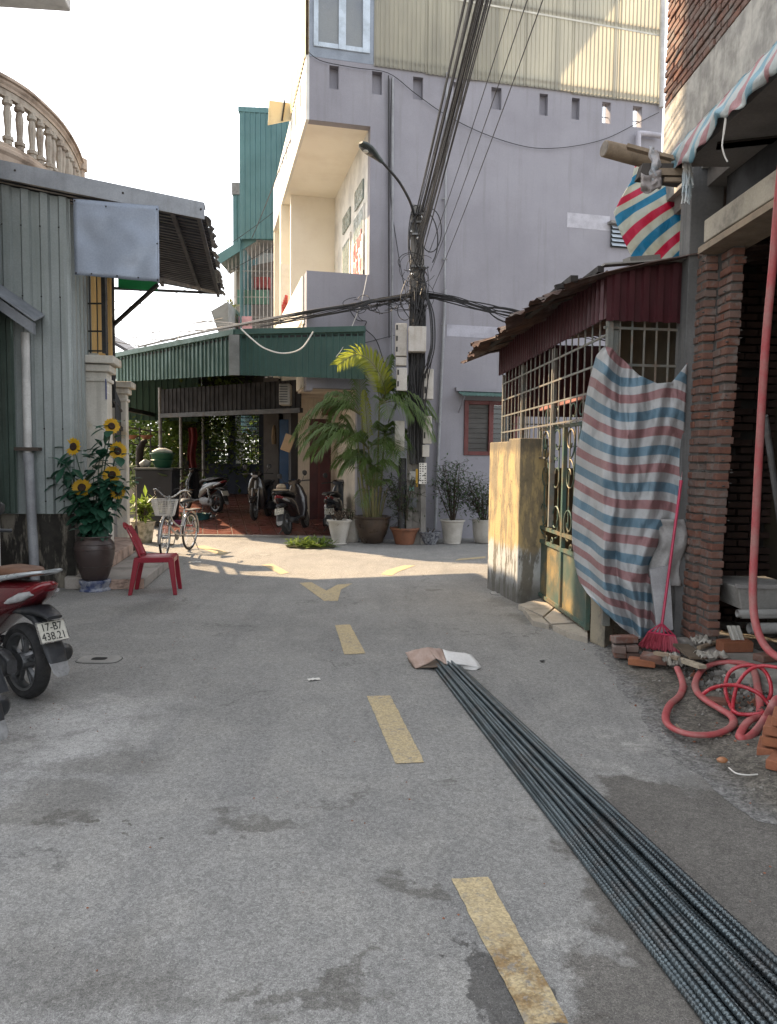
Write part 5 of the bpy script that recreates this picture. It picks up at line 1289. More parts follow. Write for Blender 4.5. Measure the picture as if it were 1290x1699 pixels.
# iron gate of two leaves between pillar and post
GFo = WF.P(TW - .02, .12, 0); gp = G(979, 1064)
gate = thing('iron_gate', 'green and rust iron gate with scrolls, sheet panels below, half covered by tarp', 'gate', V3(GFo.x, GFo.y, 0))
gx = V3(GFo.x, GFo.y, 0); ge = V3(gp.x + .03, gp.y + .12, 0); gd = (ge - gx); gl = gd.length; gd.normalize(); gn = Vector((-gd.y, gd.x, 0))
if gn.x > 0: gn = -gn            # towards the lane
def GP(s, z, o=0): return gx + gd * s + ZUP * z + gn * o
zg_b, zg_p, zg_m, zg_t = .10, At(935, 905, gx.y - .5).z, At(935, 880, gx.y - .5).z, 1.95
M_gate = mat('weathered green iron', (.06, .115, .095), .6, .2, c2=(.16, .13, .075), ns=4, grime=.4, gc=(.2, .12, .06), gs=4)
M_gpan = mat('flaking green gate sheet', (.05, .10, .085), .55, .2, c2=(.16, .14, .09), ns=1.7, grime=.85, gc=(.34, .24, .10), gs=1.7)
half = gl * .52
for k, (s0, s1) in enumerate(((.03, half), (half + .02, gl - .02))):
    b = MB(); b.box8([GP(s0, zg_b), GP(s1, zg_b), GP(s1, zg_b, .02), GP(s0, zg_b, .02), GP(s0, zg_p), GP(s1, zg_p), GP(s1, zg_p, .02), GP(s0, zg_p, .02)]); b.build('sheet_panel', M_gpan, gate)
    b = MB()
    for s in (s0, s1): b.beam(GP(s, zg_b - .03, .02), GP(s, zg_t, .02), .04, .04)
    for z in (zg_b, zg_p + .01, zg_m, zg_t): b.beam(GP(s0, z, .022), GP(s1, z, .022), .036, .036)
    b.build('leaf_frame', M_gate, gate)
    b = MB(); nbar = 5
    for i in range(1, nbar): s = s0 + (s1 - s0) * i / nbar; b.tube([GP(s, zg_m, .02), GP(s, zg_t, .02)], .008, 5)
    def scroll(cs, cz, r_, turns, ph, sgn=1, n_=26):
        pts = []
        for i in range(n_ + 1):
            t_ = i / n_; a = ph + sgn * 2 * pi * turns * t_; rr = r_ * (1 - .72 * t_); pts.append(GP(cs + rr * cos(a), cz + rr * sin(a), .03))
        b.tube(pts, .008, 5)
    mid = (s0 + s1) / 2; wq = (s1 - s0) / 4
    for sx in (-1, 1):
        scroll(mid + sx * wq, zg_m + .13, wq * .85, 1.25, -pi / 2, sx); scroll(mid + sx * wq * .5, zg_p + .06, .045, 1.2, -pi / 2, sx)
        scroll(mid + sx * wq, 1.45, wq * .8, 1.2, pi / 2, sx); scroll(mid + sx * wq, zg_t - .16, wq * .8, 1.2, -pi / 2, -sx); scroll(mid + sx * wq * .6, zg_t + .12, wq * .6, 1.1, -pi / 2, sx)
    b.build('scrollwork', M_gate, gate)
b = MB()
for z in (.25, 1.1, 1.7): b.box(GP(0.0, z, .02), (.05, .06, .1))
b.build('hinge', M_dkmetal, gate)
b = MB(); b.beam(GP(-.1, 2.18, 0), GP(gl, 2.2, 0), .04, .04); b.build('overhead_rail', mat('pink faded rail', (.36, .15, .13), .7), gate)
# near gate post (stub)
M_post = mat('stained stub post', (.30, .26, .19), .9, c2=(.22, .2, .16), ns=3, bump=.4, grime=.5, gs=3)
gq = G(979, 1066); gq2 = G(1003, 1077); wd_ = .17
pst = thing('gate_post', 'short stained concrete post at the foot of the striped tarp', 'post', V3((gq.x + gq2.x) / 2, gq2.y, 0))
b = MB(); b.box8([V3(gq.x, gq.y, 0), V3(gq2.x, gq2.y, 0), V3(gq2.x + .12, gq2.y + .16, 0), V3(gq.x + .12, gq.y + .16, 0), V3(gq.x, gq.y, 1.7), V3(gq2.x, gq2.y, 1.7), V3(gq2.x + .12, gq2.y + .16, 1.7), V3(gq.x + .12, gq.y + .16, 1.7)]); b.build('shaft', M_post, pst, bevel=.015)
# cracked paving at the gate
M_pave = mat('cracked cement paving', (.44, .39, .32), .9, c2=(.34, .305, .255), ns=2.5, bump=.4, rnd=.35, rc=(.2, .19, .17), grime=.4, gs=3)
pv = thing('gate_paving', 'cracked cement slabs in front of the iron gate', 'paving', V3(1.6, 7.5, 0))
cells = [((860, 1003), (905, 990), (925, 1003), (902, 1022)), ((903, 1024), (927, 1004), (944, 1012), (960, 1032), (915, 1035)), ((868, 1008), (900, 1023), (912, 1036), (885, 1030)), ((946, 1013), (976, 1022), (976, 1034), (962, 1033)), ((917, 1037), (960, 1034), (976, 1036), (976, 1058), (945, 1050)), ((907, 990), (940, 996), (976, 1012), (976, 1020), (928, 1003))]
for cpoly in cells:
    b = MB(); h_ = .05 + random.uniform(-.006, .006); top = [G(*p, h_) for p in cpoly]; cc = sum(top, Vector()) / len(top); top = [cc + (p - cc) * .985 for p in top]; n = len(top)
    b.add(top + [V3(p.x, p.y, 0) for p in top], [tuple(range(n))] + [(i, n + i, n + (i + 1) % n, (i + 1) % n) for i in range(n)]); b.build('slab', M_pave, pv, weld=True, bevel=.004)

# ------------------------------------------------------------------ striped tarp over the gate
def tarp_mat(name, period, off, red, blue, white, dirt=.25, along=1, trans=.25):
    t = NT(name); uv = t.uv(); s = t.sep(uv)
    wob = t.math('MULTIPLY', t.math('SUBTRACT', t.noise(2.5, 3), .5), .012)
    v = t.math('ADD', t.math('DIVIDE', t.math('ADD', s[1], wob), period), off); f = t.math('FRACT', v)
    def band(lo, hi): return t.math('MULTIPLY', t.step(f, lo - .012, lo + .012), t.step(f, hi - .012, hi + .012, 1, 0))
    col = t.mix(band(.02, .27), white, red); col = t.mix(band(.5, .76), col, blue)
    weave = t.noise(1, 2, .5, vec=t.scaled((60, 900, 1), vec=uv)); col = t.mix(.25, col, t.mix(weave, (.2, .2, .2), (.8, .8, .8)), 'OVERLAY')
    col = t.mix(t.step(t.noise(3.2, 6, .7), .5, .75, 0, dirt), col, (.2, .18, .15))
    cre = t.noise(1, 6, .62, vec=t.scaled((13, 13, 5), rot=(.3, .4, 0)), dist=.9); cre2 = t.noise(1, 5, .7, vec=t.scaled((30, 30, 16), rot=(0, .6, .3)), dist=.5)
    rid = t.math('ABSOLUTE', t.math('SUBTRACT', cre, .5)); rid2 = t.math('ABSOLUTE', t.math('SUBTRACT', cre2, .5))
    t.bump(t.math('ADD', t.math('MULTIPLY', rid, 2.2), t.math('MULTIPLY', rid2, .7)), .6, .02); t.done(col, .38)
    tr = t.n.new('ShaderNodeBsdfTranslucent'); t.link(col, tr.inputs[0]); mx = t.n.new('ShaderNodeMixShader'); mx.inputs[0].default_value = trans
    t.link(t.bsdf.outputs[0], mx.inputs[1]); t.link(tr.outputs[0], mx.inputs[2]); t.link(mx.outputs[0], t.n['Material Output'].inputs[0])
    return t.m
M_tarp = tarp_mat('faded striped tarp', .292, .35, (.38, .205, .21), (.165, .28, .365), (.54, .55, .555))
def interp(tab, y):
    for (y0, x0), (y1, x1) in zip(tab, tab[1:]):
        if y <= y1: return x0 + (x1 - x0) * max(0, (y - y0)) / (y1 - y0)
    return tab[-1][1]
LFT = [(573, 1004), (590, 990), (625, 980), (665, 972), (710, 966), (750, 957), (800, 954), (850, 950), (900, 950), (940, 955), (965, 962), (985, 975), (1010, 990), (1035, 1003), (1050, 1008)]
RGT = [(600, 1141), (700, 1137), (800, 1132), (850, 1126), (890, 1110), (930, 1098), (960, 1092), (1068, 1088)]
def tarp_top(s):   # top hem dips towards the column
    return 574 + (34 * s if s < .12 else 0) + (interp([(0, 0), (.12, 4), (.3, 22), (.5, 48), (.7, 62), (.85, 60), (1, 28)], s) if s >= .0 else 0) - (34 * min(s, .12) if s < .12 else 0)
def tarp_bot(s): return interp([(0, 985), (.12, 1018), (.3, 1040), (.6, 1060), (1, 1062)], s)
def tarp_fn(s, t):
    y = tarp_top(s) + (tarp_bot(s) - tarp_top(s)) * t
    xl, xr = interp(LFT, y), interp(RGT, y); x = xl + (xr - xl) * s
    # plan: along the gate for the left part, then across towards the column
    px_c = 1003
    Yg = 6.18 + max(0, (px_c - x)) / 53 * .75
    Y = Yg if x < px_c else 6.18 + (x - px_c) / 130 * .06
    fold = .035 * sin(s * 17 + t * 2.5 + 2 * noise.noise(V3(s * 3, t * 3, 0))) * (.3 + t) + .05 * noise.noise(V3(s * 4, t * 2.2, 3)) + .02 * noise.noise(V3(s * 12 + t * 5, t * 6, 7))
    fold += .05 * (.5 - abs(noise.noise(V3(s * 5 + t * 3, t * 4 - s * 2, 11)))) + .03 * (.5 - abs(noise.noise(V3(s * 11 - t * 4, t * 9, 5)))) * (1 - .4 * t)
    fold *= 1.5
    fold += .035 * math.exp(-((s - .12 - .55 * t) / .05) ** 2) * max(0, 1 - 1.3 * t) + .03 * math.exp(-((s - .75 + .35 * t) / .045) ** 2) * max(0, 1 - t)
    crease = -.05 * math.exp(-((s - (.30 + .25 * t)) / .035) ** 2) * (1 if t < .75 else max(0, 4 - 4 * t))
    return At(x, y, Y - fold - crease - .03)
b = MB(); b.grid(tarp_fn, 70, 110, uvf=lambda a, c: (a * 1.1, tarp_fn(a, c).z + .24 * a + .10 * sin(a * 5) * (1 - c) - .16 * max(0, c - .8) * (1 - a)))
tp = b.build('striped_tarp', M_tarp, smooth=80, solid=.004); tag(tp, 'faded red, blue and white striped tarp hung over the gate down to the ground', 'tarp')
# grey sacks and board behind the broom
b = MB(); c = At(1106, 905, 6.15)
b.grid(lambda a, d_: At(1085 + 50 * a + 8 * sin(d_ * 6), 862 + 110 * d_, 6.22 - .06 * sin(a * pi) + .06 * noise.noise(V3(a * 4, d_ * 4, 2)) - .03 * a), 14, 20); tag(b.build('grey_sack', mat('grey woven sack', (.36, .35, .34), .8, ns=4, bump=.2), smooth=70, solid=.01), 'crumpled grey sack hanging beside the tarp behind the broom handle', 'sack')
b = MB(); bd = [At(1079, 945, 6.1), At(1112, 938, 6.1), At(1118, 1045, 6.0), At(1092, 1052, 6.0)]; nb_ = V3(0, .03, 0); b.box8([bd[3], bd[2], bd[1], bd[0], bd[3] + nb_, bd[2] + nb_, bd[1] + nb_, bd[0] + nb_]); tag(b.build('grey_board', mat('grey foam board', (.38, .38, .39), .7), bevel=.004), 'grey board leaning at the foot of the concrete column', 'board')

# ================================================================== unfinished building
M_brick = mat('rough red brick', (.20, .085, .055), .92, c2=(.14, .062, .045), ns=9, bump=.6, bs=70, rnd=.75, rc=(.15, .125, .11), grime=.75, gc=(.19, .175, .16), gs=6)
M_bricko = mat('fresh orange brick', (.30, .115, .055), .9, c2=(.23, .085, .042), ns=9, bump=.4, bs=70, rnd=.5, rc=(.2, .08, .05))
M_mortar = mat('grey mortar', (.125, .118, .108), .95, c2=(.085, .08, .074), ns=5, bump=.6, bs=40)
site = thing('unfinished_house', 'unfinished brick and concrete house with open dark ground floor at the roadside', 'building', V3(3.2, 6, 0))
SO = ORIG[site.name]
def brick_mesh(l, w_, h):
    bb = MB(); bb.box((0, 0, 0), (l, w_, h)); o = bb.build('brick', M_brick); me = o.data; bpy.data.objects.remove(o)
    bm = bmesh.new(); bm.from_mesh(me); bmesh.ops.bevel(bm, geom=bm.edges[:], offset=.004, segments=1, affect='EDGES')
    for v in bm.verts: v.co += Vector((noise.noise(v.co * 60), noise.noise(v.co * 60 + V3(3, 3, 3)), noise.noise(v.co * 60 + V3(7, 7, 7)))) * .0035
    bm.to_mesh(me); bm.free(); return me
BR = [brick_mesh(.200, .095, .050) for _ in range(3)]
BH = [brick_mesh(.092, .095, .050) for _ in range(2)]
def put_brick(me, loc, ang, parent, tilt=0):
    o = bpy.data.objects.new('brick', me); COL.objects.link(o); o.parent = parent
    o.location = Vector(loc) - ORIG[parent.name]; o.rotation_euler = (random.uniform(-.03, .03), tilt, ang + random.uniform(-.03, .03)); return o
# concrete column, wide foot of rubble
c0 = At(1121, 1040, 6.2); c1 = At(1160, 1040, 6.2); ct0 = At(1150, 270, 6.2); ct1 = At(1206, 262, 6.2)
zc = ct0.z
b = MB(); dy = V3(0, .22, 0); cb0, cb1 = V3(c0.x - .01, 6.2, 0), V3(c1.x, 6.2, 0); b.box8([cb0, cb1, cb1 + dy, cb0 + dy, V3(ct0.x, 6.2, zc), V3(ct1.x, 6.2, zc), V3(ct1.x, 6.42, zc), V3(ct0.x, 6.42, zc)]); b.build('column', mat('dark damp concrete', (.15, .15, .148), .9, c2=(.10, .10, .098), ns=2, bump=.5, bs=40, streak=.6, sc=(.05, .05, .052)), site, bevel=.008)
# toothed brick piers
def pier(xb, xt, Y, w_, zb_, zt_, dep):
    m_ = MB(); m_.box8([V3(xb + .02, Y + .02, 0), V3(xb + w_ - .02, Y + .02, 0), V3(xb + w_ - .02, Y + dep, 0), V3(xb + .02, Y + dep, 0), V3(xt + .02, Y + .02, zt_), V3(xt + w_ - .02, Y + .02, zt_), V3(xt + w_ - .02, Y + dep, zt_), V3(xt + .02, Y + dep, zt_)]); po = m_.build('pier_core', M_mortar, site)
    n_ = int((zt_ - zb_) / .068)
    for i in range(n_):
        z = zb_ + .034 + i * .068 + random.uniform(-.004, .004); x = xb + (xt - xb) * z / zt_; j = random.uniform(-.012, .008); k_ = random.uniform(-.012, .012)
        if i % 2: put_brick(random.choice(BR), (x + w_ / 2 + j, Y + .105 + k_, z), pi / 2 + random.uniform(-.05, .05), site)
        else: put_brick(random.choice(BH), (x + w_ / 2 + j, Y + .05 + k_, z), random.uniform(-.06, .06), site); put_brick(random.choice(BR), (x + w_ / 2 + j * .5, Y + .215, z), pi / 2, site)
    g_ = MB(); rr = random.Random(int(xb * 100))
    for i in range(90):      # squeezed-out mortar
        z = rr.uniform(zb_, zt_ - .05); x = xb + (xt - xb) * z / zt_; s_ = rr.uniform(.006, .014); q_ = V3(x + rr.choice((0, w_)) + rr.uniform(-.01, .01), Y + rr.uniform(-.006, .3), z) if rr.random() < .6 else V3(x + rr.uniform(0, w_), Y - .004, z)
        g_.add([q_ + Vector(v_) * s_ for v_ in ((1.4, 0, 0), (0, 1, 0), (-1.4, 0, 0), (0, -1, 0), (0, 0, .6), (0, 0, -.6))], [(0, 1, 4), (1, 2, 4), (2, 3, 4), (3, 0, 4), (1, 0, 5), (2, 1, 5), (3, 2, 5), (0, 3, 5)])
    tag(g_.build('mortar_lumps', M_mortar, site), kind='stuff')
zp = At(1200, 392, 6.0).z
x1b, x1t = At(1146, 1040, 6.0).x, At(1174, 400, 6.0).x; pier(x1b, x1t, 6.02, .115, .1, zp - .02, .5)
x2b, x2t = At(1168, 1050, 5.75).x, At(1212, 400, 5.75).x; pier(x2b + .02, x2t + .04, 5.78, .115, .1, At(1212, 402, 5.75).z, .45)
b = MB(); b.box8([V3(x1b + .08, 6.1, 0), V3(x2b + .06, 5.9, 0), V3(x2b + .06, 6.3, 0), V3(x1b + .08, 6.4, 0), V3(x1t + .08, 6.1, zp - .03), V3(x2t + .08, 5.9, zp - .03), V3(x2t + .08, 6.3, zp - .03), V3(x1t + .08, 6.4, zp - .03)]); b.build('pier_infill', mat('dark damp mortar', (.07, .067, .063), .95, c2=(.045, .043, .041), ns=5, bump=.8, bs=25), site)
# lintel beam and dark lintel wall
la, lb = At(1188, 378, 5.85), V3(3.0, 3.0, 0); zl = la.z
dl = Vector((.03, -1, 0)).normalized()
b = MB(); b.beam(V3(la.x + .06, la.y + .1, zl), V3(la.x + .18, 2.0, zl + .02), .22, .17); b.build('lintel', mat('pale cast lintel', (.40, .36, .29), .9, c2=(.3, .27, .22), ns=4, bump=.5, grime=.4, gs=4), site, bevel=.01)
b = MB(); b.beam(V3(la.x + .1, la.y + .2, zl - .12), V3(la.x + .22, 2.0, zl - .10), .3, .05); b.build('form_board', M_wood, site)
# slab over the shop front
zs = At(1140, 258, 5.6).z
xs0 = At(1133, 300, 5.8).x; xw_ = At(1103, 182, 7.1).x
b = MB(); sl_ = [V3(xs0, 5.8, zs), V3(xs0 + .07, 1.5, zs), V3(6, 1.5, zs), V3(6, 6.9, zs), V3(xw_ + .05, 6.9, zs), V3(xw_ + .05, 5.8, zs)]; n = 6; b.add(sl_ + [p + ZUP * .14 for p in sl_], [tuple(range(n)), tuple(range(2 * n - 1, n - 1, -1))] + [(i, n + i, n + (i + 1) % n, (i + 1) % n) for i in range(n)]); b.build('slab', mat('dark concrete soffit', (.20, .185, .17), .95, c2=(.13, .12, .11), ns=2, bump=.5), site)
b = MB()
for i in range(4): y = 5.4 - i * 1.0; b.beam(V3(xs0 + .08, y, zs - .01), V3(3.2, y - .3, zs - .01), .10, .016); b.build('shuttering_plank', mat('dark shuttering', (.055, .047, .04), .9, ns=4), site); tag(kids(site)[-1], kind='stuff')
e0, e1 = At(1060, 298, 5.82), At(1132, 303, 5.82); ez = At(1070, 270, 5.82).z
b = MB(); b.box8([V3(e0.x, 5.82, e0.z + .02), V3(e1.x, 5.82, e1.z), V3(e1.x, 5.92, e1.z), V3(e0.x, 5.92, e0.z + .02), V3(e0.x + .03, 5.82, ez), V3(e1.x, 5.82, ez), V3(e1.x, 5.92, ez), V3(e0.x + .03, 5.92, ez)]); b.build('slab_end', mat('dark soffit end', (.085, .075, .068), .95, ns=5, bump=.6), site)
b = MB(); b.beam(V3(e0.x + .14, 5.80, e0.z + .05), V3(e1.x, 5.80, e0.z + .05), .03, .05); b.beam(V3(e0.x + .18, 5.79, e0.z - .01), V3(e1.x - .02, 5.79, e0.z - .01), .03, .03); b.build('formwork_batten', M_wood, site); tag(kids(site)[-1], kind='stuff')
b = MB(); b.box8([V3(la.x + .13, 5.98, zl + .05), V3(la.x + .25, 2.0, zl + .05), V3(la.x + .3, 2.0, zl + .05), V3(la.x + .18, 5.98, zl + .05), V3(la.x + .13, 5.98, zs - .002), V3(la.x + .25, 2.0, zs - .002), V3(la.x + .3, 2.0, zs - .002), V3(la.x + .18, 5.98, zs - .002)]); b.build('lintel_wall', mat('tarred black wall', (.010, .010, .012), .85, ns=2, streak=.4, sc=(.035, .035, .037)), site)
# upper wall: plastered band, then brick courses
xw = At(1103, 182, 7.1).x; zbk = At(1103, 182, 7.1).z; ypl = 7.1
yN = 3.2; zlow = zs + .14
b = MB(); b.box8([V3(xw, yN, zlow), V3(6, yN, zlow), V3(6, ypl, zlow), V3(xw, ypl, zlow), V3(xw, yN, zbk), V3(6, yN, zbk), V3(6, ypl, zbk), V3(xw, ypl, zbk)])
M_plast = mat('rough cement band', (.47, .455, .415), .95, c2=(.27, .26, .24), ns=5.5, bump=1, bs=28, streak=.45, sc=(.16, .155, .14), grime=.55, gs=4, gc=(.2, .19, .17)); b.build('cement_band', M_plast, site)
b = MB(); b.box8([V3(xw + .008, yN, zbk), V3(6, yN, zbk), V3(6, ypl - .008, zbk), V3(xw + .008, ypl - .008, zbk), V3(xw + .008, yN, zbk + 2.6), V3(6, yN, zbk + 2.6), V3(6, ypl - .008, zbk + 2.6), V3(xw + .008, ypl - .008, zbk + 2.6)]); b.build('brick_backing', M_mortar, site)
for i in range(19):
    z = zbk + .032 + i * .066; ylim = max(4.4, 7.1 * (1 - 0))
    yv = 4.75 - i * .0
    k0 = int((ypl - 4.9) / .215) + 1
    for j in range(k0):
        y = ypl - .105 - j * .215 - (.1 if i % 2 else 0)
        if y < 4.8 + 0 or (z - zbk) > (y - 4.7) * .62 + .12: continue
        o = put_brick(random.choice(BR), (xw + .04 + random.uniform(-.006, .006), y, z), pi / 2, site)
    if i % 2 and (z - zbk) < 1.6: put_brick(random.choice(BH), (xw + .045, ypl - .05, z), pi / 2, site)
# interior, its shade put into the wall and brick colours: side wall of rough brick, back wall, floor slab
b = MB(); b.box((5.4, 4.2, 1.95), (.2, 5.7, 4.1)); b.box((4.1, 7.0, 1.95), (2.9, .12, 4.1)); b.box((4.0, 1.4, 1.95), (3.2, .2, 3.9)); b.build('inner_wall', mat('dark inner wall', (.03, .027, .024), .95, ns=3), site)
M_brd = mat('shaded brick', (.06, .032, .024), .95, c2=(.03, .018, .015), ns=6, bump=.4, rnd=.5)  # brick colour darkened to hold the shade of the interior
b = MB(); rg = random.Random(21)
for i in range(52):
    for j in range(12):
        if rg.random() < .12: continue
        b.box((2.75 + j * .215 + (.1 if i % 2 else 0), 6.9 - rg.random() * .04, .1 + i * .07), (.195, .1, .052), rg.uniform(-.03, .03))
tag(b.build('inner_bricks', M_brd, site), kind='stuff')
b = MB(); b.box((4.0, 4.9, .06), (2.4, 7.0, .16)); b.build('floor_slab', M_conc, site)
b = MB(); kx = G(1150, 1100); b.box8([V3(2.35, 6.1, -.02), V3(2.55, 3.0, -.02), V3(2.85, 3.0, -.02), V3(2.85, 6.1, -.02), V3(2.37, 6.1, .17), V3(2.57, 3.0, .17), V3(2.85, 3.0, .17), V3(2.85, 6.1, .17)]); b.build('kerb_beam', mat('cement kerb', (.29, .27, .245), .95, c2=(.2, .19, .17), ns=4, bump=.8, bs=30, grime=.4, gs=5), site, bevel=.015)
# plastic hem hung over the slab edge
M_tarp2 = tarp_mat('bright striped tarp', .30, .1, (.60, .03, .10), (.02, .27, .48), (.62, .66, .60), .12)
M_tarp3 = tarp_mat('washed out tarp', .42, .1, (.5, .25, .27), (.22, .42, .52), (.55, .60, .60), .2)
def hem(a, c):
    y = 5.86 - a * 3.5; x = xs0 + .07 * (5.8 - y) / 4.3 - .02
    d_ = (.20 + .09 * noise.noise(V3(y * 2.3, 0, 3)) + .04 * noise.noise(V3(y * 7, 1, 3))) * c
    return V3(x - .015 - .045 * sin(c * 2.2) + .05 * noise.noise(V3(y * 5, c * 2, 1)) * c - .02 * noise.noise(V3(y * 13, c * 3, 8)) * c, y, zs + .16 - d_ + .012 * noise.noise(V3(y * 9, c, 0)))
b = MB(); b.grid(hem, 110, 14, uvf=lambda a, c: (c, a * 3.6 + .25 * c)); 
b.grid(lambda a, c: hem(a, 0) + V3(.30 * c, 0, .008), 60, 2, uvf=lambda a, c: (c, a * 3.6)); tag(b.build('tarp_hem', M_tarp3, smooth=80, solid=.004), 'washed out striped plastic hem folded over the slab edge', 'tarp')
b = MB(); q = At(1141, 270, 5.7)
for i in range(40):
    e = q + V3(random.uniform(-.03, .05), random.uniform(-.05, .05), -random.uniform(.15, .30)); b.tube([q + V3(random.uniform(-.02, .02), 0, random.uniform(-.02, .03)), q.lerp(e, .5) + V3(random.uniform(-.02, .02), 0, 0), e], .006, 4)
tag(b.build('frayed_strip', mat('pale frayed plastic', (.42, .50, .54), .6, ns=8, c2=(.55, .55, .53))), 'frayed plastic strip dangling from the slab corner', 'plastic strip')
b = MB(); b.tube(spline([At(1206, 190, 4.95), At(1203, 215, 4.95), At(1199, 240, 4.95), At(1203, 258, 4.95), At(1208, 268, 4.95)], 5), .005, 5); b.tube(spline([At(1205, 190, 4.95), At(1201, 220, 4.95), At(1199, 245, 4.95)], 5), .004, 5); tag(b.build('white_string', M_white), 'thin white string dangling from the plastic hem', 'string')
# log and plank sticking out, with plastic wrapped around
lg = thing('timber_log', 'round weathered log sticking out over the lane from the slab', 'log', At(1050, 255, 6.5))
l0, l1 = At(1003, 246, 6.1), At(1125, 277, 6.3); b = MB(); b.tube([l0, l0.lerp(l1, .3), l1], [.062, .066, .066], 16); b.build('trunk', M_wood, lg, smooth=40)
b = MB(); b.tube([l0 - (l1 - l0).normalized() * .004, l0], [.055, .06], 14); b.build('cut_end', mat('cut log end', (.22, .19, .16), .9, ns=16), lg)
b = MB(); b.beam(At(1042, 243, 5.95), At(1128, 266, 5.8), .08, .025); tag(b.build('plank', M_wood, loc=At(1085, 254, 6.2)), 'narrow plank lying on the log above the striped tarp', 'plank')
b = MB(); b.grid(lambda a, c: At(1078 + 18 * a + 10 * noise.noise(V3(a * 3, c * 3, 0)), 242 + 62 * c + 10 * a, 5.82 - .05 * sin(a * 3.1) + .05 * noise.noise(V3(a * 5, c * 4, 2))), 10, 14); tag(b.build('plastic_wrap', mat('grey blue plastic', (.33, .38, .42), .5, c2=(.42, .36, .34), ns=5), smooth=80, solid=.004), 'grey blue plastic knotted around the log', 'plastic')
b = MB(); b.grid(lambda a, c: At(1064 + 34 * a, 286 + 30 * c + 5 * sin(a * 5), 5.76 + .05 * noise.noise(V3(a * 5, c * 4, 8))), 8, 8); tag(b.build('plastic_wrap', mat('grey pink plastic', (.30, .27, .26), .6, c2=(.2, .18, .18), ns=5), smooth=80, solid=.004), 'dirty grey plastic lapped over the slab end under the log', 'plastic')
# bright striped tarp behind
TP = [(1054, 262), (1060, 330), (1020, 352), (1018, 372), (1040, 425)]
def tarp2(a, c):
    y = 268 + 165 * c; xl = interp([(268, 1056), (300, 1048), (330, 1030), (352, 1019), (372, 1024), (400, 1036), (433, 1052)], y); xr = 1156 - 8 * c
    return At(xl + (xr - xl) * a, y - 4 * a * c, 7.0 + .05 * noise.noise(V3(a * 2.5, c * 2.5, 4)) + .008 * sin((a - c) * 22) + .02 * noise.noise(V3(a * 7, c * 7, 1)))
b = MB(); b.grid(tarp2, 60, 60, uvf=lambda a, c: (a, (a * .74 * .55 + c * .92 * .83))); tag(b.build('striped_tarp', M_tarp2, smooth=80, solid=.004), 'bright red, blue and white diagonally striped tarp below the log', 'tarp')

# ================================================================== scooters
def wheel(parent, x, r_, name='wheel', wdt=.05, spokes=5, rimm=None, big=True):
    b = MB(); n = 40
    # tyre: rounded section swept round
    prof = [(r_ - .058, -.038), (r_ - .03, -wdt), (r_ - .01, -wdt * .75), (r_, -wdt * .3), (r_, wdt * .3), (r_ - .01, wdt * .75), (r_ - .03, wdt), (r_ - .058, .038)]
    mt = Matrix.Rotation(pi / 2, 3, 'X')
    vs = []
    for i in range(n):
        a = 2 * pi * i / n
        for rr, y in prof: vs.append(V3(x + rr * cos(a), y, r_ + rr * sin(a)))
    k = len(prof); fs = [(i * k + j, ((i + 1) % n) * k + j, ((i + 1) % n) * k + j + 1, i * k + j + 1) for i in range(n) for j in range(k - 1)]
    b.add(vs, fs); ty = b.build(name, M_rubber, parent, smooth=40)
    b = MB(); prof = [(r_ - .058, -.04), (r_ - .075, -.036), (r_ - .085, -.02), (r_ - .085, .02), (r_ - .075, .036), (r_ - .058, .04)]; vs = []
    for i in range(n):
        a = 2 * pi * i / n
        for rr, y in prof: vs.append(V3(x + rr * cos(a), y, r_ + rr * sin(a)))
    k = len(prof); fs = [(i * k + j, i * k + j + 1, ((i + 1) % n) * k + j + 1, ((i + 1) % n) * k + j) for i in range(n) for j in range(k - 1)]
    b.add(vs, fs); b.build('rim', rimm, ty, smooth=40)
    b = MB(); b.lathe([(.055, -.05), (.06, -.03), (.06, .03), (.055, .05)], (x, 0, r_), 16, mtx=mt)
    for i in range(spokes):
        a = 2 * pi * i / spokes + .3
        for da in (-.16, .16):
            p0 = V3(x + .05 * cos(a), 0, r_ + .05 * sin(a)); p1 = V3(x + (r_ - .08) * cos(a + da), 0, r_ + (r_ - .08) * sin(a + da)); b.beam(p0, p1, .022, .03, up=V3(0, 1, 0))
    b.build('spoke', rimm, ty, bevel=.004)
    return ty
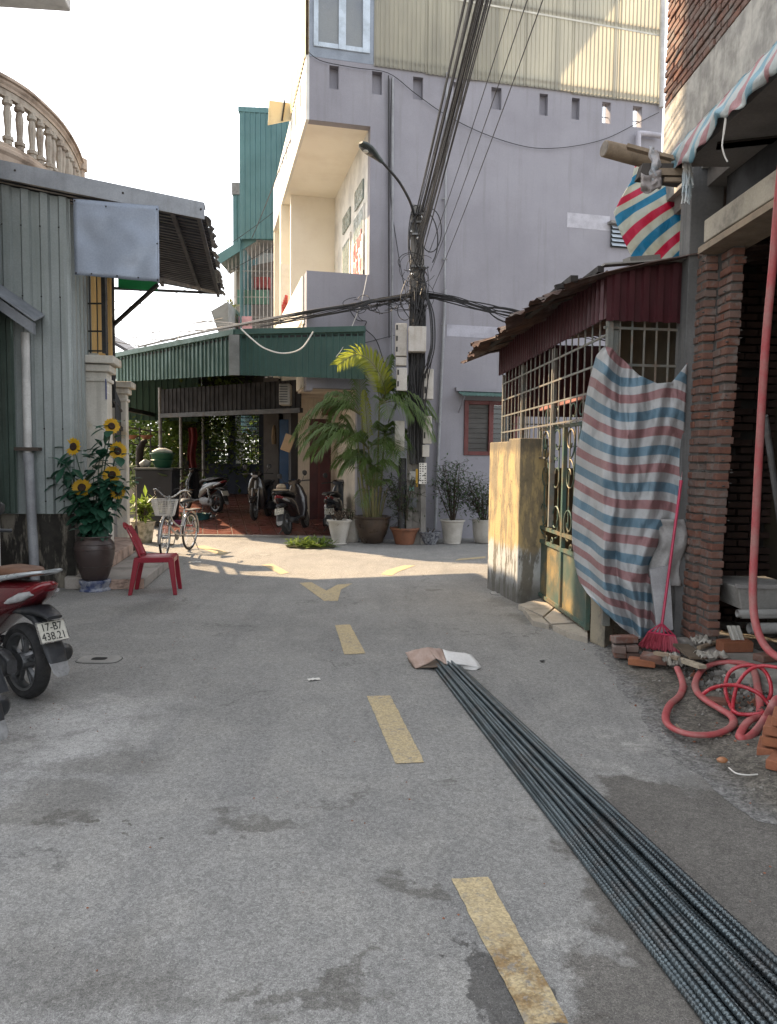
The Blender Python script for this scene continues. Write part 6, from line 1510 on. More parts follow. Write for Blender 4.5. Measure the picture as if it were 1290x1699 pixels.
def scooter(name, label, loc, head, paint, seatc, rail=None, plate=None, group='parked scooters', tailc=(.14, .008, .012), lean=0, trim=None, noplate=False):
    o = thing(name, label, 'scooter', (0, 0, 0), group)
    Mp = NT(name + ' paint'); f_ = Mp.noise(60, 2); Mp.done(Mp.mix(Mp.math('MULTIPLY', f_, .2), paint, tuple(x * .6 for x in paint)), .22, 0, .6); Mp.bsdf.inputs['Coat Weight'].default_value = .5; Mp = Mp.m
    Mb = mat('black scooter plastic', (.022, .024, .028), .5, ns=9, bump=.12, bs=200, grime=.35, gc=(.09, .085, .075), gs=5)
    Ms = mat(name + ' seat', seatc, .55, ns=6, bump=.15, bs=150)
    Mr = mat('cast rim grey', (.16, .165, .17), .4, .6, ns=8); Mg = mat('engine alloy', (.14, .14, .145), .5, .6, ns=9, grime=.5, gs=6)
    wheel(o, 0, .25, rimm=Mr); wheel(o, 1.27, .245, wdt=.04, rimm=Mr)
    # rear: transmission case on the left, shock, exhaust on the right
    b = MB(); b.loft([((-.07, .13, .25), .035, .05), ((0, .135, .255), .05, .085), ((.12, .14, .26), .055, .10), ((.3, .14, .27), .055, .11), ((.42, .13, .28), .05, .09), ((.5, .12, .29), .03, .05)], 14, 3); b.build('transmission', Mg, o, smooth=50)
    b = MB(); b.lathe([(.05, 0), (.05, .012), (.038, .02), (.0, .022)], (.07, .192, .275), 14, mtx=Matrix.Rotation(-pi / 2, 3, 'X')); b.lathe([(.085, -.01), (.085, .006), (.05, .015)], (0, .185, .25), 18, mtx=Matrix.Rotation(-pi / 2, 3, 'X')); b.build('case_cover', Mb, o, smooth=40)
    b = MB(); pts = [V3(.06 + .02 * 0, .15, .33) + V3(.1, 0, .27) * (i / 60) + V3(cos(i * .9) * .028, sin(i * .9) * .028, 0) for i in range(61)]; b.tube(pts, .008, 5); b.tube([V3(.05, .15, .30), V3(.17, .15, .62)], .014, 8); b.build('shock', M_chrome, o)
    b = MB(); b.loft([((-.20, -.17, .30), .035, .035), ((-.18, -.17, .30), .058, .058), ((.1, -.17, .26), .06, .06), ((.25, -.16, .22), .04, .04), ((.45, -.1, .2), .02, .02)], 14, 2); b.build('exhaust', Mb, o, smooth=50)
    # hugger and tail fender with plate
    b = MB(); arc = []
    for i in range(9):
        a = R(150 - i * 11.0); arc.append((V3(cos(a) * .29, 0, .25 + sin(a) * .30), .06, .008))
    b.loft([((.10, 0, .585), .07, .02), ((-.08, 0, .60), .085, .03), ((-.2, 0, .615), .075, .03), ((-.30, 0, .60), .06, .022), ((-.36, 0, .585), .05, .012)], 12, 3); b.build('tail_fender', Mb, o, smooth=50)
    b = MB(); b.loft([((-.06, 0, .59), .06, .03), ((-.18, 0, .56), .055, .03), ((-.27, 0, .49), .06, .022), ((-.345, 0, .38), .07, .015), ((-.39, 0, .30), .06, .01)], 12, 3); mf_ = b.build('mudguard', Mb, o, smooth=50)
    b = MB(); b.loft([((-.388, 0, .31), .06, .004), ((-.425, 0, .25), .055, .004), ((-.44, 0, .225), .035, .003)], 10, 3); b.build('mud_flap', mat('clear scratched flap', (.25, .25, .25), .35, ns=20), mf_)
    if noplate: plate = None
    d = Vector((-.09, 0, -.16)).normalized(); nrm = Vector((d.z, 0, -d.x)); nrm = nrm if nrm.x < 0 else -nrm
    pc = V3(-.318, 0, .485); lat = V3(0, -1, 0); up = -d
    rm = Matrix((lat, up, nrm)).transposed()
    b = MB(); b.box(pc + nrm * .012, (.19, .14, .008), rm); pl = b.build('number_plate' if not noplate else 'plate_bracket', mat('plate white', (.62, .60, .52), .5, ns=5) if not noplate else Mb, o, bevel=.003)
    b = MB()
    for sx, sy, w_, h_ in ((0, .068, .192, .007), (0, -.068, .192, .007), (.093, 0, .007, .136), (-.093, 0, .007, .136)): b.box(pc + nrm * .018 + lat * sx + up * sy, (w_, h_, .005), rm)
    b.build('plate_rim', M_chrome if not noplate else Mb, pl)
    Mt = mat('plate black', (.015, .015, .015), .6)
    if plate:
        for k, ln in enumerate(plate):
            m4 = rm.to_4x4(); m4.translation = pc + nrm * .0175 + up * (.03 - .062 * k); text('plate_text', ln, .072, m4 @ Matrix.Diagonal((.82, 1.0, 1, 1)), Mt, pl, .0008)
    # bodywork
    b = MB(); b.loft([((-.30, 0, .765), .04, .02), ((-.22, 0, .74), .085, .05), ((-.08, 0, .705), .12, .085), ((.12, 0, .66), .15, .12), ((.34, 0, .58), .155, .15), ((.48, 0, .48), .14, .15), ((.58, 0, .36), .12, .08)], 18, 2.8); b.build('body', Mp, o, smooth=60)
    b = MB(); b.loft([((-.14, 0, .845), .07, .02), ((-.05, 0, .845), .115, .035), ((.15, 0, .83), .13, .045), ((.32, 0, .795), .135, .045), ((.5, 0, .775), .11, .045), ((.62, 0, .72), .07, .05)], 16, 2.6); b.build('seat', Ms, o, smooth=60)
    Mrail = rail or Mb
    b = MB()
    for s in (-1, 1): b.loft([((.28, s * .145, .77), .014, .014), ((.0, s * .14, .815), .018, .018), ((-.16, s * .125, .845), .03, .016), ((-.26, s * .085, .865), .035, .012), ((-.31, s * .03, .872), .04, .010), ((-.31, 0, .872), .04, .010)], 10, 2.4)
    b.build('grab_rail', Mrail, o, smooth=60)
    Mtl = NT(name + ' tail lens'); Mtl.done(tailc, .12, 0, .7); Mcl = mat('clear lens', (.38, .38, .38), .12, ns=30, bump=0)
    b = MB(); b.loft([((-.335, 0, .80), .02, .012), ((-.30, 0, .785), .06, .028), ((-.235, 0, .755), .092, .042), ((-.17, 0, .73), .105, .04)], 14, 2.4); b.build('tail_light', Mtl.m, o, smooth=50)
    for s in (-1, 1): b = MB(); b.loft([((-.24, s * .08, .735), .025, .015), ((-.16, s * .11, .705), .022, .03), ((-.06, s * .135, .67), .012, .018), ((-.02, s * .14, .655), .006, .006)], 10, 2.2); b.build('indicator', Mcl, o, smooth=50)
    if trim is not None:
        b = MB()
        for s in (-1, 1): b.tube([V3(-.325, s * .13, .84), V3(-.335, s * .05, .84), V3(-.335, s * .02, .78), V3(-.33, 0, .755)], .009, 6)
        b.build('chrome_trim', trim, o)
    b = MB(); b.loft([((.5, 0, .30), .15, .03), ((.7, 0, .27), .16, .035), ((.9, 0, .28), .15, .04)], 12, 4); b.build('footboard', Mb, o, smooth=40)
    b = MB(); b.loft([((.86, 0, .25), .14, .05), ((.95, 0, .45), .20, .05), ((1.0, 0, .7), .21, .06), ((.98, 0, .9), .15, .06), ((.95, 0, 1.0), .08, .05)], 14, 2.8); b.build('front_shield', Mp, o, smooth=60)
    b = MB(); b.loft([((1.02, 0, .45), .07, .05), ((1.2, 0, .53), .075, .03), ((1.36, 0, .5), .065, .02), ((1.46, 0, .42), .05, .012)], 12, 2.8); b.build('front_fender', Mp, o, smooth=60)
    b = MB()
    for s in (-1, 1): b.tube([V3(1.27, s * .07, .245), V3(1.08, s * .07, .72)], .02, 8)
    b.tube([V3(1.1, 0, .7), V3(.95, 0, 1.02)], .03, 8); b.build('fork', M_steel, o)
    b = MB(); b.loft([((.86, 0, 1.02), .10, .04), ((.94, 0, 1.04), .15, .06), ((1.03, 0, 1.02), .11, .055), ((1.08, 0, .99), .06, .03)], 14, 2.4); hc_ = b.build('handlebar_cowl', Mp, o, smooth=60)
    b = MB(); b.tube(spline([(.84, .36, 1.03), (.88, .2, 1.04), (.92, 0, 1.03), (.88, -.2, 1.04), (.84, -.36, 1.03)], 5), .013, 8); b.build('handlebar', Mb, o)
    b = MB(); b.loft([((1.05, 0, 1.0), .075, .04), ((1.09, 0, .985), .06, .03), ((1.10, 0, .98), .02, .01)], 12, 2.2); b.build('headlight', Mcl, o, smooth=50)
    for s in (-1, 1):
        b = MB(); b.tube([V3(.88, s * .2, 1.05), V3(.87, s * .26, 1.17)], .006, 6); b.loft([((.875, s * .27, 1.14), .02, .008), ((.868, s * .275, 1.18), .05, .014), ((.862, s * .275, 1.225), .05, .014), ((.86, s * .27, 1.25), .025, .008)], 12, 2.4); b.build('mirror', Mb, o, smooth=50)
    b = MB(); b.tube([V3(.35, .12, .2), V3(.22, .26, .02)], .011, 6); b.tube([V3(.22, .26, .02), V3(.27, .30, .012)], .012, 6); b.build('side_stand', Mg, o)
    o.location = loc; o.rotation_euler = (R(lean), 0, R(head)); return o
HEAD = 180 - 36
w0 = G(46, 1160)
scooter('parked_scooter', 'red scooter with brown seat and silver grab rail parked by the left edge', V3(w0.x - .02, w0.y + .03, 0), HEAD, (.10, .007, .012), (.13, .06, .032), rail=mat('silver grab rail', (.42, .45, .46), .35, .4, ns=6), plate=('17-B7', '438.21'), lean=0)
w1 = G(-78, 1272)
scooter('parked_scooter', 'dark scooter nearest the camera, only mudguard and tyre showing at left edge', V3(w1.x - .02, w1.y, 0), HEAD + 6, (.02, .03, .05), (.03, .03, .03), noplate=True)
q = G(484, 889, .06)
hat_scooter = scooter('parked_scooter', 'black scooter with straw hat on seat parked at the porch edge', V3(q.x - .08, q.y + .1, .07), 80, (.03, .025, .028), (.03, .03, .03), plate=('24-H8', '024.55'), lean=-9)
q = At(556, 880, 15.8)
scooter('parked_scooter', 'dark scooter with silver trim seen from behind, beside the potted palm', V3(q.x, 15.35, .05), 84, (.05, .06, .075), (.02, .02, .02), plate=('24-B8', '173.26'), trim=M_chrome, lean=-3)
q = At(330, 835, 18.5)
scooter('parked_scooter', 'black scooter standing deep in the carport beside the bins', V3(q.x + .45, 18.4, .24), 140, (.012, .012, .015), (.02, .02, .02), plate=(), lean=3)
q = At(452, 830, 18.8)
scooter('parked_scooter', 'scooter with round bright headlight behind the one with the hat', V3(q.x + .05, 17.9, .2), -95, (.02, .018, .018), (.02, .02, .02), plate=(), lean=2)
# straw hat
q = hat_scooter.matrix_basis @ V3(.0, 0, .925); hat = thing('straw_hat', 'pale straw hat resting on the black scooter seat', 'hat', q)
b = MB(); b.lathe([(.16, -.03), (.17, -.02), (.10, .0), (.095, .05), (.075, .085), (.03, .10), (0, .10)], q, 20); b.build('crown', mat('straw', (.42, .34, .24), .85, ns=12), hat, smooth=50)
b = MB(); b.lathe([(.098, .0), (.100, .015), (.099, .03)], q, 20); b.build('hat_band', mat('brown band', (.12, .08, .05), .85), hat)

# ================================================================== bicycle
def bicycle():
    fw, rw = G(270, 926), G(331, 907)
    d = Vector((rw.x - fw.x, rw.y - fw.y, 0)); d.normalize()
    o = thing('bicycle', 'silver city bicycle with white front basket standing on the lane', 'bicycle', (0, 0, 0))
    Mw = mat('silver bicycle paint', (.46, .46, .45), .35, .5, ns=6, grime=.4, gc=(.2, .14, .09), gs=5)
    r_ = .325
    # local: x forward (towards camera), rear axle at 0
    for x, nm in ((0, 'wheel'), (1.08, 'wheel')):
        b = MB(); pts = [V3(x + cos(2 * pi * i / 40) * (r_ - .018), 0, r_ + sin(2 * pi * i / 40) * (r_ - .018)) for i in range(40)]; b.tube(pts, .018, 8, closed=True); ty = b.build('wheel', M_rubber, o, smooth=50)
        b = MB(); pts = [V3(x + cos(2 * pi * i / 40) * (r_ - .042), 0, r_ + sin(2 * pi * i / 40) * (r_ - .042)) for i in range(40)]; b.tube(pts, .012, 6, closed=True); b.build('rim', M_chrome, ty, smooth=50)
        b = MB()
        for i in range(28):
            a = 2 * pi * i / 28; s = .03 if i % 2 else -.03; b.tube([V3(x + .015 * cos(a + 1), s, r_ + .015 * sin(a + 1)), V3(x + (r_ - .045) * cos(a), 0, r_ + (r_ - .045) * sin(a))], .0018, 4)
        b.tube([V3(x, -.05, r_), V3(x, .05, r_)], .02, 8); b.build('spokes', M_chrome, ty); tag(kids(ty)[-1], kind='stuff')
        b = MB(); a0, a1 = (20, 190) if x == 0 else (-10, 165)
        b.tube([V3(x + cos(R(a0 + (a1 - a0) * i / 16)) * (r_ + .03), 0, r_ + sin(R(a0 + (a1 - a0) * i / 16)) * (r_ + .03)) for i in range(17)], .024, 6, flat=.35); b.build('mudguard', Mw, o, smooth=60)
    b = MB(); ht = V3(.90, 0, .78); hb_ = V3(.95, 0, .60); bbk = V3(.42, 0, .30); st = V3(.26, 0, .72)
    b.tube(spline([hb_, V3(.75, 0, .42), V3(.55, 0, .34), bbk], 5), .018, 8); b.tube(spline([ht, V3(.75, 0, .58), V3(.5, 0, .46), V3(.38, 0, .44)], 5), .014, 8); b.tube([bbk, st], .016, 8)
    for s in (-1, 1): b.tube([V3(0, s * .06, r_), V3(.4, s * .03, .30)], .01, 6); b.tube([V3(0, s * .06, r_), V3(.28, s * .02, .66)], .009, 6)
    b.tube([hb_, ht, V3(.885, 0, .84)], .02, 8); b.build('frame', Mw, o, smooth=50)
    b = MB()
    for s in (-1, 1): b.tube([V3(1.08, s * .055, r_), V3(1.0, s * .055, .62), V3(.95, 0, .66)], .011, 6)
    b.build('fork', Mw, o, smooth=50)
    b = MB(); b.tube([V3(.88, 0, .84), V3(.86, 0, .98)], .013, 8); b.tube(spline([(.60, .29, 1.04), (.72, .28, 1.06), (.84, .2, 1.06), (.88, .08, .97), (.88, 0, .95), (.88, -.08, .97), (.84, -.2, 1.06), (.72, -.28, 1.06), (.60, -.29, 1.04)], 6), .012, 8); b.build('handlebar', M_chrome, o, smooth=50)
    for s in (-1, 1):
        b = MB(); b.tube([V3(.70, s * .282, 1.06), V3(.57, s * .292, 1.03)], .017, 8); b.build('grip', M_black, o); b = MB(); b.tube([V3(.74, s * .26, 1.04), V3(.66, s * .28, .99), V3(.6, s * .285, .97)], .007, 6); b.build('brake_lever', M_chrome, o)
    b = MB()
    for s in (-1, 1): b.tube(spline([(.76, s * .25, 1.05), (.9, s * .14, 1.10), (.98, s * .03, 1.0), (1.0, 0, .8)], 5), .004, 5)
    b.build('brake_cable', M_black, o)
    # basket of wires
    Mbk = mat('white wire basket', (.62, .62, .60), .5, ns=5); b = MB()
    T = [V3(.97, .17, .93), V3(.97, -.17, .93), V3(1.24, -.19, .93), V3(1.24, .19, .93)]; Bt = [V3(.98, .12, .68), V3(.98, -.12, .68), V3(1.18, -.13, .68), V3(1.18, .13, .68)]
    for i in range(4):
        a, c, e, f = T[i], T[(i + 1) % 4], Bt[i], Bt[(i + 1) % 4]; b.tube([a, c], .006, 5); b.tube([e, f], .005, 5)
        for k in range(1, 15): b.tube([a.lerp(c, k / 15), e.lerp(f, k / 15)], .0035, 4)
        for k in range(1, 9): b.tube([a.lerp(e, k / 9), c.lerp(f, k / 9)], .003, 4)
        b.tube([a, e], .005, 5)
    for k in range(1, 10): b.tube([Bt[0].lerp(Bt[1], k / 10), Bt[3].lerp(Bt[2], k / 10)], .003, 4)
    b.build('basket', Mbk, o); tag(kids(o)[-1], kind=None)
    b = MB(); b.loft([((.10, 0, .86), .10, .03), ((.2, 0, .87), .10, .035), ((.3, 0, .86), .05, .03), ((.40, 0, .84), .02, .02)], 12, 2.4); b.tube([st, V3(.24, 0, .84)], .013, 8); b.build('saddle', M_black, o, smooth=60)
    b = MB(); b.beam(V3(-.28, 0, .70), V3(.2, 0, .70), .13, .012)
    for s in (-1, 1): b.tube([V3(0, s * .07, r_), V3(-.15, s * .06, .69)], .006, 5)
    b.build('carrier', M_steel, o)
    b = MB(); b.lathe([(.09, -.004), (.09, .004)], bbk + V3(0, -.05, 0), 24, mtx=rot('X', 90)); b.tube([bbk + V3(0, -.07, 0), bbk + V3(.06, -.08, -.16)], .009, 6); b.tube([bbk + V3(0, .07, 0), bbk + V3(-.06, .08, .16)], .009, 6); b.build('crank', M_steel, o)
    for s, p in ((-1, V3(.06, -.13, -.16)), (1, V3(-.06, .13, .16))): b = MB(); b.box(bbk + p, (.09, .08, .022)); b.build('pedal', mat('red reflector pedal', (.28, .05, .05), .5) if s > 0 else M_black, o)
    b = MB(); b.tube([V3(.05, .06, .28), V3(.0, .17, .01)], .008, 6); b.build('kickstand', M_steel, o)
    b = MB(); b.lathe([(.0, 0), (.02, .005), (.032, .05), (.034, .055), (0, .06)], (1.04, .09, .55), 12, mtx=rot('Y', 80)); b.build('lamp', M_chrome, o)
    for c_ in kids(o):        # turn the steering: everything ahead of the head tube
        n_ = c_.name.split('.')[0]
        if n_ in ('fork', 'handlebar', 'grip', 'brake_lever', 'brake_cable', 'basket', 'lamp') or (n_ in ('wheel', 'mudguard') and sum(v.co.x for v in c_.data.vertices) / len(c_.data.vertices) > .6):
            for k_ in [c_] + kids(c_):
                for v in k_.data.vertices: q_ = rot('Z', 10) @ (v.co - V3(.93, 0, 0)); v.co = q_ + V3(.93, 0, 0)
    hd = Vector((-.13, -.9915)); o.location = V3(fw.x - hd.x * 1.06, fw.y + .03 - hd.y * 1.06, 0); o.rotation_euler = (R(-2), 0, atan2(hd.y, hd.x)); return o
bicycle()

# ================================================================== red plastic chair
def chair():
    c = (G(220, 986) + G(281, 989)) / 2; c.y += .2
    o = thing('plastic_chair', 'red plastic chair facing right beside the doorstep', 'chair', (0, 0, 0))
    M = NT('red moulded plastic'); M.done(M.mix(M.noise(4, 3), (.26, .012, .028), (.21, .010, .022)), .32, 0, .5); M = M.m
    # x = front of chair; seat .40 wide
    b = MB()
    def seat(a, c_): x = -.20 + .42 * c_; y = (a - .5) * (.38 + .02 * c_); return V3(x, y, .42 + .012 * c_ - .02 * (1 - (2 * a - 1) ** 2) * (1 - (2 * c_ - 1) ** 2) - (.03 * max(0, c_ - .88) / .12))
    b.grid(seat, 16, 16); b.build('seat', M, o, smooth=60, solid=.014)
    b = MB()
    for pts in (((-.2, -.19, .405), (.22, -.2, .41)), ((-.2, .19, .405), (.22, .2, .41)), ((.22, -.2, .40), (.22, .2, .40)), ((-.2, -.19, .405), (-.2, .19, .405))): b.beam(pts[0], pts[1], .02, .06)
    b.build('apron', M, o, bevel=.006)
    for x0, x1, y0, y1 in ((.20, .25, -.18, -.21), (.20, .25, .18, .21), (-.18, -.26, -.17, -.2), (-.18, -.26, .17, .2)):
        b = MB(); b.box8([V3(x1 - .022, y1 - .02, 0), V3(x1 + .022, y1 - .02, 0), V3(x1 + .022, y1 + .02, 0), V3(x1 - .022, y1 + .02, 0), V3(x0 - .035, y0 - .03, .42), V3(x0 + .035, y0 - .03, .42), V3(x0 + .035, y0 + .03, .42), V3(x0 - .035, y0 + .03, .42)]); b.build('leg', M, o, bevel=.008)
    b = MB(); nu, nv = 14, 16; vs = []; fs = []
    for j in range(nv + 1):
        c_ = j / nv; w_ = .36 * (1 - .35 * max(0, c_ - .45) ** 1.6 / .4)
        for i in range(nu + 1):
            a = i / nu * 2 - 1; x = -.19 - .12 * c_ - .05 * c_ * c_ - .05 * (a * a) * (-1) * (1 - c_ * .4); z = .43 + .40 * c_ - (.05 * a * a if c_ > .9 else 0)
            vs.append(V3(x, a * w_ / 2, z))
    for j in range(nv):
        for i in range(nu):
            a = (i + .5) / nu * 2 - 1; c_ = (j + .5) / nv
            if (a / .36) ** 2 + ((c_ - .70) / .14) ** 2 < 1: continue
            if abs(a) < .12 and .15 < c_ < .45: continue
            fs.append((j * (nu + 1) + i, j * (nu + 1) + i + 1, (j + 1) * (nu + 1) + i + 1, (j + 1) * (nu + 1) + i))
    b.add(vs, fs); b.build('backrest', M, o, smooth=60, solid=.014)
    o.location = V3(c.x - .0, c.y, 0); o.rotation_euler.z = R(8); return o
chair()

# ================================================================== rebar bundle and cardboard
M_reb = mat('blue grey ribbed steel', (.115, .142, .155), .38, .78, c2=(.08, .098, .108), ns=5, bump=.03, grime=.25, gc=(.12, .08, .06), gs=6)
def rebar_mesh(L, r_, rib=.018):
    b = MB(); n = 8; k = int(L / rib); pts = []; rs = []
    for i in range(k):
        y = i * rib
        for t_, rr in ((0, r_), (.42, r_), (.56, r_ * 1.17), (.78, r_ * 1.17), (.92, r_)): pts.append((y + t_ * rib, rr))
    vs = []
    for y, rr in pts:
        for j in range(n):
            a = 2 * pi * j / n; side = abs(cos(a)) > .9; r2 = r_ * 1.12 if side else rr
            vs.append(V3(r2 * cos(a), y + .006 * sin(a * 1), r2 * sin(a)))
    fs = [(i * n + j, i * n + (j + 1) % n, (i + 1) * n + (j + 1) % n, (i + 1) * n + j) for i in range(len(pts) - 1) for j in range(n)]
    fs += [tuple(range(n - 1, -1, -1)), tuple((len(pts) - 1) * n + j for j in range(n))]
    b.add(vs, fs); o = b.build('steel_rebar', M_reb, None, smooth=60); me = o.data; bpy.data.objects.remove(o); return me
Lr = 5.6
meshes = [rebar_mesh(Lr, .0125), rebar_mesh(Lr, .0105)]
rg = random.Random(14)
fa, fb = G(716, 1101), G(747, 1098); na, nb2 = G(1168, 1699), G(1310, 1618)
fa = V3(fa.x, fa.y, 0); fb = V3(fb.x, fb.y, 0)
bars = []
for layer, cnt in ((0, 15), (1, 10), (2, 3)):
    for i in range(cnt):
        s = (i + .5) / cnt + rg.uniform(-.02, .02) if layer else i / (cnt - 1)
        if layer == 2: s = .25 + .5 * i / 2 + rg.uniform(-.06, .06)
        a = fa.lerp(fb, s) + V3(rg.uniform(-.01, .01), rg.uniform(-.02, .03), .013 + .021 * layer)
        sn = min(1, max(0, s + rg.uniform(-.035, .035))); e = na.lerp(nb2, sn); e.z = .013 + .021 * layer
        bars.append((a, e))
ORD = 'first second third fourth fifth sixth seventh eighth ninth tenth eleventh twelfth thirteenth fourteenth fifteenth'.split()
labs = [f'{ORD[i]} bar from the dash side in the {ly} layer of the rebar bundle' for ly, cn in (('bottom', 15), ('upper', 10), ('top', 3)) for i in range(cn)]
for i, (a, e) in enumerate(bars):
    o = bpy.data.objects.new('steel_rebar', meshes[0] if i % 5 else meshes[1]); COL.objects.link(o)
    o.location = a + V3(0, .0, 0); d = (e - a).normalized(); o.rotation_euler = (d.to_track_quat('Y', 'Z').to_matrix() @ rot('Y', rg.uniform(0, 360))).to_euler()
    tag(o, labs[i], 'rebar', 'rebar bundle on the road')
# cardboard cover folded over the bar ends
cbd = thing('cardboard_cover', 'crumpled cardboard folded over the far ends of the steel bars', 'cardboard', G(735, 1105))
Mc1 = mat('pinkish printed carton', (.44, .33, .28), .85, c2=(.36, .25, .20), ns=12, bump=.1); Mc2 = mat('white carton face', (.66, .65, .63), .8, c2=(.58, .56, .53), ns=5, bump=.08); Mc3 = mat('inner brown carton', (.16, .12, .09), .9)
def sheet(c4, zs, name, m, nz=.012):
    q = [G(*p, z) for p, z in zip(c4, zs)]; b = MB()
    b.grid(lambda a, c_: (q[0].lerp(q[1], a)).lerp(q[3].lerp(q[2], a), c_) + ZUP * (nz * noise.noise(V3(a * 3.3, c_ * 3.3, q[0].x * 3))), 10, 8); return b.build(name, m, cbd, smooth=50, solid=.006)
sheet(((673, 1083), (690, 1110), (725, 1093), (708, 1074)), (.10, .005, .085, .16), 'left_flap', Mc1); sheet(((708, 1074), (725, 1093), (742, 1103), (735, 1078)), (.16, .088, .05, .12), 'middle_fold', Mc1)
sheet(((735, 1078), (742, 1102), (799, 1107), (783, 1086)), (.12, .055, .02, .09), 'right_flap', Mc2); sheet(((676, 1092), (686, 1108), (735, 1106), (725, 1086)), (.012, .004, .045, .05), 'bottom_flap', Mc3)
sheet(((742, 1102), (735, 1108), (790, 1112), (799, 1107)), (.052, .01, .005, .018), 'edge_fold', Mc2, .006)

# ================================================================== building site clutter
def solo(b, name, m, label, cat, **k): return tag(b.build(name, m, **k), label, cat)
# red broom
br = thing('broom', 'pink red plastic broom leaning against the tarp with bristles down', 'broom', At(1096, 1075, 5.95))
Mbr = mat('pink red plastic', (.50, .045, .10), .4, ns=5, bump=.03)
h0, h1 = At(1131, 797, 6.1), At(1099, 1036, 5.95)
b = MB(); b.tube([h0, h0.lerp(h1, .05), h1], [.015, .0115, .0115], 10); b.build('handle', Mbr, br, smooth=50)
b = MB(); fa_, fb_ = At(1076, 1049, 5.95), At(1121, 1056, 5.95)
for k in range(6): b.tube([h1 + V3(0, 0, .01), fa_.lerp(fb_, k / 5)], .006, 5)
b.tube([fa_, fb_], .011, 6); b.build('head_frame', Mbr, br)
b = MB(); rg = random.Random(3); e0, e1 = At(1062, 1072, 5.9), At(1127, 1082, 5.9)
for i in range(240):
    s = i / 239; t_ = fa_.lerp(fb_, s) + V3(0, rg.uniform(-.025, .025), 0); e = e0.lerp(e1, min(1, max(0, s + rg.uniform(-.02, .02)))) + V3(0, rg.uniform(-.04, .04), rg.uniform(-.012, .012)); b.tube([t_, e], .003, 3, cap=False)
b.build('bristles', mat('faded red bristle', (.42, .06, .09), .6), br); tag(kids(br)[-1], kind='stuff')
# red hoses
M_hose = mat('dusty red hose', (.37, .065, .07), .55, c2=(.33, .13, .12), ns=7, bump=.08, grime=.45, gc=(.30, .17, .15), gs=5)
hz = lambda x, y, z=.0: (lambda p: V3(p.x, p.y, soil_z(p.x, p.y) + z))(G(x, y, .06))
def hpt(l): return spline([G(x, y, z) for x, y, z in l], 7)
solo(MB().tube(spline([At(1312, 180, 4.6), At(1296, 290, 4.75), At(1284, 430, 4.85), At(1272, 560, 4.9), At(1262, 720, 4.95), At(1254, 880, 4.98), At(1250, 985, 4.95), At(1256, 1040, 4.85), At(1275, 1078, 4.75), At(1310, 1100, 4.6)], 8), .026, 12, flat=.7), 'water_hose', M_hose, 'red hose hanging from above down to the site floor', 'hose', smooth=60)
solo(MB().tube(hpt([(1124, 1108, .14), (1131, 1125, .1), (1134, 1140, .07), (1128, 1155, .06), (1112, 1170, .06), (1105, 1190, .06), (1112, 1205, .06), (1135, 1216, .06), (1165, 1220, .06), (1195, 1216, .06), (1216, 1204, .06), (1215, 1190, .065), (1198, 1178, .08), (1172, 1162, .09), (1157, 1147, .09), (1155, 1130, .1), (1168, 1110, .13), (1192, 1100, .16), (1230, 1100, .19), (1250, 1110, .2), (1258, 1140, .17), (1262, 1175, .1), (1258, 1192, .07)]), .0235, 12, flat=.7), 'water_hose', M_hose, 'thick dusty red hose looping over the wet soil', 'hose', smooth=60)
solo(MB().tube(hpt([(1262, 1190, .08), (1246, 1195, .10), (1236, 1205, .08), (1228, 1222, .06), (1240, 1226, .05), (1256, 1212, .08), (1272, 1190, .14), (1282, 1172, .22), (1292, 1160, .25), (1310, 1170, .22)]), .024, 12, flat=.7), 'water_hose', M_hose, 'red hose end bent over the brick stack at the right edge', 'hose', smooth=60)
M_hose2 = mat('thin glossy red hose', (.42, .03, .045), .3, ns=6, bump=.03)
solo(MB().tube(hpt([(1166, 1153, .10), (1180, 1143, .14), (1205, 1137, .2), (1232, 1139, .22), (1258, 1150, .2), (1274, 1166, .15), (1280, 1178, .12), (1262, 1184, .1), (1240, 1186, .08), (1222, 1183, .08), (1212, 1170, .09), (1205, 1150, .12), (1205, 1132, .18), (1212, 1115, .24), (1228, 1106, .28), (1250, 1104, .30), (1268, 1112, .28), (1278, 1130, .24), (1280, 1150, .18), (1274, 1165, .12)]), .0125, 8), 'garden_hose', M_hose2, 'thin bright red hose coiled in rings beside the kerb', 'hose', smooth=60)
solo(MB().tube(hpt([(1216, 1184, .07), (1218, 1160, .12), (1225, 1135, .2), (1240, 1115, .27), (1262, 1105, .31), (1295, 1108, .32)]), .012, 8), 'garden_hose', M_hose2, 'thin red hose arching out of the right edge', 'hose', smooth=60)
# loose and stacked bricks
def loose(px, py, z, ang, label, m=None, tilt=0, name='brick', grp=None):
    p = G(px, py, z + .03); o = bpy.data.objects.new(name, random.choice(BR).copy()); COL.objects.link(o); o.data.materials.clear(); o.data.materials.append(m or M_bricko); o.location = V3(p.x, p.y, z + .03); o.rotation_euler = (tilt, 0, R(ang)); return tag(o, label, 'brick', grp)
zS = .05
for i, (px, py, z, a, lab) in enumerate(((1028, 1082, .03, 80, 'dark brick at the bottom of the small stack beside the post'), (1047, 1084, .03, 85, 'dark brick at the bottom right of the small stack under the tarp'), (1027, 1074, .095, 78, 'dark brick on the middle course of the small stack beside the post'), (1046, 1072, .095, 84, 'dark brick on the middle course near the broom bristles'), (1036, 1060, .16, 10, 'topmost dark brick of the small stack under the tarp'))): loose(px, py, z, a, lab, M_brick)
loose(1066, 1098, .04, -25, 'orange hollow brick lying in front of the broom'); loose(1087, 1092, .08, -35, 'brown brick tilted behind the orange brick', M_brick, .25)
loose(1196, 1166, .035, -12, 'half buried brown brick inside the hose loop', M_brick)
q = At(1222, 1078, 5.3)
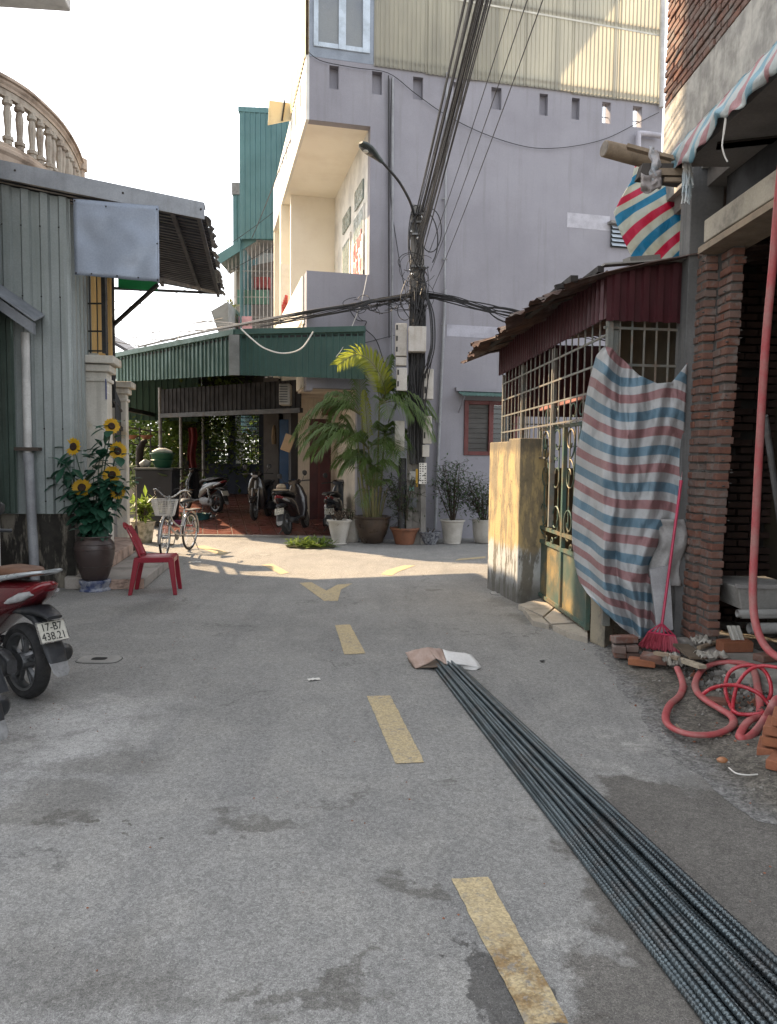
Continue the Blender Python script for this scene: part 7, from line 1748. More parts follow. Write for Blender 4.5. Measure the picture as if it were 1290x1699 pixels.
hb2 = thing('hollow_brick', 'bright orange ribbed hollow brick lying on the kerb', 'brick', G(1222, 1080, .17)); qz = G(1222, 1082, .17)
b = MB(); b.box(qz + V3(0, .03, .04), (.24, .11, .075), .1); b.build('block', M_bricko, hb2, bevel=.004); b = MB()
for k in range(3): b.box(qz + V3(0, -.005 + k * .035, .08), (.235, .012, .012), .1)
b.build('rib', M_bricko, hb2)
for i, (px, py, z, a, lab) in enumerate(((1275, 1240, .04, 60, 'lowest orange brick of the stack at the right edge'), (1282, 1222, .105, 62, 'second orange brick of the stack at the right edge'), (1288, 1205, .17, 58, 'third orange brick of the stack under the hose end'), (1296, 1262, .04, 50, 'orange brick cut by the right edge in front of the stack'), (1300, 1190, .235, 60, 'topmost orange brick of the stack at the right edge'))): loose(px, py, z, a, lab)
loose(1276, 1090, .17, 20, 'brick stub lying on the kerb behind the hanging hose', M_brick)
# planks, rags, paper, onion, straw, pipes, trough
b = MB(); b.beam(G(1088, 1083, .17), G(1127, 1093, .17), .05, .02); solo(b, 'plank', M_wood, 'short thin plank below the broom bristles', 'plank')
b = MB(); b.beam(G(1100, 1085, .15), G(1167, 1107, .17), .06, .025); solo(b, 'plank', mat('pale plank', (.42, .36, .27), .85, ns=6), 'pale plank bridging from bricks to the kerb', 'plank')
b = MB(); b.beam(G(1130, 1070, .19), G(1160, 1092, .19), .12, .02); solo(b, 'plank', mat('dark plank', (.13, .1, .07), .9, ns=6), 'dark wet plank behind the pale plank', 'plank')
rg_ = mat('dirty rag', (.36, .34, .30), .95, c2=(.2, .18, .15), ns=9, bump=.3)
def rag(px, py, z, sx, sy, h, label, m=rg_, seed=0):
    c = G(px, py, z); b = MB()
    b.grid(lambda a, c_: c + V3((a - .5) * sx * (1 + .4 * noise.noise(V3(c_ * 3, seed, 0))), (c_ - .5) * sy * (1 + .5 * noise.noise(V3(a * 3, seed, 4))), h * abs(noise.noise(V3(a * 4 + seed, c_ * 4, 1))) + .004), 16, 12); return solo(b, 'rag', m, label, 'rag', smooth=70, solid=.005)
rag(1118, 1102, .12, .11, .16, .12, 'knotted grey rag tied round the hose coupling', seed=3); rag(1163, 1067, .2, .13, .12, .09, 'crumpled grey rag beside the brick pier', seed=7); rag(1182, 1090, .19, .22, .14, .07, 'flat grey rag lying on the kerb', seed=11)
solo(MB().tube(spline([G(1160, 1075, .2), G(1185, 1067, .2), G(1212, 1060, .21)], 6), .018, 8), 'stick', M_wood, 'thick stick lying at the foot of the brick pier', 'stick')
b = MB(); q = At(1218, 1050, 5.45); b.grid(lambda a, c_: At(1206 + 22 * a + 8 * c_, 1038 + 24 * c_, 5.45 + .03 * sin(a * 18)), 22, 6); solo(b, 'corrugated_paper', M_white, 'small white corrugated paper behind the orange brick', 'paper', smooth=60)
b = MB(); c = G(1199, 1262, .05); b.lathe([(0, -.014), (.019, -.007), (.023, .005), (.013, .016), (0, .019)], c, 12, mtx=Matrix.Diagonal((1.3, .9, 1))); solo(b, 'onion', mat('onion skin', (.42, .19, .09), .5, ns=12), 'small brown onion lying on the soil', 'onion', smooth=60)
solo(MB().tube(spline([G(1123, 1202, .04), G(1132, 1211, .04), G(1150, 1215, .04), G(1176, 1216, .04), G(1212, 1219, .045)], 5), .006, 5), 'stick', M_wood, 'thin twig along the near edge of the thick hose', 'stick')
solo(MB().tube(spline([G(1210, 1274, .03), G(1222, 1283, .035), G(1240, 1286, .035), G(1258, 1285, .035)], 5), .004, 5), 'straw', M_white, 'white straw lying on soil near the onion', 'straw')
tr = thing('concrete_trough', 'pale cement trough on the site floor behind the hanging hose', 'trough', At(1270, 1000, 5.9))
b = MB(); a = At(1224, 1012, 5.7); c = At(1330, 974, 5.7); b.box8([V3(a.x + .03, 5.7, a.z), V3(c.x, 5.7, a.z), V3(c.x, 6.2, a.z), V3(a.x + .03, 6.2, a.z), V3(a.x - .02, 5.66, c.z), V3(c.x, 5.66, c.z), V3(c.x, 6.24, c.z), V3(a.x - .02, 6.24, c.z)]); b.build('basin', mat('cement grey tub', (.34, .33, .31), .8, ns=3, grime=.4, gs=4), tr, bevel=.01)
b = MB(); b.beam(V3(a.x - .04, 5.65, c.z + .01), V3(c.x, 5.65, c.z + .01), .03, .03); b.build('rim', mat('cement rim', (.27, .26, .25), .8), tr)
for i, (y, r_, lab) in enumerate(((1018, .03, 'upper grey plastic pipe lying under the trough'), (1022, .022, 'thin grey plastic pipe beside the upper pipe'), (1043, .042, 'thick grey plastic pipe lying below the others'))):
    b = MB(); p = At(1224 + (20 if i == 2 else 6 * i), y, 5.55); e = V3(p.x + 1.4, p.y + .1, p.z + .01); n_ = 14; b.tube([p, e], r_, n_, cap=False); b.tube([p + V3(.001, 0, 0), e], r_ * .8, n_, cap=False); solo(b, 'plastic_pipe', mat('pale pipe', (.36, .355, .34), .5), lab, 'pipe', smooth=60)
b = MB(); b.tube([At(1270, 690, 5.3), At(1300, 900, 5.6)], .022, 10); solo(b, 'steel_prop', M_steel, 'thin grey steel prop leaning inside the dark ground floor', 'prop')

# ================================================================== potted palm and the row of pots
M_palm = leafmat('palm leaflet', (.075, .125, .038), (.125, .18, .055), .42, .35)
M_palmSun = leafmat('sunlit palm leaflet', (.20, .24, .03), (.30, .30, .04), .5)  # paler copy of the palm leaflet, sunlight put into its colour
M_stem = mat('palm cane', (.12, .13, .045), .6, c2=(.18, .15, .07), ns=8)
def pot(parent, c, prof, m, n=28, inner=True, wob=0):
    b = MB(); b.lathe(prof, c, n, wob=wob); o = b.build('pot', m, parent, smooth=45)
    r_, z = prof[-1]; b = MB(); b.lathe([(r_ * .93, z - .04), (0, z - .03)], c, n); b.build('soil', M_soil, parent)
    return o
def frond(b, base, d, L, droop, leaf, nleaf=26, w_=.014, mi=0, twist=0):
    """pinnate frond: arching rachis with two rows of narrow leaflets"""
    d = Vector(d).normalized(); hor = Vector((d.x, d.y, 0)); hor = hor.normalized() if hor.length > .01 else Vector((1, 0, 0)); sd = hor.cross(ZUP)
    n_ = 16; pts = []
    for i in range(n_ + 1):
        t_ = i / n_; pts.append(base + d * (L * t_) - ZUP * (droop * L * t_ ** 2.2))
    b.tube(pts, [.009 * (1 - .8 * i / n_) for i in range(n_ + 1)], 4, mi=1)
    for i in range(nleaf):
        t_ = .16 + .84 * i / (nleaf - 1); k_ = min(n_ - 1, int(t_ * n_)); p = pts[k_].lerp(pts[k_ + 1], t_ * n_ - k_); tg = (pts[k_ + 1] - pts[k_]).normalized()
        ll = leaf * (sin(pi * min(1, t_ * .86 + .12)) ** .6) * random.uniform(.85, 1.1)
        for s in (-1, 1):
            ld = (tg * (.55 + .35 * t_) + sd * s * .7 + ZUP * (.22 + random.uniform(-.1, .1))).normalized()
            m_ = p + ld * (ll * .5) - ZUP * (ll * .05); tip = p + ld * (ll * .85) - ZUP * (ll * random.uniform(.35, .65))
            wv = (tg * .85 + sd.cross(tg) * .25).normalized() * (w_ * random.uniform(.75, 1.2))
            b.add([p - wv * .5, p + wv * .5, m_ + wv, m_ - wv, tip], [(0, 1, 2, 3), (3, 2, 4)], mi)
def palm():
    c = G(617, 904); c.y += .32
    o = thing('potted_palm', 'tall potted palm with arching fronds in a brown glazed pot beside the pole', 'potted palm', V3(c.x, c.y, 0)); random.seed(31)
    pot(o, V3(c.x, c.y, 0), [(.17, 0), (.20, .02), (.28, .18), (.325, .36), (.335, .46), (.36, .48), (.365, .51), (.33, .52), (.30, .50)], mat('brown glazed pot', (.075, .052, .036), .35, c2=(.05, .036, .028), ns=4, bump=.05))
    base = V3(c.x, c.y, .48); Yp = c.y
    tips = [((-.05, .02), (600, 690), .1), ((.06, -.03), (630, 672), .0), ((0, .05), (612, 745), 0), ((-.1, -.05), (594, 735), 0), ((.1, .05), (638, 725), 0), ((.02, -.08), (618, 775), 0)]
    b = MB(); heads = []
    for (dx, dy), (px, py), _ in tips:
        h = At(px, py, Yp + dy * 2); pts = spline([base + V3(dx, dy, 0), base.lerp(h, .5) + V3(dx * .6, dy, 0), h], 6); b.tube(pts, [.028 - .014 * i / (len(pts) - 1) for i in range(len(pts))], 7); heads.append(h)
    for i in range(9):
        a = random.uniform(0, 6.28); q = base + V3(cos(a) * .16, sin(a) * .16, 0); b.tube([q, q + V3(cos(a) * .12, sin(a) * .12, random.uniform(.5, 1.1))], .012, 5)
    b.build('canes', M_stem, o, smooth=60)
    # (head, tip pixel, depth offset, leaf length, sunlit colour)
    fr = [(0, (545, 700), -.2, .40, 0), (0, (480, 735), .1, .46, 0), (3, (482, 770), -.3, .44, 0), (3, (500, 800), -.1, .4, 0), (1, (722, 690), -.2, .44, 0), (1, (690, 700), -.5, .5, 0), (1, (662, 600), .2, .36, 0), (1, (700, 640), .35, .4, 0),
          (4, (662, 790), -.4, .44, 0), (4, (690, 745), -.2, .4, 0), (2, (560, 790), -.6, .42, 0), (2, (640, 830), -.5, .4, 0), (5, (590, 830), -.5, .36, 0), (5, (665, 850), -.2, .34, 0), (0, (590, 600), .3, .36, 0), (2, (515, 720), .3, .4, 0), (5, (540, 830), .1, .36, 0), (2, (598, 655), -.25, .22, 1), (3, (530, 745), -.5, .42, 0), (4, (640, 720), -.6, .4, 0), (1, (645, 700), -.7, .42, 0), (0, (565, 660), .2, .35, 0), (5, (625, 850), -.4, .34, 0), (1, (716, 712), -.45, .36, 0), (4, (650, 838), -.45, .38, 0)]
    fr += [(2, (500, 760), .2, .40, 0), (3, (560, 700), -.3, .40, 0), (4, (670, 680), .1, .38, 0), (0, (530, 690), .3, .42, 0), (1, (670, 640), -.4, .4, 0), (5, (570, 790), .3, .36, 0), (2, (600, 860), .1, .32, 0)]
    fr += [(1, (735, 700), .2, .42, 0), (1, (700, 735), -.3, .46, 0), (4, (700, 790), .1, .42, 0), (3, (475, 745), .2, .46, 0), (0, (500, 690), -.1, .44, 0), (0, (525, 665), .2, .4, 0), (3, (520, 800), -.5, .42, 0), (2, (560, 740), -.7, .42, 0), (4, (640, 770), -.7, .42, 0), (1, (620, 590), -.1, .34, 0), (5, (560, 850), -.3, .34, 0), (2, (650, 760), .3, .4, 0)]
    for hi, (px, py), dy, leaf, yel in fr:
        tip = At(612 + (px - 612) * .98, py - (8 if py < 740 else 8 + (py - 740) * .55), Yp + dy); h = heads[hi]; v = tip - h; L = v.length * 1.15; dr = .85
        d = (v + ZUP * (dr * L)).normalized(); b = MB(); frond(b, h, d, L, max(.05, (d.z * L - v.z) / L), leaf * 1.25, 32, .0135); b.build('frond', [M_palmSun if yel else M_palm, M_stem], o)
    for bx, by in ((618, 818),):
        h = At(bx, by, Yp - .1)
        for px, py, dy in ((556, 806, -.5), (570, 850, -.4), (585, 788, -.3), (602, 852, -.5), (640, 772, -.2), (655, 815, -.5), (674, 800, .1), (660, 855, -.4), (628, 790, -.5), (545, 770, .1)):
            tip = At(px + random.uniform(-8, 8), py - 14, Yp + dy); v = tip - h; L = v.length * 1.15
            if L > .75: continue
            d = (v + ZUP * (.8 * L)).normalized(); b = MB(); frond(b, h, d, L, max(.05, (d.z * L - v.z) / L), .36, 20, .0115); b.build('frond', [M_palm, M_stem], o)
    # the tall sunlit frond curling over
    b = MB(); h = heads[1]; p_ = [h, At(640, 655, Yp - .2), At(632, 625, Yp - .4), At(614, 598, Yp - .5), At(590, 588, Yp - .55), At(560, 606, Yp - .6)]; pts = spline(p_, 5); n_ = len(pts)
    b.tube(pts, [.011 * (1 - .7 * i / n_) for i in range(n_)], 5, mi=1)
    for i in range(6, n_):
        tg = (pts[min(i + 1, n_ - 1)] - pts[i - 1]).normalized(); sd = tg.cross(Vector((0, 1, 0))).normalized()
        nz = Vector((tg.z, 0, -tg.x)).normalized()
        for rep in range(3):
            p = pts[i - 1].lerp(pts[i], rep / 3)
            for s in (-1, 1):
                ld = (tg * .75 + nz * s * .8 + V3(0, random.uniform(-.35, .25), -.1)).normalized(); ll = .40 * sin(pi * min(1, .2 + .75 * i / n_)) ** .6 * (1.0 if s > 0 else .75); m_ = p + ld * ll * .5; tip = p + ld * ll - ZUP * (.22 * ll); wv = tg.cross(ld).cross(ld).normalized() * .011
                b.add([p - wv * .4, p + wv * .4, m_ + wv, m_ - wv, tip], [(0, 1, 2, 3), (3, 2, 4)])
    b.build('frond', [M_palmSun, M_stem], o)
palm()
M_trunk0 = mat('dark twig', (.055, .042, .03), .9)
def shrub(name, label, px, py, dy, prof, potm, h, wd, nleaf, lc, seed, leaf=(.07, .025), stems=5, cat='potted plant', top=None, wob=0, twigs=None, base=None):
    c = G(px, py); c = V3(c.x, c.y + dy, base or 0); o = thing(name, label, cat, c); rg = random.Random(seed)
    pot(o, c, prof, potm, wob=wob); zt = prof[-1][1] - .03
    b = MB(); lf = MB()
    for i in range(stems):
        a = rg.uniform(0, 6.28); r0 = prof[-1][0] * .35 * rg.random(); p0 = c + V3(cos(a) * r0, sin(a) * r0, zt); tipv = c + V3(cos(a) * wd * rg.uniform(.3, 1), sin(a) * wd * rg.uniform(.3, 1), zt + h * rg.uniform(.65, 1)); mid = p0.lerp(tipv, .5) + V3(rg.uniform(-.06, .06), rg.uniform(-.06, .06), .08)
        pts = spline([p0, mid, tipv], 6); b.tube(pts, [.014 * (1 - .8 * k / (len(pts) - 1)) for k in range(len(pts))], 5)
        for k in range(nleaf // stems):
            q = pts[rg.randrange(3, len(pts))]; off = Vector((rg.gauss(0, 1), rg.gauss(0, 1), rg.gauss(0, .8))) * (wd * .30); e = q + off
            if rg.random() < .25: b.tube([q, e], .0035, 3, cap=False)
            dv = Vector((rg.uniform(-1, 1), rg.uniform(-1, 1), rg.uniform(-.5, .7))); leafmesh(lf, e, dv, ZUP, leaf[0] * rg.uniform(.8, 1.5), leaf[1] * rg.uniform(1.0, 1.6), seg=1)
    b.build('stem', M_trunk0, o); lf.build('foliage', lc, o); return o
L_dark = leafmat('dark small leaf', (.032, .066, .024), (.055, .09, .035), .25); L_gry = leafmat('grey green leaf', (.04, .07, .03), (.065, .09, .04), .25); L_br = leafmat('bright leaf', (.12, .19, .03), (.25, .28, .05), .4)
M_wpot = mat('white glazed pot', (.50, .48, .44), .5, c2=(.42, .40, .36), ns=3, streak=.2, grime=.25, gs=4, gc=(.25, .22, .18)); M_terra = mat('terracotta pot', (.26, .11, .06), .7, c2=(.2, .09, .055), ns=3, grime=.3, gs=3); M_dpot = mat('blue and white porcelain', (.05, .055, .075), .3, c2=(.3, .31, .33), ns=22, bump=.02)
bell = [(.13, 0), (.15, .015), (.12, .03), (.13, .08), (.165, .2), (.19, .32), (.20, .40), (.235, .44), (.235, .46), (.20, .465), (.19, .45)]
shrub('potted_shrub', 'white bell shaped pot with dry twigs in front of the palm', 562, 905, .18, bell, M_wpot, .22, .24, 90, leafmat('withered leaf', (.12, .085, .06), (.2, .14, .1), .2), 5, (.06, .015), 14)
shrub('potted_shrub', 'white pot half hidden between the bell pot and the palm pot', 580, 903, .45, [(.15, 0), (.18, .1), (.2, .4), (.21, .42), (.18, .42)], M_wpot, .25, .2, 40, L_dark, 6, (.07, .02), 5)
shrub('potted_shrub', 'leafy shrub in a terracotta bowl right of the palm', 672, 905, .25, [(.17, 0), (.18, .02), (.23, .2), (.26, .27), (.28, .28), (.285, .31), (.26, .315), (.24, .30)], M_terra, 1.05, .42, 900, L_gry, 8, (.075, .024), 12)
shrub('potted_shrub', 'small blue and white porcelain bowl with soil between the shrubs', 714, 905, .2, [(.12, 0), (.125, .01), (.18, .12), (.2, .2), (.225, .225), (.225, .24), (.2, .245), (.185, .23)], M_dpot, .05, .1, 6, L_gry, 9, (.05, .02), 2)
wp = [(.15, 0), (.165, .01), (.165, .05), (.172, .055), (.205, .36), (.212, .37), (.215, .42), (.24, .43), (.245, .455), (.22, .465), (.2, .45)]
shrub('potted_shrub', 'tall thin shrub in a white pot with moulded rings', 752, 904, .2, wp, M_wpot, 1.15, .34, 1000, L_dark, 10, (.065, .024), 11)
shrub('potted_shrub', 'broad dark shrub in a plain white pot beside the yellow pillar', 806, 903, .22, [(.15, 0), (.19, .03), (.22, .2), (.235, .42), (.245, .45), (.23, .46), (.21, .44)], M_wpot, .85, .46, 1100, L_dark, 12, (.065, .024), 12)
shrub('potted_shrub', 'bright green leafy plant in a patterned white pot beside the red chair', 232, 902, .2, [(.15, 0), (.16, .01), (.185, .2), (.21, .36), (.23, .38), (.23, .40), (.2, .40)], mat('patterned white pot', (.42, .38, .30), .6, c2=(.14, .13, .08), ns=11, bump=.05), .42, .22, 170, L_br, 13, (.20, .055), 9)
shrub('potted_shrub', 'big leaved dark plant behind the bicycle basket', 228, 882, 1.6, [(.2, 0), (.24, .3), (.25, .32), (.22, .32)], M_conc, .9, .6, 150, L_gry, 14, (.32, .17), 9)
# greens drying on a tray
gt = thing('greens_tray', 'heap of green leaves drying on the road in front of the pots', 'leafy greens', G(516, 908)); c = G(516, 908)
b = MB(); b.lathe([(0, .004), (.42, .006), (.45, .03), (.46, .03), (.43, .004)], c, 24, mtx=Matrix.Diagonal((1, .62, 1))); b.build('tray', mat('woven tray', (.10, .10, .05), .9, ns=20), gt)
rg = random.Random(17); b = MB()
for i in range(420):
    p = c + V3(rg.gauss(0, .19), rg.gauss(0, .11), .02 + abs(rg.gauss(0, .05))); p.x = max(c.x - .42, min(c.x + .42, p.x)); leafmesh(b, p, (rg.uniform(-1, 1), rg.uniform(-1, 1), rg.uniform(-.1, .5)), ZUP, rg.uniform(.08, .18), rg.uniform(.03, .06), seg=1)
b.build('leaves', leafmat('cut green leaf', (.14, .20, .035), (.06, .10, .025), .35), gt); tag(kids(gt)[-1], kind='stuff')

# ================================================================== vase of artificial sunflowers
vc = G(147, 984); vc.y += .2
vs_ = thing('sunflower_vase', 'dark brown urn with artificial sunflowers on a blue and white stand', 'vase', V3(vc.x, vc.y, 0))
b = MB(); b.lathe([(.19, 0), (.19, .02), (.165, .035), (.175, .07), (.19, .10), (.195, .125), (.16, .13)], vc, 8); b.build('stand', mat('blue white ceramic stand', (.34, .36, .40), .3, c2=(.05, .07, .16), ns=10, bump=.02), vs_, bevel=.004)
b = MB(); b.lathe([(.13, .13), (.15, .15), (.195, .28), (.225, .42), (.232, .52), (.215, .58), (.185, .615), (.19, .635), (.205, .645), (.20, .655), (.175, .65), (.165, .60)], vc, 32); b.build('urn', mat('brown stoneware', (.045, .032, .030), .45, c2=(.065, .045, .04), ns=3, bump=.05, grime=.3, gc=(.11, .095, .085), gs=3), vs_, smooth=50)
b = MB()
for z, r_ in ((.30, .203), (.50, .233), (.56, .223)): b.tube([vc + V3(cos(2 * pi * i / 32) * r_, sin(2 * pi * i / 32) * r_, z) for i in range(32)], .004, 4, closed=True)
b.build('ring', mat('brown stoneware ring', (.05, .036, .033), .5), vs_)
M_sl = leafmat('artificial leaf', (.012, .055, .032), (.02, .085, .05), .15, .5); M_pet = leafmat('yellow petal', (.62, .40, .02), (.55, .30, .015), .3, .6); M_disc = mat('dark flower disc', (.035, .018, .010), .9, ns=40, bump=.6)
M_gst = mat('green stem', (.02, .06, .03), .6)
rg = random.Random(23); Yv = vc.y; z0 = vc + V3(0, 0, .6)
heads = [((122, 741), (-.25, -1, .1), .115), ((185, 707), (.6, -.8, .1), .10), ((195, 748), (.7, -.7, .0), .115), ((186, 788), (.1, -1, .15), .115), ((136, 809), (.1, -1, .12), .115), ((195, 815), (.75, -.6, -.1), .105)]
b = MB(); stems_ = []
for (px, py), nd, r_ in heads:
    p = At(px, py, Yv + rg.uniform(-.12, .08)); st_ = spline([z0 + V3(rg.uniform(-.05, .05), rg.uniform(-.05, .05), 0), z0.lerp(p, .5) + V3(0, .02, .08), p], 8); b.tube(st_, .007, 5); stems_.append(st_)
for px, py in ((165, 760), (110, 770), (155, 790), (175, 735), (140, 830), (180, 840), (100, 790), (205, 800), (160, 820)):
    p = At(px, py, Yv + rg.uniform(-.15, .15)); st_ = spline([z0, z0.lerp(p, .6) + V3(0, 0, .05), p], 6); b.tube(st_, .006, 5); stems_.append(st_)
b.tube([z0 - V3(0, 0, .02), z0 + V3(0, 0, .25)], .05, 8); b.build('stems', M_gst, vs_)
b = MB()
for st_ in stems_:
    for k in range(19):
        q = st_[rg.randrange(len(st_) // 3, len(st_))]; dv = Vector((rg.uniform(-1, 1), rg.uniform(-1, .6), rg.uniform(-.7, .5))); e = q + dv.normalized() * rg.uniform(.02, .10); leafmesh(b, e, dv, ZUP, rg.uniform(.13, .21), rg.uniform(.09, .14), .1, .25, 3)
for i in range(60):
    q = z0 + V3(rg.uniform(-.12, .14), rg.uniform(-.12, .1), rg.uniform(.1, .4)); leafmesh(b, q, (rg.uniform(-1, 1), rg.uniform(-1, .3), rg.uniform(-1.2, .2)), ZUP, .16, .10, .1, .2, 3)
b.build('foliage', M_sl, vs_)
for k, ((px, py), nd, r_) in enumerate(heads):
    p = stems_[k][-1]; nd = Vector(nd).normalized(); mq = nd.to_track_quat('Z', 'Y').to_matrix(); b = MB()
    for ring in range(2):
        for i in range(15):
            a = 2 * pi * (i + ring * .5) / 15; dv = mq @ Vector((cos(a), sin(a), .12 + .2 * ring + rg.uniform(-.1, .1))); leafmesh(b, p + (mq @ Vector((cos(a), sin(a), .0))) * (r_ * .32), dv, mq @ Vector((0, 0, 1)), r_ * rg.uniform(.62, .75), r_ * .26, .08, 0, 2)
    fl_ = b.build('flower_head', M_pet, vs_); b = MB(); b.lathe([(r_ * .40, -.006), (r_ * .42, .008), (r_ * .3, .02), (0, .016)], p, 16, mtx=mq); b.build('disc', M_disc, fl_)

# ================================================================== things in the shade beyond the bicycle
def solid_(name, label, cat, m, p, fn, **k):
    b = MB(); fn(b, p); return tag(b.build(name, m, loc=p, **k), label, cat)
q = At(263, 830, 17.2); q.z = 0
bn = thing('storage_bin', 'dark bin standing left of the bicycle handlebar', 'bin', q); b = MB(); b.box8([q + V3(-.38, -.3, .1), q + V3(.38, -.3, .1), q + V3(.38, .3, .1), q + V3(-.38, .3, .1), q + V3(-.42, -.34, 1.3), q + V3(.42, -.34, 1.3), q + V3(.42, .34, 1.3), q + V3(-.42, .34, 1.3)]); b.build('tub', mat('dark blue plastic', (.02, .025, .035), .5), bn, bevel=.02); b = MB(); b.box(q + V3(0, 0, 1.32), (.9, .74, .05)); b.build('lid', mat('dark lid', (.03, .04, .045), .5), bn, bevel=.02)
p = q + V3(.12, -.05, 1.35); b = MB(); b.lathe([(.17, 0), (.24, .16), (.27, .17), (.26, .18), (.22, .16)], p, 20); b.lathe([(.19, .10), (.26, .30), (.285, .31), (.28, .33), (.2, .32)], p, 20); tag(b.build('green_basin', mat('green plastic basin', (.018, .09, .055), .45), loc=p, smooth=50), 'stacked green plastic basins on top of the dark bin', 'basin')
p = q + V3(.1, -.05, 1.68); b = MB(); b.loft([(p + V3(-.2, 0, .02), .06, .03), (p + V3(-.05, 0, .05), .14, .07), (p + V3(.1, 0, .05), .14, .06), (p + V3(.24, 0, .02), .05, .03)], 12, 2.2); tag(b.build('white_bag', mat('white plastic bag', (.45, .47, .46), .5, ns=12), loc=p, smooth=60), 'pale plastic bag lying in the top green basin', 'bag')
p = q + V3(-.25, -.1, 1.35); b = MB(); b.loft([(p + V3(-.12, 0, .06), .06, .05), (p + V3(0, 0, .1), .12, .1), (p + V3(.1, 0, .08), .06, .06)], 12, 2.2); tag(b.build('plastic_sack', mat('clear grey sack', (.33, .34, .32), .5, ns=12), loc=p, smooth=60), 'small grey plastic sack beside the green basins', 'sack')
for px, py, Y, r_, h, c, lab, nm in ((312, 853, 17.0, .16, .16, (.16, .22, .06), 'yellow green strainer on the porch tiles', 'strainer'), (333, 853, 17.2, .22, .14, (.05, .17, .18), 'teal basin on the porch tiles behind the bicycle', 'basin'), (298, 860, 16.4, .15, .08, (.2, .04, .14), 'purple slippers basket on the porch floor', 'basket'), (350, 855, 17.3, .09, .16, (.3, .3, .3), 'small metal kettle on the porch tiles', 'kettle'), (346, 803, 18.8, .13, .22, (.03, .13, .18), 'round teal helmet hanging on the scooter', 'helmet')):
    p = At(px, py, Y); p.z = p.z if nm == 'helmet' else .05 + .47 * (Y - 15.4) / 7.2; b = MB()
    if nm == 'helmet': b.lathe([(r_ * .9, -.06), (r_, 0), (r_ * .85, .07), (r_ * .5, .115), (0, .13)], p, 16)
    elif nm == 'kettle': b.lathe([(.07, 0), (.09, .05), (.08, .1), (.04, .13), (.02, .16), (0, .165)], p, 16); b.tube(spline([p + V3(.08, 0, .06), p + V3(.13, 0, .09), p + V3(.16, 0, .14)], 4), .012, 6)
    else: b.lathe([(r_ * .75, 0), (r_, h), (r_ * 1.08, h + .01), (r_ * .95, h), (r_ * .7, .02), (0, .02)], p, 18)
    tag(b.build(nm, mat(nm + ' plastic', c, .4 if nm != 'kettle' else .2, 0 if nm != 'kettle' else .8), loc=p, smooth=50), lab, nm)
# low balcony rail, flower baskets, boot hung to dry
ral = thing('garden_rail', 'dark curved iron rail with hanging pots left of the carport', 'rail', At(235, 760, 19.5))
b = MB(); Yr = 19.5
for y0 in (706, 732, 775): b.tube(spline([At(196, y0 - 4, Yr), At(220, y0 + 4, Yr), At(250, y0 + 9, Yr + .1), At(275, y0 + 10, Yr + .2)], 5), .022, 6)
for x in (212, 232, 250, 268): b.tube([At(x, 708, Yr), At(x, 800, Yr)], .018, 6)
for x in range(200, 275, 5): b.tube([At(x, 775, Yr), At(x, 808, Yr)], .012, 5)
b.build('rail', M_dkmetal, ral)
for i, (px, py, lab) in enumerate(((218, 722, 'hanging flower bowl on the left of the garden rail'), (243, 722, 'hanging flower bowl on the right of the garden rail'))):
    p = At(px, py, Yr - .15); b = MB(); b.lathe([(.08, -.1), (.16, -.02), (.2, 0), (.18, .0)], p, 14); tag(b.build('flower_bowl', M_terra, loc=p), lab, 'flower pot')
p = At(231, 755, Yr - .3); b = MB(); b.loft([(p + V3(0, 0, -.5), .09, .06), (p + V3(.0, 0, -.2), .11, .08), (p + V3(.02, 0, .15), .12, .09), (p + V3(.1, 0, .32), .1, .07), (p + V3(.2, 0, .36), .05, .05)], 12, 2.4, lat=V3(0, 1, 0)); tag(b.build('dark_coat', mat('black cloth', (.02, .018, .02), .9), loc=p, smooth=60), 'dark garment hung over the garden rail', 'garment')
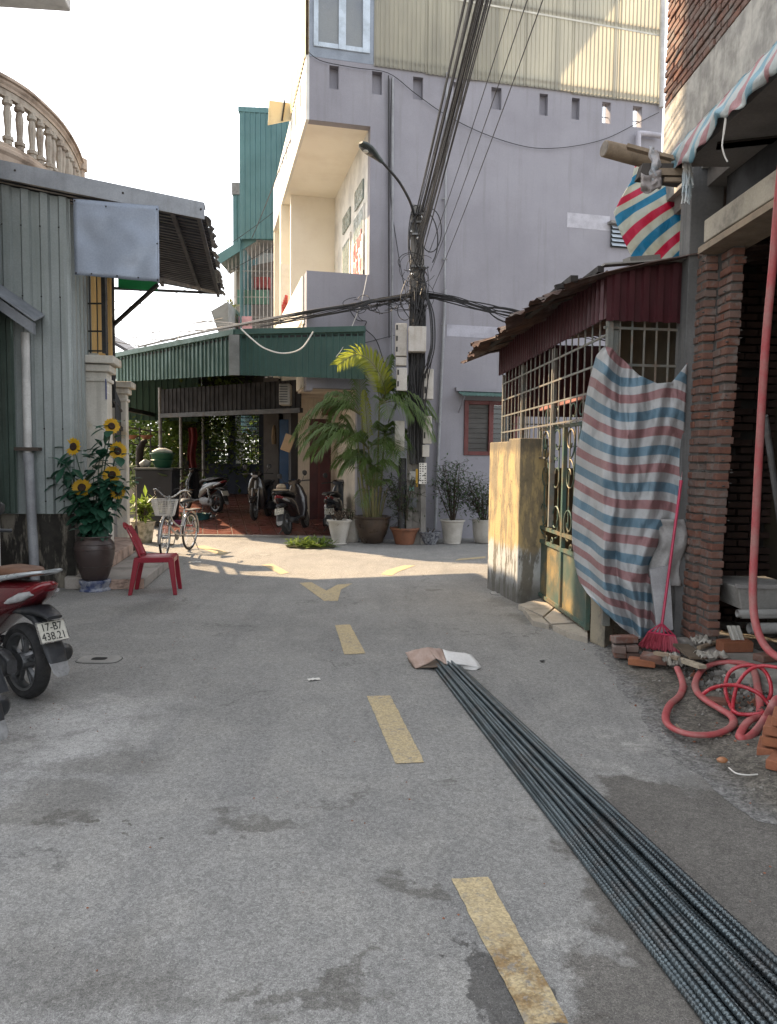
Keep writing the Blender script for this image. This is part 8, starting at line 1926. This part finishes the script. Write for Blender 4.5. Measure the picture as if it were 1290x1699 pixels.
# trees and low wall beyond the carport
M_trunk = mat('tree bark', (.10, .075, .055), .95, ns=8, bump=.6, bs=30)
def tree(label, x, y, h, cr, seed, lc, n=4200, trunk=.14, z0=None, leaf=.22, lean=0):
    rg = random.Random(seed); o = thing('garden_tree', label, 'tree', V3(x, y, 0), 'trees behind the carport'); b = MB(); top = V3(x + lean, y, h)
    pts = spline([V3(x, y, -.1), V3(x + lean * .3 + .08, y, h * .4), top], 6); b.tube(pts, [trunk * (1 - .6 * i / (len(pts) - 1)) for i in range(len(pts))], 8); ends = []
    for i in range(9):
        a = rg.uniform(0, 6.28); s = pts[rg.randrange(len(pts) // 2, len(pts))]; e = s + V3(cos(a) * cr * rg.uniform(.4, .9), sin(a) * cr * rg.uniform(.4, .9), cr * rg.uniform(-.1, .7)); b.tube(spline([s, s.lerp(e, .5) + V3(0, 0, .15), e], 4), [.05 * (1 - .8 * k / 8) for k in range(9)], 5); ends.append(e)
    b.build('trunk', M_trunk, o, smooth=60); b = MB(); cl = [(e + rvec() * .3, cr * rg.uniform(.25, .45)) for e in ends for _ in range(3)]
    for i in range(n):
        c_, r_ = cl[rg.randrange(len(cl))]; d = Vector((rg.gauss(0, .5), rg.gauss(0, .5), rg.gauss(0, .45))); q = c_ + d * r_ * 1.6; leafmesh(b, q, (rg.uniform(-1, 1), rg.uniform(-1, 1), rg.uniform(-.8, .5)), ZUP, leaf * rg.uniform(.6, 1.2), leaf * .5, seg=1)
    b.build('crown', lc, o); return o
L_t1 = leafmat('sunny tree leaf', (.06, .10, .02), (.11, .15, .03), .45); L_t2 = leafmat('deep tree leaf', (.05, .09, .025), (.09, .13, .035), .4)
tree('tree with thick leaning trunk just beyond the garden rail', At(278, 760, 21.5).x, 22.6, 3.2, 1.5, 41, L_t1, lean=.7)
tree('leafy tree left of the carport beyond the rail', -8.6, 24.5, 3.0, 1.8, 42, L_t1); tree('tree behind the left leaf of the blue gate', -6.3, 26.5, 2.6, 1.9, 43, L_t2, 5200); tree('tree behind the right leaf of the blue gate', -4.4, 27.5, 2.8, 2.0, 44, L_t1, 5200)
tree('low tree half hidden by the bins in the carport', At(305, 780, 23).x, 23.6, 1.9, 1.1, 45, L_t2, 3000); tree('tree at the far left behind the gate pillars', -10.5, 27, 3.4, 2.0, 46, L_t2)
b = MB(); rg = random.Random(9)
for i in range(6500):
    x = rg.uniform(-12, -2); y = rg.uniform(24, 25.5) if x < -6.2 else rg.uniform(25, 29); z = rg.uniform(0, 1.3) * rg.uniform(.5, 1); leafmesh(b, V3(x, y, z), (rg.uniform(-1, 1), rg.uniform(-1, 1), rg.uniform(-.2, 1)), ZUP, .26, .12, seg=1)
tag(b.build('hedge_foliage', L_t1), 'mass of sunlit undergrowth behind the carport', 'undergrowth', kind='stuff')
gw = MB(); gw.box(V3(-7.6, 20.2, .45), (3.2, .2, .9)); tag(gw.build('garden_wall', M_conc), 'low grey garden wall below the curved rail', 'wall', kind='thing')
